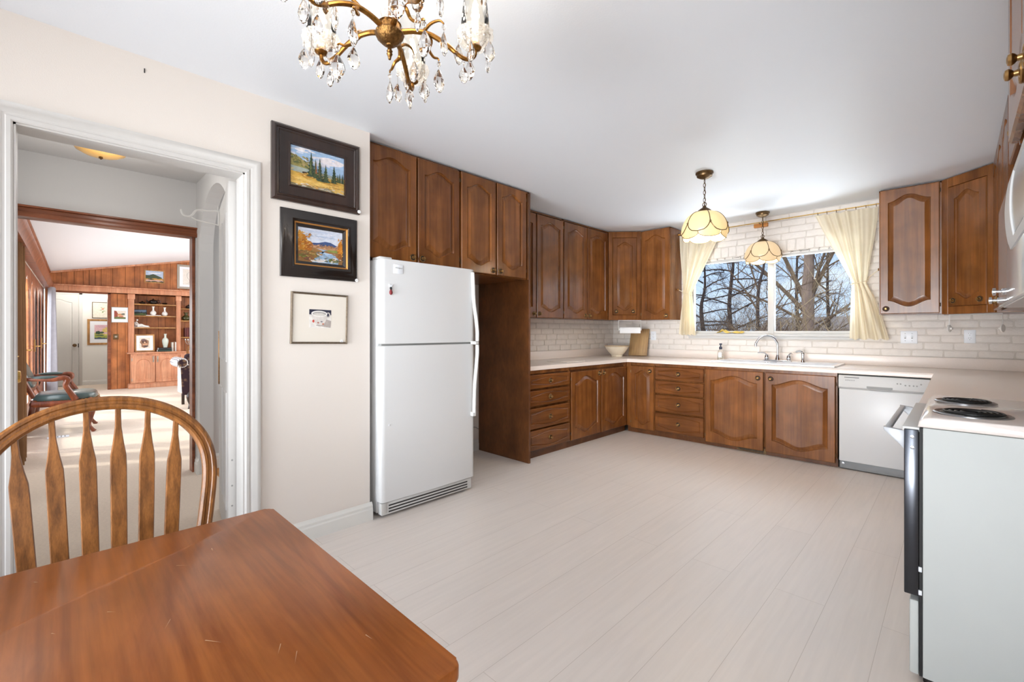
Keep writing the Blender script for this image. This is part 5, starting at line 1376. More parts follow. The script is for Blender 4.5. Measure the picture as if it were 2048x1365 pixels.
for i in range(5):
    a = R(60 + 72 * i); u = Vector((math.cos(a), math.sin(a), 0)); sdev = Vector((-math.sin(a), math.cos(a), 0))
    P = lambda r, z, s=0: tuple(u * r + sdev * s + Vector((0, 0, z)))
    b = bmn()
    ap = smooth_path([P(0.028, 0.020), P(0.07, 0.030), P(0.115, 0.028), P(0.16, 0.008), P(0.205, -0.022), P(0.232, -0.026), P(0.248, -0.012), P(RA, 0.010)], 5)
    tube(b, ap, lerp_list([0.0085, 0.0075, 0.0075, 0.0070, 0.0062, 0.006, 0.006, 0.006], len(ap)), 10)
    arm = obj('arm', b, M['brass'], cl)
    b = bmn(); tp = smooth_path([P(0.10, 0.030), P(0.118, 0.014, 0.006), P(0.114, -0.004, 0.020), P(0.128, -0.016, 0.034), P(0.142, -0.012, 0.044), P(0.146, -0.018, 0.046)], 4); tube(b, tp, lerp_list([0.006, 0.006, 0.0045, 0.004, 0.003, 0.0025], len(tp)), 8)
    tp = smooth_path([P(0.095, 0.032), P(0.115, 0.052, -0.012), P(0.14, 0.058, -0.024), P(0.152, 0.046, -0.03)], 4); tube(b, tp, lerp_list([0.006, 0.0045, 0.0035, 0.002], len(tp)), 8)
    obj('twig_hook', b, M['brass'], arm)
    e_ = u * RA
    b = bmn(); lathe(b, [(0.006, 0.002), (0.017, 0.008), (0.020, 0.013), (0.016, 0.017), (0.013, 0.03), (0.0, 0.03)], tuple(e_), 18); obj('cup', b, M['brass'], arm)
    b = bmn(); lathe(b, [(0.010, 0.012), (0.030, 0.010), (0.045, 0.022), (0.053, 0.042), (0.055, 0.056), (0.052, 0.056), (0.042, 0.030), (0.026, 0.017), (0.010, 0.018)], tuple(e_), 36, flute=lambda a2, z: 1 + 0.045 * math.cos(12 * a2) * (1 if z > 0.03 else 0.3)); obj('bobeche', b, M['pressed'], arm, smooth=False)
    b = bmn(); lathe(b, [(0.0105, 0.02), (0.0105, 0.105), (0.0, 0.105)], tuple(e_), 14); obj('candle_sleeve', b, M['plate'], arm)
    b = bmn(); lathe(b, [(0, 0.104), (0.008, 0.106), (0.011, 0.125), (0.008, 0.142), (0.003, 0.156), (0, 0.162)], tuple(e_), 14); obj('bulb', b, M['bulb'], arm)
    b = bmn(); lathe(b, [(0.026, 0.026), (0.034, 0.034), (0.041, 0.055), (0.043, 0.08), (0.039, 0.12), (0.035, 0.15), (0.037, 0.185), (0.044, 0.21)], tuple(e_), 30, caps=False)
    lathe(b, [(0.025, 0.026), (0.033, 0.034), (0.040, 0.055), (0.042, 0.08), (0.038, 0.12), (0.034, 0.15), (0.036, 0.185), (0.043, 0.21)], tuple(e_), 30, caps=False); obj('hurricane_shade', b, M['lampglass'], arm)
    # frosted sprays etched into the shade
    b = bmn(); rr_ = random.Random(i)
    for q in range(6):
        a0 = q * PI / 3 + 0.4
        for w in range(6):
            z = 0.062 + w * 0.017; r = 0.0437 - max(0, z - 0.08) * 0.13; aa = a0 + (0.12 if w % 2 else -0.12)
            pc = [(aa + 0.10 * math.cos(x) * (1 if w % 2 else -1) * 0.9, z + 0.006 * math.sin(x)) for x in [2 * PI * y / 7 for y in range(7)]]
            b.faces.new([b.verts.new((e_.x + r * math.cos(x), e_.y + r * math.sin(x), y)) for x, y in pc])
    obj('etched_spray', b, plain('frost_%d' % i, (250, 246, 238), 0.7), arm, smooth=False)
    lamp('candle_light', 'POINT', tuple(e_ + Vector((0, 0, 0.15))), power=1.1, color=(1, 0.93, 0.84), size=0.012, parent=cl)
    for q in range(5):
        aa = a + 2 * PI * q / 5 + 0.5; cxy = e_ + Vector((0.050 * math.cos(aa), 0.050 * math.sin(aa), 0.030))
        crystal(arm, tuple(cxy), aa + 0.8, True, 1.0, 0.018 if q % 2 else 0.0)
    crystal(arm, P(0.146, -0.030, 0.046), a + 0.6, True, 1.15); crystal(arm, P(0.152, 0.036, -0.03), a + 1.1, True, 1.1); crystal(arm, P(0.215, -0.042), a, True, 0.8)

# ------------------------------------------------------------------ doorway leaf and hall
b = bmn()
box(b, -14.3, XW - 0.06, -0.9, 0.965, -0.1, 0.0); box(b, -14.3, -4.72, 0.965, 4.5, -0.1, 0.0)
struct('floor_carpet', b, M['carpet'])
b = bmn(); box(b, -4.72, XL - 0.1, 0.965, 3.1, -0.1, 0.0); struct('floor_passage', b, M['block'])
b = bmn(); box(b, -4.82, XW - 0.12, -0.4, 3.1, H, H + 0.1); struct('ceiling_hall', b, M['hallwall'])
b = bmn(); box(b, -4.80, XW - 0.12, -0.30, -0.20, 0, H); struct('wall_hall_left', b, M['hallwall'])
b = bmn(); OZ = 2.04
box(b, -4.80, -4.70, -0.40, -0.20, 0, 3.6); box(b, -4.80, -4.70, -0.20, 0.855, OZ, 3.6); box(b, -4.80, -4.70, 0.855, 4.5, 0, 3.6)
struct('wall_hall_far', b, M['hallwall'])
b = bmn()
ax0, ax1, spz, rise = -4.58, -3.62, 1.90, 0.455
ar = [(-4.1 + 0.48 * math.cos(PI * k / 20), spz + rise * math.sin(PI * k / 20)) for k in range(21)]
prism(b, [(XW - 0.12, 0), (XW - 0.12, H), (-4.70, H), (-4.70, 0), (ax0, 0)] + list(reversed(ar)) + [(ax1, 0)], 0.865, 0.965, 'Y')
struct('wall_hall_right', b, M['hallwall'])
b = bmn(); box(b, -4.8, XL - 0.1, 3.1, 3.2, 0, H); struct('wall_passage_end', b, M['hallwall'])
b = bmn(); box(b, XL - 0.1 - 0.01, XL - 0.1, 1.31, 3.1, 0, H); struct('wall_passage', b, M['hallwall'])
b = bmn(); baseboard(b, (-4.70, 0.966), (-4.70, 3.1), (1, 0), 0.13); baseboard(b, (-4.58, 0.865), (-4.70, 0.865), (0, -1), 0.13); baseboard(b, (-4.7, -0.2), (-2.83, -0.2), (0, 1), 0.13); struct('baseboard_hall', b, M['base'])
# brown casing of the wide opening into the living room
b = bmn()
for (y0, y1, z0, z1, xa, xb) in ((-0.20, 0.868, OZ - 0.012, OZ + 0.022, -4.80, -4.668), (-0.20, 0.870, OZ + 0.022, OZ + 0.062, -4.72, -4.682), (-0.20, 0.872, OZ + 0.056, OZ + 0.070, -4.72, -4.662)): box(b, xa, xb, y0, y1, z0, z1, 0.003)
box(b, -4.81, -4.70, 0.835, 0.858, 0, OZ)
struct('trim_2', b, M['trim_brown'], smooth=True)

dl = thing('doorway_leaf', 'white panelled door standing open in the kitchen doorway, edge towards the table', 'door', (-2.832, 0.664, 0.012), 0)
dang = math.degrees(math.atan2(0.120, -0.75))
dl.rotation_euler = (0, 0, R(dang + 180)); dl.rotation_euler = (0, 0, math.atan2(-0.120, 0.75))
DL = 0.76                                            # local x from 0 (hinge edge) to -DL, visible face at y=0, thickness +y
b = bmn(); box(b, -DL, 0, 0.004, 0.046, 0, 2.03, 0.002)
leaf = obj('door_leaf', b, M['trim'], dl)
for (px0, px1) in ((-DL + 0.11, -DL / 2 - 0.045), (-DL / 2 + 0.045, -0.11)):
    for pz0, pz1 in ((0.19, 0.86), (1.03, 1.88)):
        fr_ = frame_ring(px1 - px0, pz1 - pz0, [(0, 0), (0.004, 0.006), (0.012, 0.006), (0.020, 0.001), (0.05, 0.0002)])
        o = obj('panel_moulding', fr_, M['trim'], leaf, (px0, 0.004, pz0))
b = bmn(); box(b, -DL + 0.006, -DL + 0.05, -0.002, 0.004, 0.85, 1.21, 0.002); obj('escutcheon', b, M['brass'], dl)
for z in (0.17, 0.25, 0.36, 0.5):
    b = bmn(); lathe(b, [(0, 0), (0.005, 0.0), (0.004, 0.001), (0, 0.001)], n=10, axis='X'); obj('edge_screw', b, M['grille'], dl, (0.0, 0.02, z))
b = bmn(); box(b, -0.03, 0.010, 0.0465, 0.052, 0.0, 2.0); obj('hinge_leaf', b, M['trim'], dl)
hk = thing('coat_hook', 'white wire coat hook on the open panelled door', 'hook', (-2.832, 0.664, 0.0), 0)
hk.rotation_euler = dl.rotation_euler
b = bmn(); x = -DL + 0.055
tube(b, smooth_path([(x, 0.001, 1.965), (x, -0.004, 2.02), (x, -0.004, 2.055)], 4), 0.003, 8)
tube(b, smooth_path([(x, -0.002, 2.025), (x, -0.05, 2.020), (x, -0.120, 2.012), (x, -0.145, 1.980), (x, -0.165, 1.965), (x, -0.195, 1.972), (x, -0.205, 2.005)], 5), 0.006, 8)
tube(b, smooth_path([(x, -0.004, 1.93), (x, -0.06, 1.938), (x, -0.120, 1.948), (x, -0.150, 1.962)], 5), 0.004, 8)
tube(b, [(x, -0.002, 2.03), (x, -0.002, 1.925)], 0.004, 8)
obj('hook_wire', b, M['wire'], hk)

hl = thing('ceiling_lamp', 'brass-rimmed flush ceiling lamp in the hall beyond the doorway', 'ceiling lamp', (-4.20, 0.225, H), 0)
b = bmn(); lathe(b, [(0, -0.001), (0.15, -0.001), (0.155, -0.012), (0.15, -0.02), (0.0, -0.02)], n=32); obj('lamp_rim', b, M['brass_lite'], hl)
b = bmn(); lathe(b, [(0.145, -0.018), (0.13, -0.045), (0.09, -0.068), (0.04, -0.078), (0, -0.08)], n=32, flute=lambda a, z: 1 + 0.02 * math.cos(10 * a)); obj('glass_bowl', b, plain('amber_glass', (214, 168, 96), 0.25), hl)
b = bmn(); lathe(b, [(0, -0.078), (0.010, -0.08), (0.012, -0.09), (0, -0.1)], n=12); obj('finial', b, M['brass_dark'], hl)
lamp('hall_fill', 'POINT', (-3.9, 0.3, 2.2), power=5, color=(1, 0.98, 0.95), size=0.1)  # added fill for the hall, whose own ceiling lamp is off
kd = thing('hall_door_knob', 'round brass door knob at the left edge of the hall, above the chair back', 'door knob', (-4.30, -0.20, 0.925), 0)
b = bmn(); lathe(b, [(0, 0), (0.034, 0), (0.032, 0.006), (0.012, 0.010), (0.012, 0.02), (0.036, 0.026), (0.040, 0.036), (0.034, 0.048), (0, 0.05)], n=24); obj('knob', b, M['brass_lite'], kd, None, (R(-90), 0, 0))

# ------------------------------------------------------------------ living room shell
FX = -12.57
def zc(y): return 2.375 + 0.205 * (y + 0.10)          # sloping ceiling
b = bmn(); prism(b, [(-0.6, zc(-0.6)), (4.5, zc(4.5)), (4.5, zc(4.5) + 0.1), (-0.6, zc(-0.6) + 0.1)], -14.3, -4.76, 'X'); struct('ceiling_living', b, M['ceil_live'])
b = bmn(); rp = random.Random(4)
def planks(bm, y0, y1, z0, z1f, x0=FX - 0.03, x1=FX, mi=0):
    y = y0
    while y < y1 - 0.01:
        w = rp.choice((0.09, 0.13, 0.15, 0.18, 0.20)); ye = min(y + w, y1)
        prism(bm, [(y, z0), (ye - 0.005, z0), (ye - 0.005, z1f(ye)), (y, z1f(y))], x0, x1, 'X', mi=mi); y = ye
planks(b, -0.45, 4.5, 2.0, zc); planks(b, 0.80, 1.13, 0, lambda y: 2.05); planks(b, 3.62, 4.5, 0, lambda y: 2.05)
box(b, FX - 0.06, FX - 0.03, -0.45, 4.5, 2.0, 3.4, mi=1); box(b, FX - 0.06, FX - 0.03, 0.80, 1.13, 0, 2.05, mi=1); box(b, FX - 0.06, FX - 0.03, 3.6, 4.5, 0, 2.05, mi=1)
box(b, FX - 0.06, FX, -0.45, -0.055, 0, 2.0)
struct('wall_living_far', b, [M['panel'], M['cab_dark']])
b = bmn(); box(b, -14.3, -4.8, 4.4, 4.5, 0, 3.5); struct('wall_living_side', b, M['whitewall'])
b = bmn()
box(b, FX, FX + 0.10, -0.15, 4.4, 2.015, 2.115, 0.004); box(b, FX, FX + 0.13, -0.15, 4.4, 2.115, 2.14, 0.006)
prism(b, [(-0.12, zc(-0.12)), (4.4, zc(4.4)), (4.4, zc(4.4) - 0.035), (-0.12, zc(-0.12) - 0.035)], FX, FX + 0.03, 'X')
struct('trim_3', b, M['pine'], smooth=True)
b = bmn()
for (y0, y1, z0, z1) in ((-0.065, -0.018, 0, 2.01), (0.776, 0.824, 0, 2.01), (-0.065, 0.824, 1.985, 2.015)): box(b, FX - 0.10, FX + 0.018, y0, y1, z0, z1, 0.003)
struct('trim_4', b, M['trim_brown'], smooth=True)

# window wall of the living room: slightly skew to the hall
WLA = (-4.80, -0.292); WANG = 180 - 1.246
wl = lambda name, bm, mat: struct(name, bm, mat, smooth=True, loc=(WLA[0], WLA[1], 0), rot=(0, 0, R(WANG)))
b = bmn(); box(b, 0, 7.85, 0, 0.12, 2.02, 2.5); box(b, 0, 0.9, 0, 0.12, 0, 2.02); box(b, 7.55, 7.85, 0, 0.12, 0, 2.02); wl('wall_living_window', b, M['whitewall'])
b = bmn()
prism(b, [(0.0, 2.375), (-0.075, 2.375), (-0.07, 2.35), (-0.045, 2.325), (-0.02, 2.30), (0.0, 2.28)], 0, 7.85, 'X')
prism(b, [(0.0, 2.16), (-0.10, 2.16), (-0.115, 2.145), (-0.115, 2.13), (-0.10, 2.10), (-0.08, 2.06), (-0.075, 2.02), (0.0, 2.02)], 0, 7.85, 'X')
wl('trim_5', b, M['trim_brown'])
def french(s, w, k):
    bm = bmn(); st = 0.115
    box(bm, s, s + st, 0.01, 0.02, 0, 2.02); box(bm, s + w - st, s + w, 0.01, 0.02, 0, 2.02); box(bm, s + st, s + w - st, 0.01, 0.02, 0, 0.32)
    g0, g1 = s + st, s + w - st; rr = (g1 - g0) / 2; zc_ = 1.90 - rr
    apts = [((g0 + g1) / 2 + rr * math.cos(PI * q / 16), zc_ + rr * math.sin(PI * q / 16)) for q in range(17)]
    prism(bm, [(g1, 2.02), (g0, 2.02)] + list(reversed(apts)), 0.0101, 0.02, 'Y')
    d = wl('door_%d' % k, bm, M['trim_brown'])
    bm = bmn(); prism(bm, [(g0, 0.32), (g1, 0.32)] + apts, 0.0112, 0.0135, 'Y'); obj('pane', bm, M['glass_flat'], d, smooth=False)
    bm = bmn(); x = s + (st / 2 if k % 2 else w - st / 2); box(bm, x - 0.018, x + 0.018, 0.004, 0.012, 0.92, 1.10, 0.002); tube(bm, smooth_path([(x, 0.006, 1.0), (x, -0.045, 1.0), (x + (0.03 if k % 2 else -0.03), -0.048, 1.0), (x + (0.06 if k % 2 else -0.06), -0.048, 1.0)], 3), 0.006, 8); obj('lever_handle', bm, M['brass_lite'], d)
s = 0.92
for k in range(7):
    french(s, 0.92, k + 1); s += 0.945
# drapes hanging on the window wall
def drape(label, s0, s1, z0, z1, folds, mat, out):
    bm = bmn(); nu = 60; nv = 16; vs = []
    for j in range(nv + 1):
        v = j / nv; row = []
        for i in range(nu + 1):
            u = i / nu; sw = 1.0 - 0.16 * math.exp(-((v - 0.55) / 0.25) ** 2)
            row.append(bm.verts.new(((s0 + s1) / 2 + (u - 0.5) * (s1 - s0) * sw, -out + out * 0.55 * math.sin(2 * PI * folds * u) * (0.7 + 0.5 * v) + 0.012 * math.sin(17 * u + 2 * v), z1 + (z0 - z1) * v)))
        vs.append(row)
    for j in range(nv):
        for i in range(nu): bm.faces.new((vs[j][i], vs[j][i + 1], vs[j + 1][i + 1], vs[j + 1][i]))
    o = obj('drape', bm, mat, None, (WLA[0], WLA[1], 0), (0, 0, R(WANG)), ang=80); tag(o, label, 'curtain'); return o
drape('tan drape at the left edge of the living room opening, behind the brass knob', 1.12, 1.55, 0.012, 2.03, 5, M['curt_brown'], 0.040)
drape('grey drape in the far corner of the living room', 7.12, 7.62, 0.02, 2.04, 4, M['curt_grey'], 0.10)

# white passage behind the living room
b = bmn(); box(b, -14.1, -14.0, -0.5, 1.2, 0, 2.5); struct('wall_passage_back', b, M['whitewall'])
b = bmn(); box(b, -14.1, FX - 0.06, 1.05, 1.09, 0, 2.5); struct('wall_passage_right', b, M['whitewall'])
b = bmn(); box(b, -14.1, FX - 0.06, -0.40, -0.30, 0, 2.5); struct('wall_passage_left', b, M['whitewall'])
b = bmn(); box(b, -14.1, FX - 0.06, -0.40, 1.09, 2.30, 2.36); struct('ceiling_passage', b, M['whitewall'])
lamp('white_passage_fill', 'POINT', (-13.3, 0.4, 2.1), power=12, color=(1, 0.97, 0.92), size=0.12)  # added lamp to brighten the white passage, without a fixture
b = bmn(); baseboard(b, (-14.0, 0.44), (-14.0, 1.05), (1, 0), 0.1); struct('baseboard_passage', b, M['base'])
b = bmn(); box(b, -14.0, -13.985, -0.40, -0.30, 0, 2.08); box(b, -14.0, -13.98, 0.385, 0.44, 0, 2.09, 0.003); box(b, -14.0, -13.98, -0.40, 0.44, 2.035, 2.09, 0.003); struct('trim_6', b, M['trim'], smooth=True)
wd = thing('passage_door', 'white panelled door with a dark knob at the end of the living room passage', 'door', (-13.998, -0.30, 0.012), 90)
leaf2 = obj('door_leaf', panel_front(0.678, 2.02, 0.02, 0.10, 0.11, 0.07, 0.03), M['trim'], wd)
b = bmn(); lathe(b, [(0, 0), (0.030, 0), (0.028, 0.006), (0.012, 0.012), (0.012, 0.03), (0.034, 0.036), (0.036, 0.05), (0, 0.056)], n=18); obj('knob', b, M['brass_dark'], wd, (0.615, -0.02, 0.89), (R(90), 0, 0))
b = bmn(); box(b, 0.669, 0.684, -0.024, -0.018, 0.84, 0.93); obj('latch_plate', b, M['slot'], wd)
ol = thing('living_room_door', 'brown door open into the white passage, only its brass-fitted edge showing', 'door', (FX - 0.02, -0.062, 0.01), 0)
b = bmn(); box(b, -0.78, -0.11, -0.005, 0.034, 0, 1.97, 0.003); obj('door_leaf', b, M['trim_brown'], ol)
for z in (0.90, 1.10):
    b = bmn(); box(b, -0.112, -0.106, -0.004, 0.033, z - 0.055, z + 0.055, 0.001); obj('brass_plate', b, M['brass_lite'], ol)
b = bmn(); lathe(b, [(0, 0), (0.014, 0), (0.012, 0.03), (0.026, 0.036), (0.030, 0.05), (0.022, 0.06), (0, 0.062)], n=16); obj('knob', b, M['brass_lite'], ol, (-0.16, 0.034, 0.90), (R(-90), 0, 0))

# ------------------------------------------------------------------ built-in bookcase
bc = thing('bookcase', 'built-in wooden bookcase with open shelves and arched cupboard doors in the far living room', 'bookcase', (0, 0, 0), 0)
by0, by1 = 1.10, 3.60
b = bmn(); planks(b, by0, by1, 0.76, lambda y: 2.02, -12.88, -12.86); box(b, -12.90, -12.88, by0, by1, 0, 2.02, mi=1); box(b, -12.90, FX, by0 - 0.0, by0 + 0.02, 0.76, 2.02); box(b, -12.90, FX, by1 - 0.02, by1, 0.76, 2.02); box(b, -12.90, FX, by0, by1, 2.0, 2.02)
obj('back_panel', b, [M['panel'], M['cab_dark']], bc)
b = bmn(); box(b, -12.86, -12.405, by0 + 0.03, by1, 0.10, 0.735, 0.002); obj('cupboard_body', b, M['pine'], bc)
b = bmn(); box(b, -12.86, -12.385, by0 - 0.01, by1 + 0.02, 0.0, 0.075, 0.004); box(b, -12.86, -12.395, by0 - 0.005, by1, 0.075, 0.10, 0.006); obj('plinth', b, M['pine'], bc)
b = bmn(); box(b, -12.86, -12.37, by0 - 0.03, by1 + 0.02, 0.735, 0.765, 0.006); obj('ledge', b, M['pine'], bc)
for y0, y1 in ((1.102, 1.20), (1.935, 2.012), (2.75, 2.83)):
    b = bmn(); box(b, -12.60, -12.545, y0, y1, 0.765, 2.01, 0.002)
    for q in range(3): box(b, -12.546, -12.541, y0 + 0.012 + q * 0.022, y0 + 0.024 + q * 0.022, 0.80, 1.86)
    box(b, -12.60, -12.525, y0 - 0.012, y1 + 0.012, 1.90, 2.01, 0.004); obj('pilaster', b, M['pine'], bc)
for y0, y1, zs in ((1.12, 1.975, (1.81, 1.555, 1.30)), (1.975, 2.79, (1.735, 1.46, 1.085)), (2.79, 3.58, (1.81, 1.5, 1.2))):
    for z in zs:
        b = bmn(); box(b, -12.86, -12.565, y0, y1, z - 0.024, z, 0.003); obj('shelf', b, M['gold2'], bc)
def cup_door(y0, w, left):
    bm = bmn(); hh = 0.575; n = 20
    def rect(d, y):
        return [bm.verts.new((d + (w - 2 * d) * k / n, y, d)) for k in range(n + 1)] + [bm.verts.new((d + (w - 2 * d) * k / n, y, hh - d)) for k in range(n, -1, -1)]
    def outl(d, y):
        x0_, x1_ = 0.055 + d, w - 0.055 - d; lo, hi = [], []
        for k in range(n + 1):
            s_ = k / n; x_ = x0_ + (x1_ - x0_) * s_
            lo.append((x_, 0.05 + d)); hi.append(((x0_ + x1_) / 2 - (x1_ - x0_) / 2 * math.cos(PI * s_), hh - 0.06 - d - 0.16 + 0.16 * math.sin(PI * s_) ** 0.9))
        return [bm.verts.new((x_, y, z_)) for x_, z_ in lo] + [bm.verts.new((x_, y, z_)) for x_, z_ in reversed(hi)]
    L = [rect(0, 0), rect(0, -0.018), rect(0.003, -0.02), outl(0, -0.02), outl(0.008, -0.026), outl(0.016, -0.02), outl(0.022, -0.012), outl(0.05, -0.019)]
    m_ = 2 * (n + 1)
    for a, c in zip(L, L[1:]):
        for k in range(m_): bm.faces.new((a[k], a[(k + 1) % m_], c[(k + 1) % m_], c[k]))
    for lp in (L[0], L[-1]):
        for k in range(n): bm.faces.new((lp[k], lp[k + 1], lp[m_ - 2 - k], lp[m_ - 1 - k]))
    o = obj('cupboard_door', bm, M['pine'], bc, (-12.403, y0, 0.115), (0, 0, R(90)), ang=26)
    hx_ = w - 0.028 if left else 0.028
    b2 = bmn(); box(b2, hx_ - 0.012, hx_ + 0.012, -0.024, -0.018, 0.43, 0.56, 0.003); tube(b2, smooth_path([(hx_, -0.022, 0.455), (hx_, -0.045, 0.48), (hx_, -0.045, 0.52), (hx_, -0.022, 0.545)], 3), 0.006, 6); obj('handle', b2, M['silverframe'], o)
    for z in (0.07, 0.50):
        b2 = bmn(); xx = 0.006 if left else w - 0.006; box(b2, xx - 0.008, xx + 0.008, -0.024, -0.018, z - 0.03, z + 0.03, 0.001); obj('hinge', b2, M['silverframe'], o)
for y, w, l in ((1.142, 0.39, True), (1.55, 0.385, False), (1.985, 0.385, True), (2.39, 0.385, False), (2.80, 0.385, True), (3.2, 0.385, False)): cup_door(y, w, l)

# things on the shelves
SX = -12.66
def onshelf(name, label, cat, y, z, bm, mat, x=SX, rz=0, group=None):
    o = obj(name, bm, mat, None, (x, y, z + 0.001), (0, 0, R(rz))); return tag(o, label, cat, group)
def thing_on(name, label, cat, y, z, x=SX, rz=0, group=None): return thing(name, label, cat, (x, y, z + 0.001), rz, group)
o = thing_on('lidded_bowl', 'small black lidded bowl on the top shelf, left of the teapot', 'bowl', 1.345, 1.81)
b = bmn(); lathe(b, [(0, 0), (0.03, 0), (0.055, 0.02), (0.058, 0.03), (0, 0.032)], n=20); obj('bowl_body', b, M['blackcer'], o)
b = bmn(); lathe(b, [(0.056, 0.03), (0.03, 0.048), (0.006, 0.054), (0.011, 0.066), (0, 0.07)], n=20); obj('lid', b, M['blackcer'], o)
o = thing_on('teapot', 'black ceramic teapot on the top shelf of the bookcase', 'teapot', 1.535, 1.81)
b = bmn(); lathe(b, [(0, 0), (0.045, 0), (0.075, 0.03), (0.080, 0.055), (0.065, 0.085), (0.035, 0.097), (0, 0.097)], n=24); obj('pot', b, M['blackcer'], o)
b = bmn(); lathe(b, [(0.034, 0.096), (0.02, 0.106), (0.006, 0.110), (0.012, 0.122), (0, 0.127)], n=16); obj('lid', b, M['blackcer'], o)
b = bmn(); tube(b, smooth_path([(0, -0.07, 0.045), (0, -0.10, 0.06), (0, -0.115, 0.09)], 4), [0.016, 0.015, 0.014, 0.013, 0.012, 0.011, 0.010, 0.009, 0.008], 10); obj('spout', b, M['blackcer'], o)
b = bmn(); tube(b, smooth_path([(0, 0.066, 0.085), (0, 0.11, 0.088), (0, 0.118, 0.05), (0, 0.078, 0.03)], 5), 0.007, 8); obj('handle', b, M['blackcer'], o)
b = bmn(); lathe(b, [(0, 0), (0.03, 0), (0.05, 0.03), (0.056, 0.036), (0.05, 0.036), (0.03, 0.012), (0, 0.01)], n=22); onshelf('dish', 'small dark open dish on the top shelf, right of the teapot', 'dish', 1.735, 1.81, b, M['blackcer'])
def vase(name, label, y, z, prof, mat, x=SX): b = bmn(); lathe(b, prof, n=26); return onshelf(name, label, 'vase', y, z, b, mat, x)
VP = [(0, 0), (0.032, 0), (0.05, 0.025), (0.055, 0.05), (0.042, 0.08), (0.018, 0.10), (0.014, 0.13), (0.017, 0.165), (0.028, 0.19), (0.024, 0.19), (0.011, 0.16), (0, 0.15)]
vase('bottle_vase', 'white bottle vase with a flared neck on the second shelf, left one of two', 1.535, 1.571, VP, M['whitecer'])
vase('bottle_vase', 'white bottle vase with a flared neck on the second shelf, right one of two', 1.738, 1.556, VP, M['whitecer'])
b = bmn(); box(b, -0.07, 0.07, -0.13, 0.13, 0, 0.014, 0.003); onshelf('tray', 'thin white tray lying on the second shelf under the left bottle vase', 'tray', 1.535, 1.555, b, M['whitecer'])
p = thing('framed_painting', 'tiny dark framed landscape leaning on the second shelf of the bookcase', 'picture', (-12.70, 1.205, 1.557), 90)
obj('picture_frame', frame_ring(0.225, 0.135, [(0, 0), (0, 0.012), (0.01, 0.012), (0.012, 0.006)]), M['framedk'], p)
painting('painting', 0.011, 0.011, 0.203, 0.113, [(FULL, g_(96, 116, 140)), (ragged(0.6, 0.08, 10, 70), g_(36, 44, 36)), (ragged(0.28, 0.05, 10, 71), g_(96, 110, 58))], p, -0.006)
o = thing_on('figurine', 'white reclining nude figurine on the third shelf of the bookcase', 'figurine', 1.33, 1.30)
b = bmn(); box(b, -0.045, 0.045, -0.13, 0.14, 0, 0.014, 0.004); obj('plinth', b, M['whitecer'], o)
b = bmn(); tube(b, smooth_path([(0, -0.08, 0.035), (0, -0.095, 0.075), (0.0, -0.082, 0.12)], 4), lerp_list([0.036, 0.028, 0.034, 0.014], 9), 10); lathe(b, [(0, -0.024), (0.016, -0.016), (0.021, 0), (0.017, 0.016), (0, 0.024)], (0, -0.072, 0.158), 12)
tube(b, smooth_path([(0.01, -0.07, 0.036), (0.012, 0.0, 0.05), (0.01, 0.05, 0.03), (0.008, 0.125, 0.022)], 4), lerp_list([0.034, 0.026, 0.019, 0.012], 13), 10); tube(b, smooth_path([(-0.012, -0.07, 0.034), (-0.012, 0.01, 0.034), (-0.008, 0.12, 0.022)], 4), lerp_list([0.030, 0.022, 0.011], 9), 10)
tube(b, smooth_path([(0.03, -0.085, 0.115), (0.045, -0.06, 0.075), (0.035, -0.02, 0.05)], 4), lerp_list([0.013, 0.010, 0.008], 9), 8); tube(b, smooth_path([(-0.028, -0.09, 0.115), (-0.035, -0.115, 0.07), (-0.03, -0.118, 0.02)], 4), lerp_list([0.013, 0.010, 0.009], 9), 8); obj('figure', b, M['whitecer'], o)
p = thing('framed_print', 'gold-framed brown portrait print leaning on the bookcase ledge', 'picture', (-12.585, 1.215, 0.772), 90)
p.rotation_euler = (R(-7), 0, R(90))
obj('picture_frame', frame_ring(0.335, 0.375, [(0, 0), (0, 0.016), (0.022, 0.016), (0.026, 0.008)]), M['gold2'], p)
b = bmn(); box(b, 0.024, 0.311, -0.008, -0.002, 0.024, 0.351); obj('picture_mat', b, M['plate'], p)
painting('print', 0.075, 0.07, 0.185, 0.235, [(FULL, g_(226, 216, 200)), (blob(0.5, 0.45, 0.42, 0.42, 80), g_(150, 112, 84)), (blob(0.45, 0.62, 0.25, 0.2, 81), g_(92, 60, 48)), (blob(0.55, 0.35, 0.28, 0.14, 82), g_(196, 150, 116)), (blob(0.4, 0.8, 0.26, 0.1, 83), g_(120, 96, 96)), (blob(0.6, 0.2, 0.26, 0.08, 84), g_(84, 66, 62)), (blob(0.5, 0.55, 0.10, 0.07, 85), g_(222, 184, 150))], p, -0.0085)
vase('tall_vase', 'tall pale green vase standing on the stack of books on the ledge', 1.74, 0.852, [(0, 0), (0.035, 0), (0.038, 0.02), (0.055, 0.10), (0.06, 0.15), (0.05, 0.19), (0.022, 0.22), (0.018, 0.26), (0.028, 0.305), (0.024, 0.305), (0.014, 0.26), (0, 0.25)], M['celadon'], -12.60)
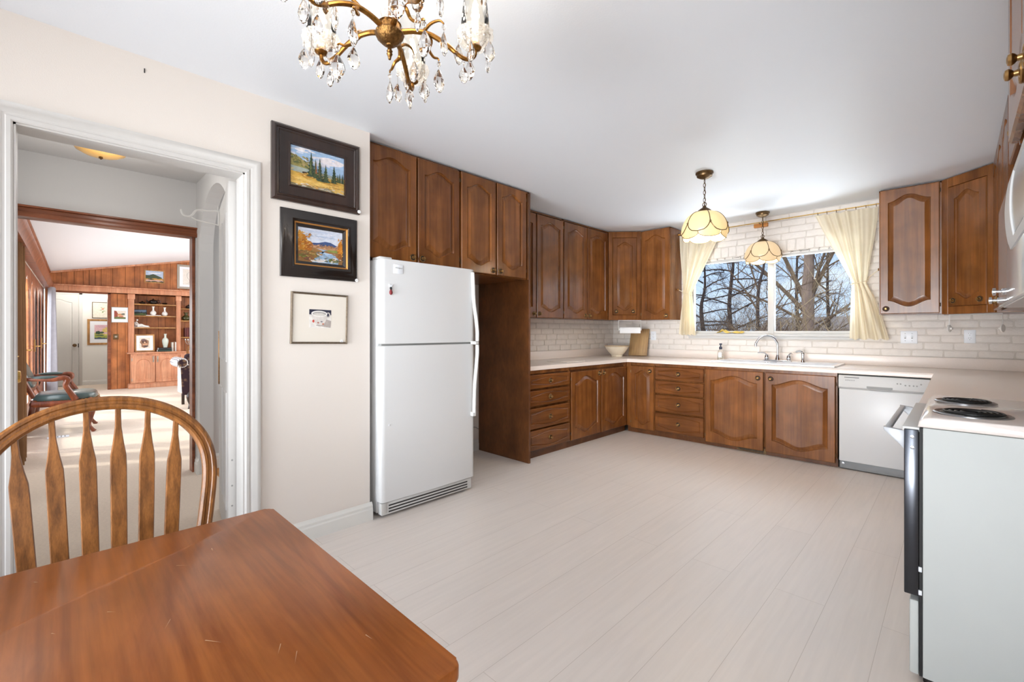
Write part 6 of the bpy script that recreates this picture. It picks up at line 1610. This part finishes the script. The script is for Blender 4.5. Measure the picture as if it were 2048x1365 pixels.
def book(label, y, z, w, d, h, mat, flat=False, x=-12.63, group=None):
    o = thing('book', label, 'book', (x, y, z + 0.001), 0, group)
    if flat:
        b = bmn(); box(b, -d / 2 + 0.004, d / 2 - 0.004, -w / 2, w / 2 - 0.004, 0.003, h - 0.003); obj('pages', b, M['paper'], o)
        b = bmn(); box(b, -d / 2, d / 2, -w / 2, w / 2, 0, 0.003); box(b, -d / 2, d / 2, -w / 2, w / 2, h - 0.003, h); box(b, d / 2 - 0.003, d / 2, -w / 2, w / 2, 0, h); obj('cover', b, mat, o)
    else:
        b = bmn(); box(b, -d / 2, d / 2 - 0.004, -w / 2 + 0.003, w / 2 - 0.003, 0.003, h - 0.004); obj('pages', b, M['paper'], o)
        b = bmn(); box(b, -d / 2, d / 2, -w / 2, -w / 2 + 0.003, 0, h); box(b, -d / 2, d / 2, w / 2 - 0.003, w / 2, 0, h); box(b, d / 2 - 0.004, d / 2, -w / 2, w / 2, 0, h, 0.001); obj('cover', b, mat, o)
    return o
book('dark green book lying flat at the bottom of the stack under the pale green vase', 1.718, 0.765, 0.25, 0.18, 0.040, paint(46, 66, 58), True, -12.58)
book('blackish book lying flat on top of the stack under the pale green vase', 1.722, 0.806, 0.23, 0.16, 0.042, paint(40, 42, 46), True, -12.58)
for k, (y, w, h, c, lb) in enumerate(((1.865, 0.030, 0.20, (226, 220, 210), 'white upright book on the ledge, left of the brown and white pair'), (1.894, 0.024, 0.21, (146, 106, 80), 'brown upright book between the two white ones on the ledge'), (1.920, 0.024, 0.205, (236, 232, 226), 'white upright book on the ledge against the right pilaster'))):
    book(lb, y, 0.765, w, 0.15, h, paint(*c), x=-12.62)
cols = [(92, 40, 36), (104, 44, 40), (98, 40, 34), (82, 52, 38), (100, 62, 44), (86, 46, 36), (64, 44, 36)]
for k, c in enumerate(cols):
    book('old leather-bound book in the row on the right-hand bookcase shelf', 2.115 + 0.037 * k, 1.085, 0.034, 0.15, 0.205 + 0.004 * (k % 3), paint(*c), x=-12.68, group='leather-bound books in a row')
vase('squat_jar', 'small dark lidded jar on the top shelf of the right bookcase bay', 2.18, 1.735, [(0, 0), (0.04, 0), (0.062, 0.03), (0.06, 0.055), (0.035, 0.075), (0.012, 0.08), (0.014, 0.095), (0, 0.1)], M['blackcer'])
vase('round_vase', 'round dark olive vase on the middle shelf of the right bookcase bay', 2.13, 1.46, [(0, 0), (0.05, 0), (0.085, 0.04), (0.088, 0.065), (0.06, 0.10), (0.03, 0.125), (0.03, 0.15), (0.05, 0.185), (0.045, 0.185), (0.024, 0.15), (0, 0.14)], M['olive'])
o = thing('candelabra', 'silver branched candelabra on the right end of the bookcase ledge', 'candelabra', (-12.46, 2.19, 0.766), 0)
b = bmn(); lathe(b, [(0, 0), (0.06, 0), (0.058, 0.012), (0.02, 0.03), (0.014, 0.06), (0.02, 0.09), (0.010, 0.12), (0.009, 0.24), (0.022, 0.25), (0.016, 0.262), (0.018, 0.285), (0, 0.285)], n=18); obj('stem', b, M['silver'], o)
for k in range(4):
    a = PI / 2 * k + 0.9; b = bmn(); ca, sa = math.cos(a), math.sin(a)
    tube(b, smooth_path([(0.008 * ca, 0.008 * sa, 0.16), (0.05 * ca, 0.05 * sa, 0.15), (0.10 * ca, 0.10 * sa, 0.18), (0.115 * ca, 0.115 * sa, 0.235)], 4), 0.006, 8); lathe(b, [(0.008, 0.23), (0.026, 0.24), (0.024, 0.246), (0.012, 0.25), (0.014, 0.275), (0, 0.275)], (0.115 * ca, 0.115 * sa, 0), 14); obj('branch', b, M['silver'], o)

# pictures beyond the doorway
def small_pic(name, label, y0, z0, w, h, bw, fm, x, layers, inset, matm=None):
    p = thing(name, label, 'picture', (x, y0, z0), 90)
    obj('picture_frame', frame_ring(w, h, [(0, 0), (0, 0.015), (bw * 0.8, 0.015), (bw, 0.008)]), fm, p)
    b = bmn(); box(b, bw * 0.9, w - bw * 0.9, -0.008, -0.001, bw * 0.9, h - bw * 0.9); obj('picture_mat', b, matm or M['plate'], p)
    painting('print', bw + inset[0], bw + inset[1], w - 2 * (bw + inset[0]), h - 2 * (bw + inset[1]), layers, p, -0.0085); return p
small_pic('framed_print', 'small matted print of a red tree on the wood panelling, left of the bookcase', 0.832, 1.398, 0.275, 0.326, 0.010, M['silverframe'], FX, [(FULL, g_(226, 214, 200)), ([(0, 0.1), (0.3, 0.12), (0.34, 0.6), (0.2, 0.95), (0, 1)], g_(150, 72, 56)), (blob(0.55, 0.5, 0.3, 0.14, 90), g_(196, 142, 96)), (blob(0.78, 0.58, 0.18, 0.12, 91), g_(110, 116, 104)), (ragged(0.22, 0.08, 9, 92), g_(104, 112, 66)), (blob(0.6, 0.3, 0.25, 0.07, 93), g_(186, 92, 66)), (blob(0.9, 0.3, 0.1, 0.05, 94), g_(236, 230, 222))], (0.035, 0.065))
small_pic('framed_painting', 'small golden-framed painting of a dark hill high on the wood panelling', 1.370, 2.272, 0.352, 0.290, 0.024, M['gold2'], FX, [(FULL, g_(176, 192, 216)), (blob(0.5, 0.8, 0.4, 0.06, 95), g_(226, 228, 236)), ([(0, 0.2), (1, 0.25), (0.9, 0.44), (0.62, 0.62), (0.42, 0.72), (0.2, 0.6), (0, 0.6)], g_(62, 74, 54)), (ragged(0.32, 0.04, 10, 96), g_(186, 140, 66)), (ragged(0.18, 0.04, 10, 97), g_(196, 160, 150)), (ragged(0.08, 0.05, 10, 98), g_(64, 70, 50)), (blob(0.3, 0.24, 0.2, 0.05, 99), g_(58, 62, 42))], (0.0, 0.0))
p = small_pic('framed_drawing', 'large silver-framed pencil portrait drawing high at the right of the panelled wall', 1.950, 2.185, 0.50, 0.545, 0.045, M['silverframe'], FX, [(FULL, g_(228, 222, 214))], (0.06, 0.05))
b = bmn()
for pl in ([(0.20, 0.36), (0.18, 0.32), (0.19, 0.26), (0.23, 0.20), (0.27, 0.19), (0.29, 0.22)], [(0.18, 0.33), (0.22, 0.38), (0.28, 0.38), (0.31, 0.34), (0.31, 0.28), (0.29, 0.22)], [(0.27, 0.33), (0.29, 0.29), (0.27, 0.28)], [(0.24, 0.245), (0.27, 0.24)], [(0.23, 0.20), (0.22, 0.14), (0.16, 0.11)]):
    tube(b, smooth_path([(x, -0.0094, z) for x, z in pl], 4), 0.0022, 4)
obj('pencil_lines', b, M['grille'], p)
small_pic('framed_print', 'upper thin-framed flower print on the white passage wall', 0.600, 1.515, 0.36, 0.365, 0.012, M['brass_dark'], -14.0, [(FULL, g_(236, 232, 218)), (blob(0.5, 0.62, 0.12, 0.09, 101), g_(226, 150, 120)), (blob(0.36, 0.5, 0.12, 0.03, 102), g_(150, 166, 116)), (blob(0.62, 0.42, 0.12, 0.03, 103), g_(150, 166, 116)), (blob(0.5, 0.33, 0.06, 0.09, 104), g_(140, 160, 110)), (blob(0.4, 0.76, 0.09, 0.03, 105), g_(160, 176, 126)), (blob(0.62, 0.72, 0.08, 0.03, 106), g_(170, 180, 136))], (0.06, 0.05), paint(236, 232, 218))
small_pic('framed_painting', 'lower gold-framed watercolour of a castle hill on the white passage wall', 0.520, 0.905, 0.54, 0.585, 0.045, M['gold2'], -14.0, [(FULL, g_(226, 190, 196)), (blob(0.6, 0.9, 0.5, 0.14, 107), g_(216, 176, 190)), (ragged(0.45, 0.03, 9, 108, tilt=-0.12), g_(176, 176, 96)), ([(0.45, 0.5), (0.45, 0.74), (0.6, 0.74), (0.6, 0.84), (0.75, 0.84), (0.75, 0.7), (0.95, 0.7), (0.95, 0.45)], g_(222, 196, 120)), (blob(0.2, 0.45, 0.16, 0.12, 109), g_(60, 84, 66)), (blob(0.42, 0.46, 0.12, 0.08, 110), g_(72, 96, 76)), (ragged(0.3, 0.05, 9, 111), g_(160, 170, 84)), (blob(0.3, 0.26, 0.25, 0.05, 112), g_(84, 108, 76)), (ragged(0.1, 0.04, 9, 113), g_(70, 92, 110)), (blob(0.7, 0.3, 0.2, 0.06, 114), g_(226, 210, 120))], (0.075, 0.085))
o = thing('thermostat', 'small square metal thermostat on the wood panelling below the red tree print', 'thermostat', (FX, 0.905, 1.10), 90)
b = bmn(); box(b, -0.042, 0.042, -0.018, 0, -0.055, 0.055, 0.004); obj('cover', b, M['brass_dark'], o)
b = bmn(); lathe(b, [(0, 0), (0.022, 0.0), (0.02, 0.006), (0, 0.007)], n=18); obj('dial', b, M['silverframe'], o, (0, -0.018, 0.0), (R(90), 0, 0))
o = thing('floor_register', 'white metal floor register in the carpet beside the green armchair', 'vent', (-7.34, 0.02, 0.0), 0)
b = bmn(); box(b, -0.06, 0.06, -0.08, 0.10, 0.0, 0.008, 0.002); obj('frame', b, M['plate'], o)
for k in range(5):
    b = bmn(); y = -0.06 + k * 0.03; box(b, -0.045, 0.045, y, y + 0.012, 0.0075, 0.0085); obj('slot', b, M['grille'], o)

# ------------------------------------------------------------------ green leather armchair (front faces -y locally)
ac = thing('armchair', 'carved wood armchair with green leather seat in the living room', 'armchair', (-7.80, 0.085, 0), 176)
b = bmn(); prism(b, [(-0.26, 0.24), (-0.30, -0.05), (-0.31, -0.22), (-0.2, -0.285), (0, -0.305), (0.2, -0.285), (0.31, -0.22), (0.30, -0.05), (0.26, 0.24)], 0.385, 0.475, 'Z', bev=0.03); obj('seat', b, M['leather'], ac, ang=80)
b = bmn(); sr = smooth_path([(-0.265, 0.25, 0.372), (-0.302, -0.05, 0.365), (-0.312, -0.225, 0.372), (-0.2, -0.29, 0.362), (0, -0.312, 0.352), (0.2, -0.29, 0.362), (0.312, -0.225, 0.372), (0.302, -0.05, 0.365), (0.265, 0.25, 0.372), (0, 0.255, 0.372), (-0.265, 0.25, 0.372)], 5); tube(b, sr, 0.028, 10, flat=(1.3, 0.8)); obj('seat_rail', b, M['chair_red'], ac)
b = bmn()
for q in sr[:45:1]: lathe(b, [(0, -0.005), (0.005, 0), (0, 0.005)], (q[0] * 1.02, q[1] * 1.02, 0.408), 6)
obj('nailhead_trim', b, M['brass_lite'], ac)
for sx_ in (-1, 1):
    b = bmn(); lp = smooth_path([(sx_ * 0.295, -0.225, 0.40), (sx_ * 0.318, -0.262, 0.33), (sx_ * 0.30, -0.250, 0.20), (sx_ * 0.285, -0.232, 0.09), (sx_ * 0.30, -0.262, 0.025), (sx_ * 0.305, -0.28, 0.0)], 5); tube(b, lp, lerp_list([0.036, 0.042, 0.027, 0.018, 0.020, 0.026], len(lp)), 10); obj('leg', b, M['chair_red'], ac)
    b = bmn(); lp = smooth_path([(sx_ * 0.255, 0.235, 0.42), (sx_ * 0.255, 0.25, 0.30), (sx_ * 0.26, 0.28, 0.12), (sx_ * 0.265, 0.345, 0.0)], 5); tube(b, lp, lerp_list([0.028, 0.027, 0.022, 0.024], len(lp)), 10); obj('leg', b, M['chair_red'], ac)
    b = bmn(); lp = smooth_path([(sx_ * 0.262, 0.345, 0.67), (sx_ * 0.30, 0.20, 0.662), (sx_ * 0.325, 0.08, 0.655), (sx_ * 0.33, 0.0, 0.668), (sx_ * 0.335, -0.040, 0.662), (sx_ * 0.332, -0.045, 0.63), (sx_ * 0.322, -0.03, 0.58), (sx_ * 0.312, -0.075, 0.48), (sx_ * 0.308, -0.115, 0.40)], 5); tube(b, lp, lerp_list([0.022, 0.022, 0.026, 0.03, 0.028, 0.028, 0.026, 0.030, 0.036], len(lp)), 10)
    lathe(b, [(0, -0.018), (0.03, -0.014), (0.034, 0), (0.03, 0.014), (0, 0.018)], (sx_ * 0.334, -0.042, 0.646), 14, axis='X'); arm_o = obj('arm', b, M['chair_red'], ac)
    b = bmn(); lp = smooth_path([(sx_ * 0.292, 0.245, 0.682), (sx_ * 0.314, 0.13, 0.682), (sx_ * 0.327, 0.03, 0.682)], 5); tube(b, lp, lerp_list([0.012, 0.026, 0.028, 0.026, 0.014], len(lp)), 10, flat=(0.75, 1.1)); obj('arm_pad', b, M['leather'], arm_o)
BK = lambda x, s: (x, 0.245 + 0.20 * s, 0.47 + 0.53 * s)
bp = smooth_path([BK(-0.235, -0.05), BK(-0.25, 0.15), BK(-0.275, 0.5), BK(-0.27, 0.85), BK(-0.19, 0.98), BK(-0.08, 0.985), BK(0, 1.03), BK(0.08, 0.985), BK(0.19, 0.98), BK(0.27, 0.85), BK(0.275, 0.5), BK(0.25, 0.15), BK(0.235, -0.05)], 5)
b = bmn(); tube(b, bp, 0.024, 10); tube(b, smooth_path([BK(-0.25, 0.15), BK(0, 0.11), BK(0.25, 0.15)], 5), 0.022, 10); obj('back_frame', b, M['chair_red'], ac)
b = bmn(); ol_ = [(-0.235, 0.17), (-0.255, 0.5), (-0.25, 0.84), (-0.18, 0.955), (0, 0.99), (0.18, 0.955), (0.25, 0.84), (0.255, 0.5), (0.235, 0.17), (0, 0.14)]
rings = []
for d, k in ((0.028, 0.80), (0.030, 0.94), (0.012, 1.0), (-0.012, 1.0), (-0.034, 0.94), (-0.046, 0.78)):
    rings.append([b.verts.new(Vector(BK(x * k, 0.56 + (s_ - 0.56) * k)) + Vector((0, 0.93, -0.35)) * d) for x, s_ in ol_])
for a, c in zip(rings, rings[1:]):
    for q in range(10): b.faces.new((a[q], a[(q + 1) % 10], c[(q + 1) % 10], c[q]))
b.faces.new(rings[0]); b.faces.new(rings[-1]); obj('backrest', b, M['leather'], ac, ang=80)

# ------------------------------------------------------------------ striped chair and hoop chair at the right of the opening
sc_ = thing('upholstered_chair', 'striped chair with scrolled arms and dark patterned seat at the right of the opening', 'armchair', (-8.85, 1.80, 0), 0)
for sy, nm in ((-0.40, 'arm'), (0.40, 'arm')):
    b = bmn(); lathe(b, [(0.0, -0.30), (0.072, -0.295), (0.080, -0.27), (0.078, 0.24), (0.070, 0.27), (0, 0.275)], (0, sy, 0.72), 22, axis='X'); box(b, -0.28, 0.22, sy + (0.02 if sy < 0 else -0.09), sy + (0.09 if sy < 0 else -0.02), 0.22, 0.70, 0.015); o = obj(nm, b, M['stripe'], sc_)
    b = bmn(); lathe(b, [(0, 0.27), (0.058, 0.272), (0.055, 0.285), (0, 0.287)], (0, sy, 0.72), 22, axis='X'); prism(b, [(sy + (0.0 if sy < 0 else -0.10), 0.22), (sy + (0.10 if sy < 0 else 0.0), 0.22), (sy + (0.10 if sy < 0 else 0.02), 0.68), (sy + (-0.02 if sy < 0 else -0.10), 0.68)], 0.222, 0.262, 'X'); obj('arm_facing', b, M['medallion'], o)
b = bmn(); box(b, -0.30, 0.26, -0.32, 0.32, 0.22, 0.36, 0.02); obj('seat_base', b, M['stripe'], sc_)
b = bmn(); box(b, -0.28, 0.28, -0.31, 0.31, 0.36, 0.50, 0.04, 3); obj('seat_cushion', b, M['medallion'], sc_)
b = bmn(); box(b, -0.40, -0.26, -0.28, 0.42, 0.25, 0.84, 0.05, 3); obj('backrest', b, M['medallion'], sc_)
for sy in (-0.30, 0.30):
    b = bmn(); lp = smooth_path([(0.23, sy, 0.26), (0.27, sy * 1.06, 0.17), (0.24, sy, 0.07), (0.29, sy * 1.04, 0.0)], 5); tube(b, lp, lerp_list([0.036, 0.034, 0.018, 0.026], len(lp)), 10); obj('leg', b, M['framedk'], sc_)
    b = bmn(); box(b, -0.33, -0.29, sy - 0.02, sy + 0.02, 0.0, 0.24, 0.003); obj('leg', b, M['framedk'], sc_)
dup(ch, (-10.35, 2.06, 0), 150, 'oak hoop-back chair far off beside the bookcase, mostly hidden behind the hall wall')

# ------------------------------------------------------------------ garden seen through the window
b = bmn(); box(b, -60, 40, 5.9, 90, -1.2, -0.9); struct('ground', b, M['soil'])
b = bmn(); box(b, -60, 40, -40, -1.4, -0.5, -0.2); struct('ground_south', b, M['soil'])
TR = random.Random(21)
def grow(bm, p, d, L, r, depth, spread, up, sides, kids, wig=0.18, pts_out=None):
    seg = 4 if depth > 1 else 3
    pts = [p.copy()]; dd = d.copy(); q = p.copy()
    for k in range(seg):
        dd = (dd + Vector((TR.uniform(-1, 1), TR.uniform(-1, 1), TR.uniform(-1, 1))) * wig + Vector((0, 0, up))).normalized()
        q = q + dd * (L / seg); pts.append(q.copy())
    tube(bm, pts, lerp_list([r, r * 0.62], seg + 1), sides, caps=False)
    if depth <= 0: return
    for k in range(kids):
        t_ = TR.uniform(0.25, 1.0); i = min(int(t_ * seg), seg - 1); f_ = t_ * seg - i
        bp_ = pts[i].lerp(pts[i + 1], f_)
        ax = Vector((TR.uniform(-1, 1), TR.uniform(-1, 1), TR.uniform(-0.5, 0.6))).normalized()
        nd = (dd * (1 - spread) + ax * spread).normalized()
        grow(bm, bp_, nd, L * TR.uniform(0.5, 0.72), r * (1 - 0.35 * t_) * 0.5, depth - 1, spread, up, max(3, sides - 1), kids, wig)
def tree(name, label, loc, trunk, limbs, mats, depth=3, kids=4, spread=0.65, group='bare trees behind the window'):
    tr = thing(name, label, 'tree', loc, 0, group)
    b = bmn(); pts = smooth_path([q[:3] for q in trunk], 4); tube(b, pts, lerp_list([q[3] for q in trunk], len(pts)), 10); obj('trunk', b, mats[0], tr)
    b = bmn()
    for (p0, p1, r0) in limbs:
        P0, P1 = Vector(p0), Vector(p1); mid = (P0 + P1) / 2 + Vector((0, 0, 0.06)); L = (P1 - P0).length
        tube(b, smooth_path([P0, mid, P1], 4), lerp_list([r0, r0 * 0.75, r0 * 0.45], 9), 7, caps=False)
        n = 6
        for k in range(n):
            q = P0.lerp(P1, 0.25 + 0.75 * k / (n - 1)); ax = Vector((TR.uniform(-1, 1), TR.uniform(-1, 1), TR.uniform(-0.5, 0.9))).normalized()
            grow(b, q, ((P1 - P0).normalized() * (1 - spread) + ax * spread).normalized(), L * TR.uniform(0.28, 0.5), max(r0 * 0.30, 0.011), depth - 1, spread, 0.03, 4, kids)
    o = obj('crown', b, mats[1], tr, ang=80); o['kind'] = 'stuff'
    return tr
# thick pale tree right of the mullion
tree('pale_tree', 'thick pale-barked bare tree with forked limbs in the right window pane', (-2.42, 12.0, -0.9), [(0, 0, 0, 0.15), (0.0, 0, 1.0, 0.125), (0.02, 0, 2.2, 0.115), (0.0, 0, 3.0, 0.125), (0.03, 0, 3.8, 0.10), (0.06, 0, 6.5, 0.09)],
     [((0, 0, 2.7), (-1.0, 0.3, 4.9), 0.055), ((0, 0, 2.5), (-1.7, 0.5, 4.3), 0.05), ((0.02, 0, 2.8), (0.85, 0.2, 4.7), 0.05), ((0, 0, 2.7), (0.62, -0.3, 4.6), 0.035), ((0, 0, 2.3), (-1.6, -0.2, 3.2), 0.035), ((0, 0, 2.0), (1.2, 0.6, 3.1), 0.03), ((0, 0, 2.2), (1.5, 0.2, 2.9), 0.025)], (M['bark_pale'], M['twig']), 4, 4, 0.5)
for k, (x, y, h) in enumerate(((-7.15, 18.0, 5.6), (-5.75, 17.0, 6.8))):
    limbs = []
    for q in range(18):
        z = 0.9 + q * (h - 1.3) / 18; a = TR.uniform(-0.9, 0.9) + (PI if q % 2 else 0); L = TR.uniform(1.5, 2.7) * (1.15 - q / 22)
        limbs.append(((0, 0, z), (L * math.cos(a), L * 0.5 * math.sin(a), z + TR.uniform(-0.1, 0.7)), 0.03))
    tree('dark_tree', ('dark bare tree with tiers of thin branches, leftmost in the window', 'dark bare tree with tiers of thin branches, left of the window mullion')[k], (x, y, -0.9), [(0, 0, 0, 0.12), (0.05, 0, 1.5, 0.095), (-0.08, 0, 3.0, 0.07), (0.07, 0, h * 0.7, 0.045), (0.0, 0, h, 0.02)], limbs, (M['bark_dark'], M['bark_dark']), 4, 4, 0.55)
tree('sapling', 'slim pale sapling just left of the window mullion', (-2.86, 10.0, -0.9), [(0, 0, 0, 0.045), (0.03, 0, 1.2, 0.04), (-0.02, 0, 2.3, 0.035), (0.0, 0, 3.0, 0.03), (0.10, 0, 3.5, 0.022), (0.05, 0, 4.2, 0.012)], [((0, 0, 2.5), (-0.6, 0.1, 3.4), 0.02), ((0, 0, 2.9), (-0.35, 0, 4.0), 0.018), ((0, 0, 1.9), (0.5, 0, 2.9), 0.018), ((0, 0, 1.5), (-0.7, 0.2, 2.3), 0.016)], (M['bark_dark'], M['twig']), 3, 3)
for k, (x, y, h, lb) in enumerate(((-4.4, 20.0, 6.0, 'bare tree of fine twigs behind the mullion'), (-3.75, 22.0, 6.4, 'bare tree of fine twigs left of the pale trunk'), (-1.2, 19.0, 6.2, 'bare tree of fine twigs right of the pale trunk'), (-0.35, 21.0, 6.4, 'bare tree of fine twigs beside the right curtain'))):
    limbs = []
    for q in range(10):
        z = 1.3 + q * (h - 1.5) / 10; a = TR.uniform(0, 2 * PI); L = TR.uniform(0.9, 1.7)
        limbs.append(((0, 0, z), (L * math.cos(a), L * 0.5 * math.sin(a), z + TR.uniform(0.3, 1.0)), 0.035))
    tree('twiggy_tree', lb, (x, y, -0.9), [(0, 0, 0, 0.10), (0.05, 0, 2, 0.075), (0.0, 0, h * 0.6, 0.05), (0.05, 0, h, 0.02)], limbs, (M['bark_dark'], M['twig']), 4, 3, 0.55)
def shrub(label, x, y, w, h, n, mat, seed):
    s0 = thing('shrub', label, 'shrub', (x, y, -0.9), 0, 'bare shrubs below the window')
    b = bmn()
    for k in range(n):
        p = Vector((TR.uniform(-w, w) * 0.5, TR.uniform(-0.3, 0.3), 0)); d = Vector((TR.uniform(-1, 1), TR.uniform(-0.5, 0.5), TR.uniform(0.9, 1.6))).normalized()
        grow(b, p, d, h * TR.uniform(0.6, 0.95), 0.014, 3, 0.5, 0.02, 4, 4, 0.22)
    o = obj('stem', b, mat, s0, ang=80); o['kind'] = 'stuff'
shrub('tangle of pale bare shrub stems right of the pale trunk', -1.75, 10.0, 1.6, 3.0, 26, M['twig_pale'], 1)
shrub('tangle of bare shrub stems at the foot of the pale trunk', -2.55, 9.6, 1.3, 2.6, 18, M['twig'], 2)
shrub('tangle of bare shrub stems left of the sapling', -4.3, 13.0, 2.0, 2.7, 18, M['twig'], 3)
shrub('low reddish tangle of shrub stems at the far left of the window', -6.6, 15.0, 2.6, 2.5, 22, M['bark_dark'], 4)
hs = thing('house', 'neighbouring house with a low grey shingle roof behind the right-hand trees', 'house', (-5.2, 30.0, -0.9), 0)
b = bmn(); box(b, -3.0, 7.5, 0, 6, 0, 1.9); obj('wall', b, M['siding'], hs)
b = bmn(); prism(b, [(-0.6, 1.85), (3.0, 3.0), (6.6, 1.85)], -3.6, 8.0, 'X'); obj('roof', b, M['roof'], hs)
b = bmn(); box(b, 3.4, 4.6, -0.05, 0.02, 0.8, 1.7); obj('window', b, M['slot'], hs)
b = bmn(); rr_ = random.Random(8)
for k in range(150):
    grow(b, Vector((-15 + k * 0.09, 26 + rr_.uniform(-0.6, 0.6), -0.9)), Vector((rr_.uniform(-0.4, 0.4), 0, 1)).normalized(), 1.9 + rr_.uniform(-0.3, 0.4), 0.03, 2, 0.5, 0.02, 4, 5, 0.2)
hd = obj('hedge', b, M['hedge']); tag(hd, 'dry brown hedge along the bottom of the left window pane', 'hedge', None, 'stuff')
cf = thing('conifer', 'dark shaggy conifer at the right end of the window, behind the shrubs', 'tree', (-0.55, 14.5, -0.9), 0)
b = bmn(); tube(b, [(0, 0, 0), (0, 0, 3.6)], [0.10, 0.02], 8); obj('trunk', b, M['bark_dark'], cf)
b = bmn()
for k in range(230):
    z = TR.uniform(0.5, 3.6); a = TR.uniform(0, 2 * PI); L = (3.9 - z) * 0.34 * TR.uniform(0.6, 1.1)
    e_ = Vector((L * math.cos(a), L * math.sin(a), z - 0.12 * L)); tube(b, smooth_path([(0, 0, z), e_ * 0.55 + Vector((0, 0, z * 0.45 + 0.04)), e_], 2), [0.02, 0.06, 0.07, 0.05, 0.015], 5)
o = obj('foliage', b, M['conifer'], cf, ang=80); o['kind'] = 'stuff'
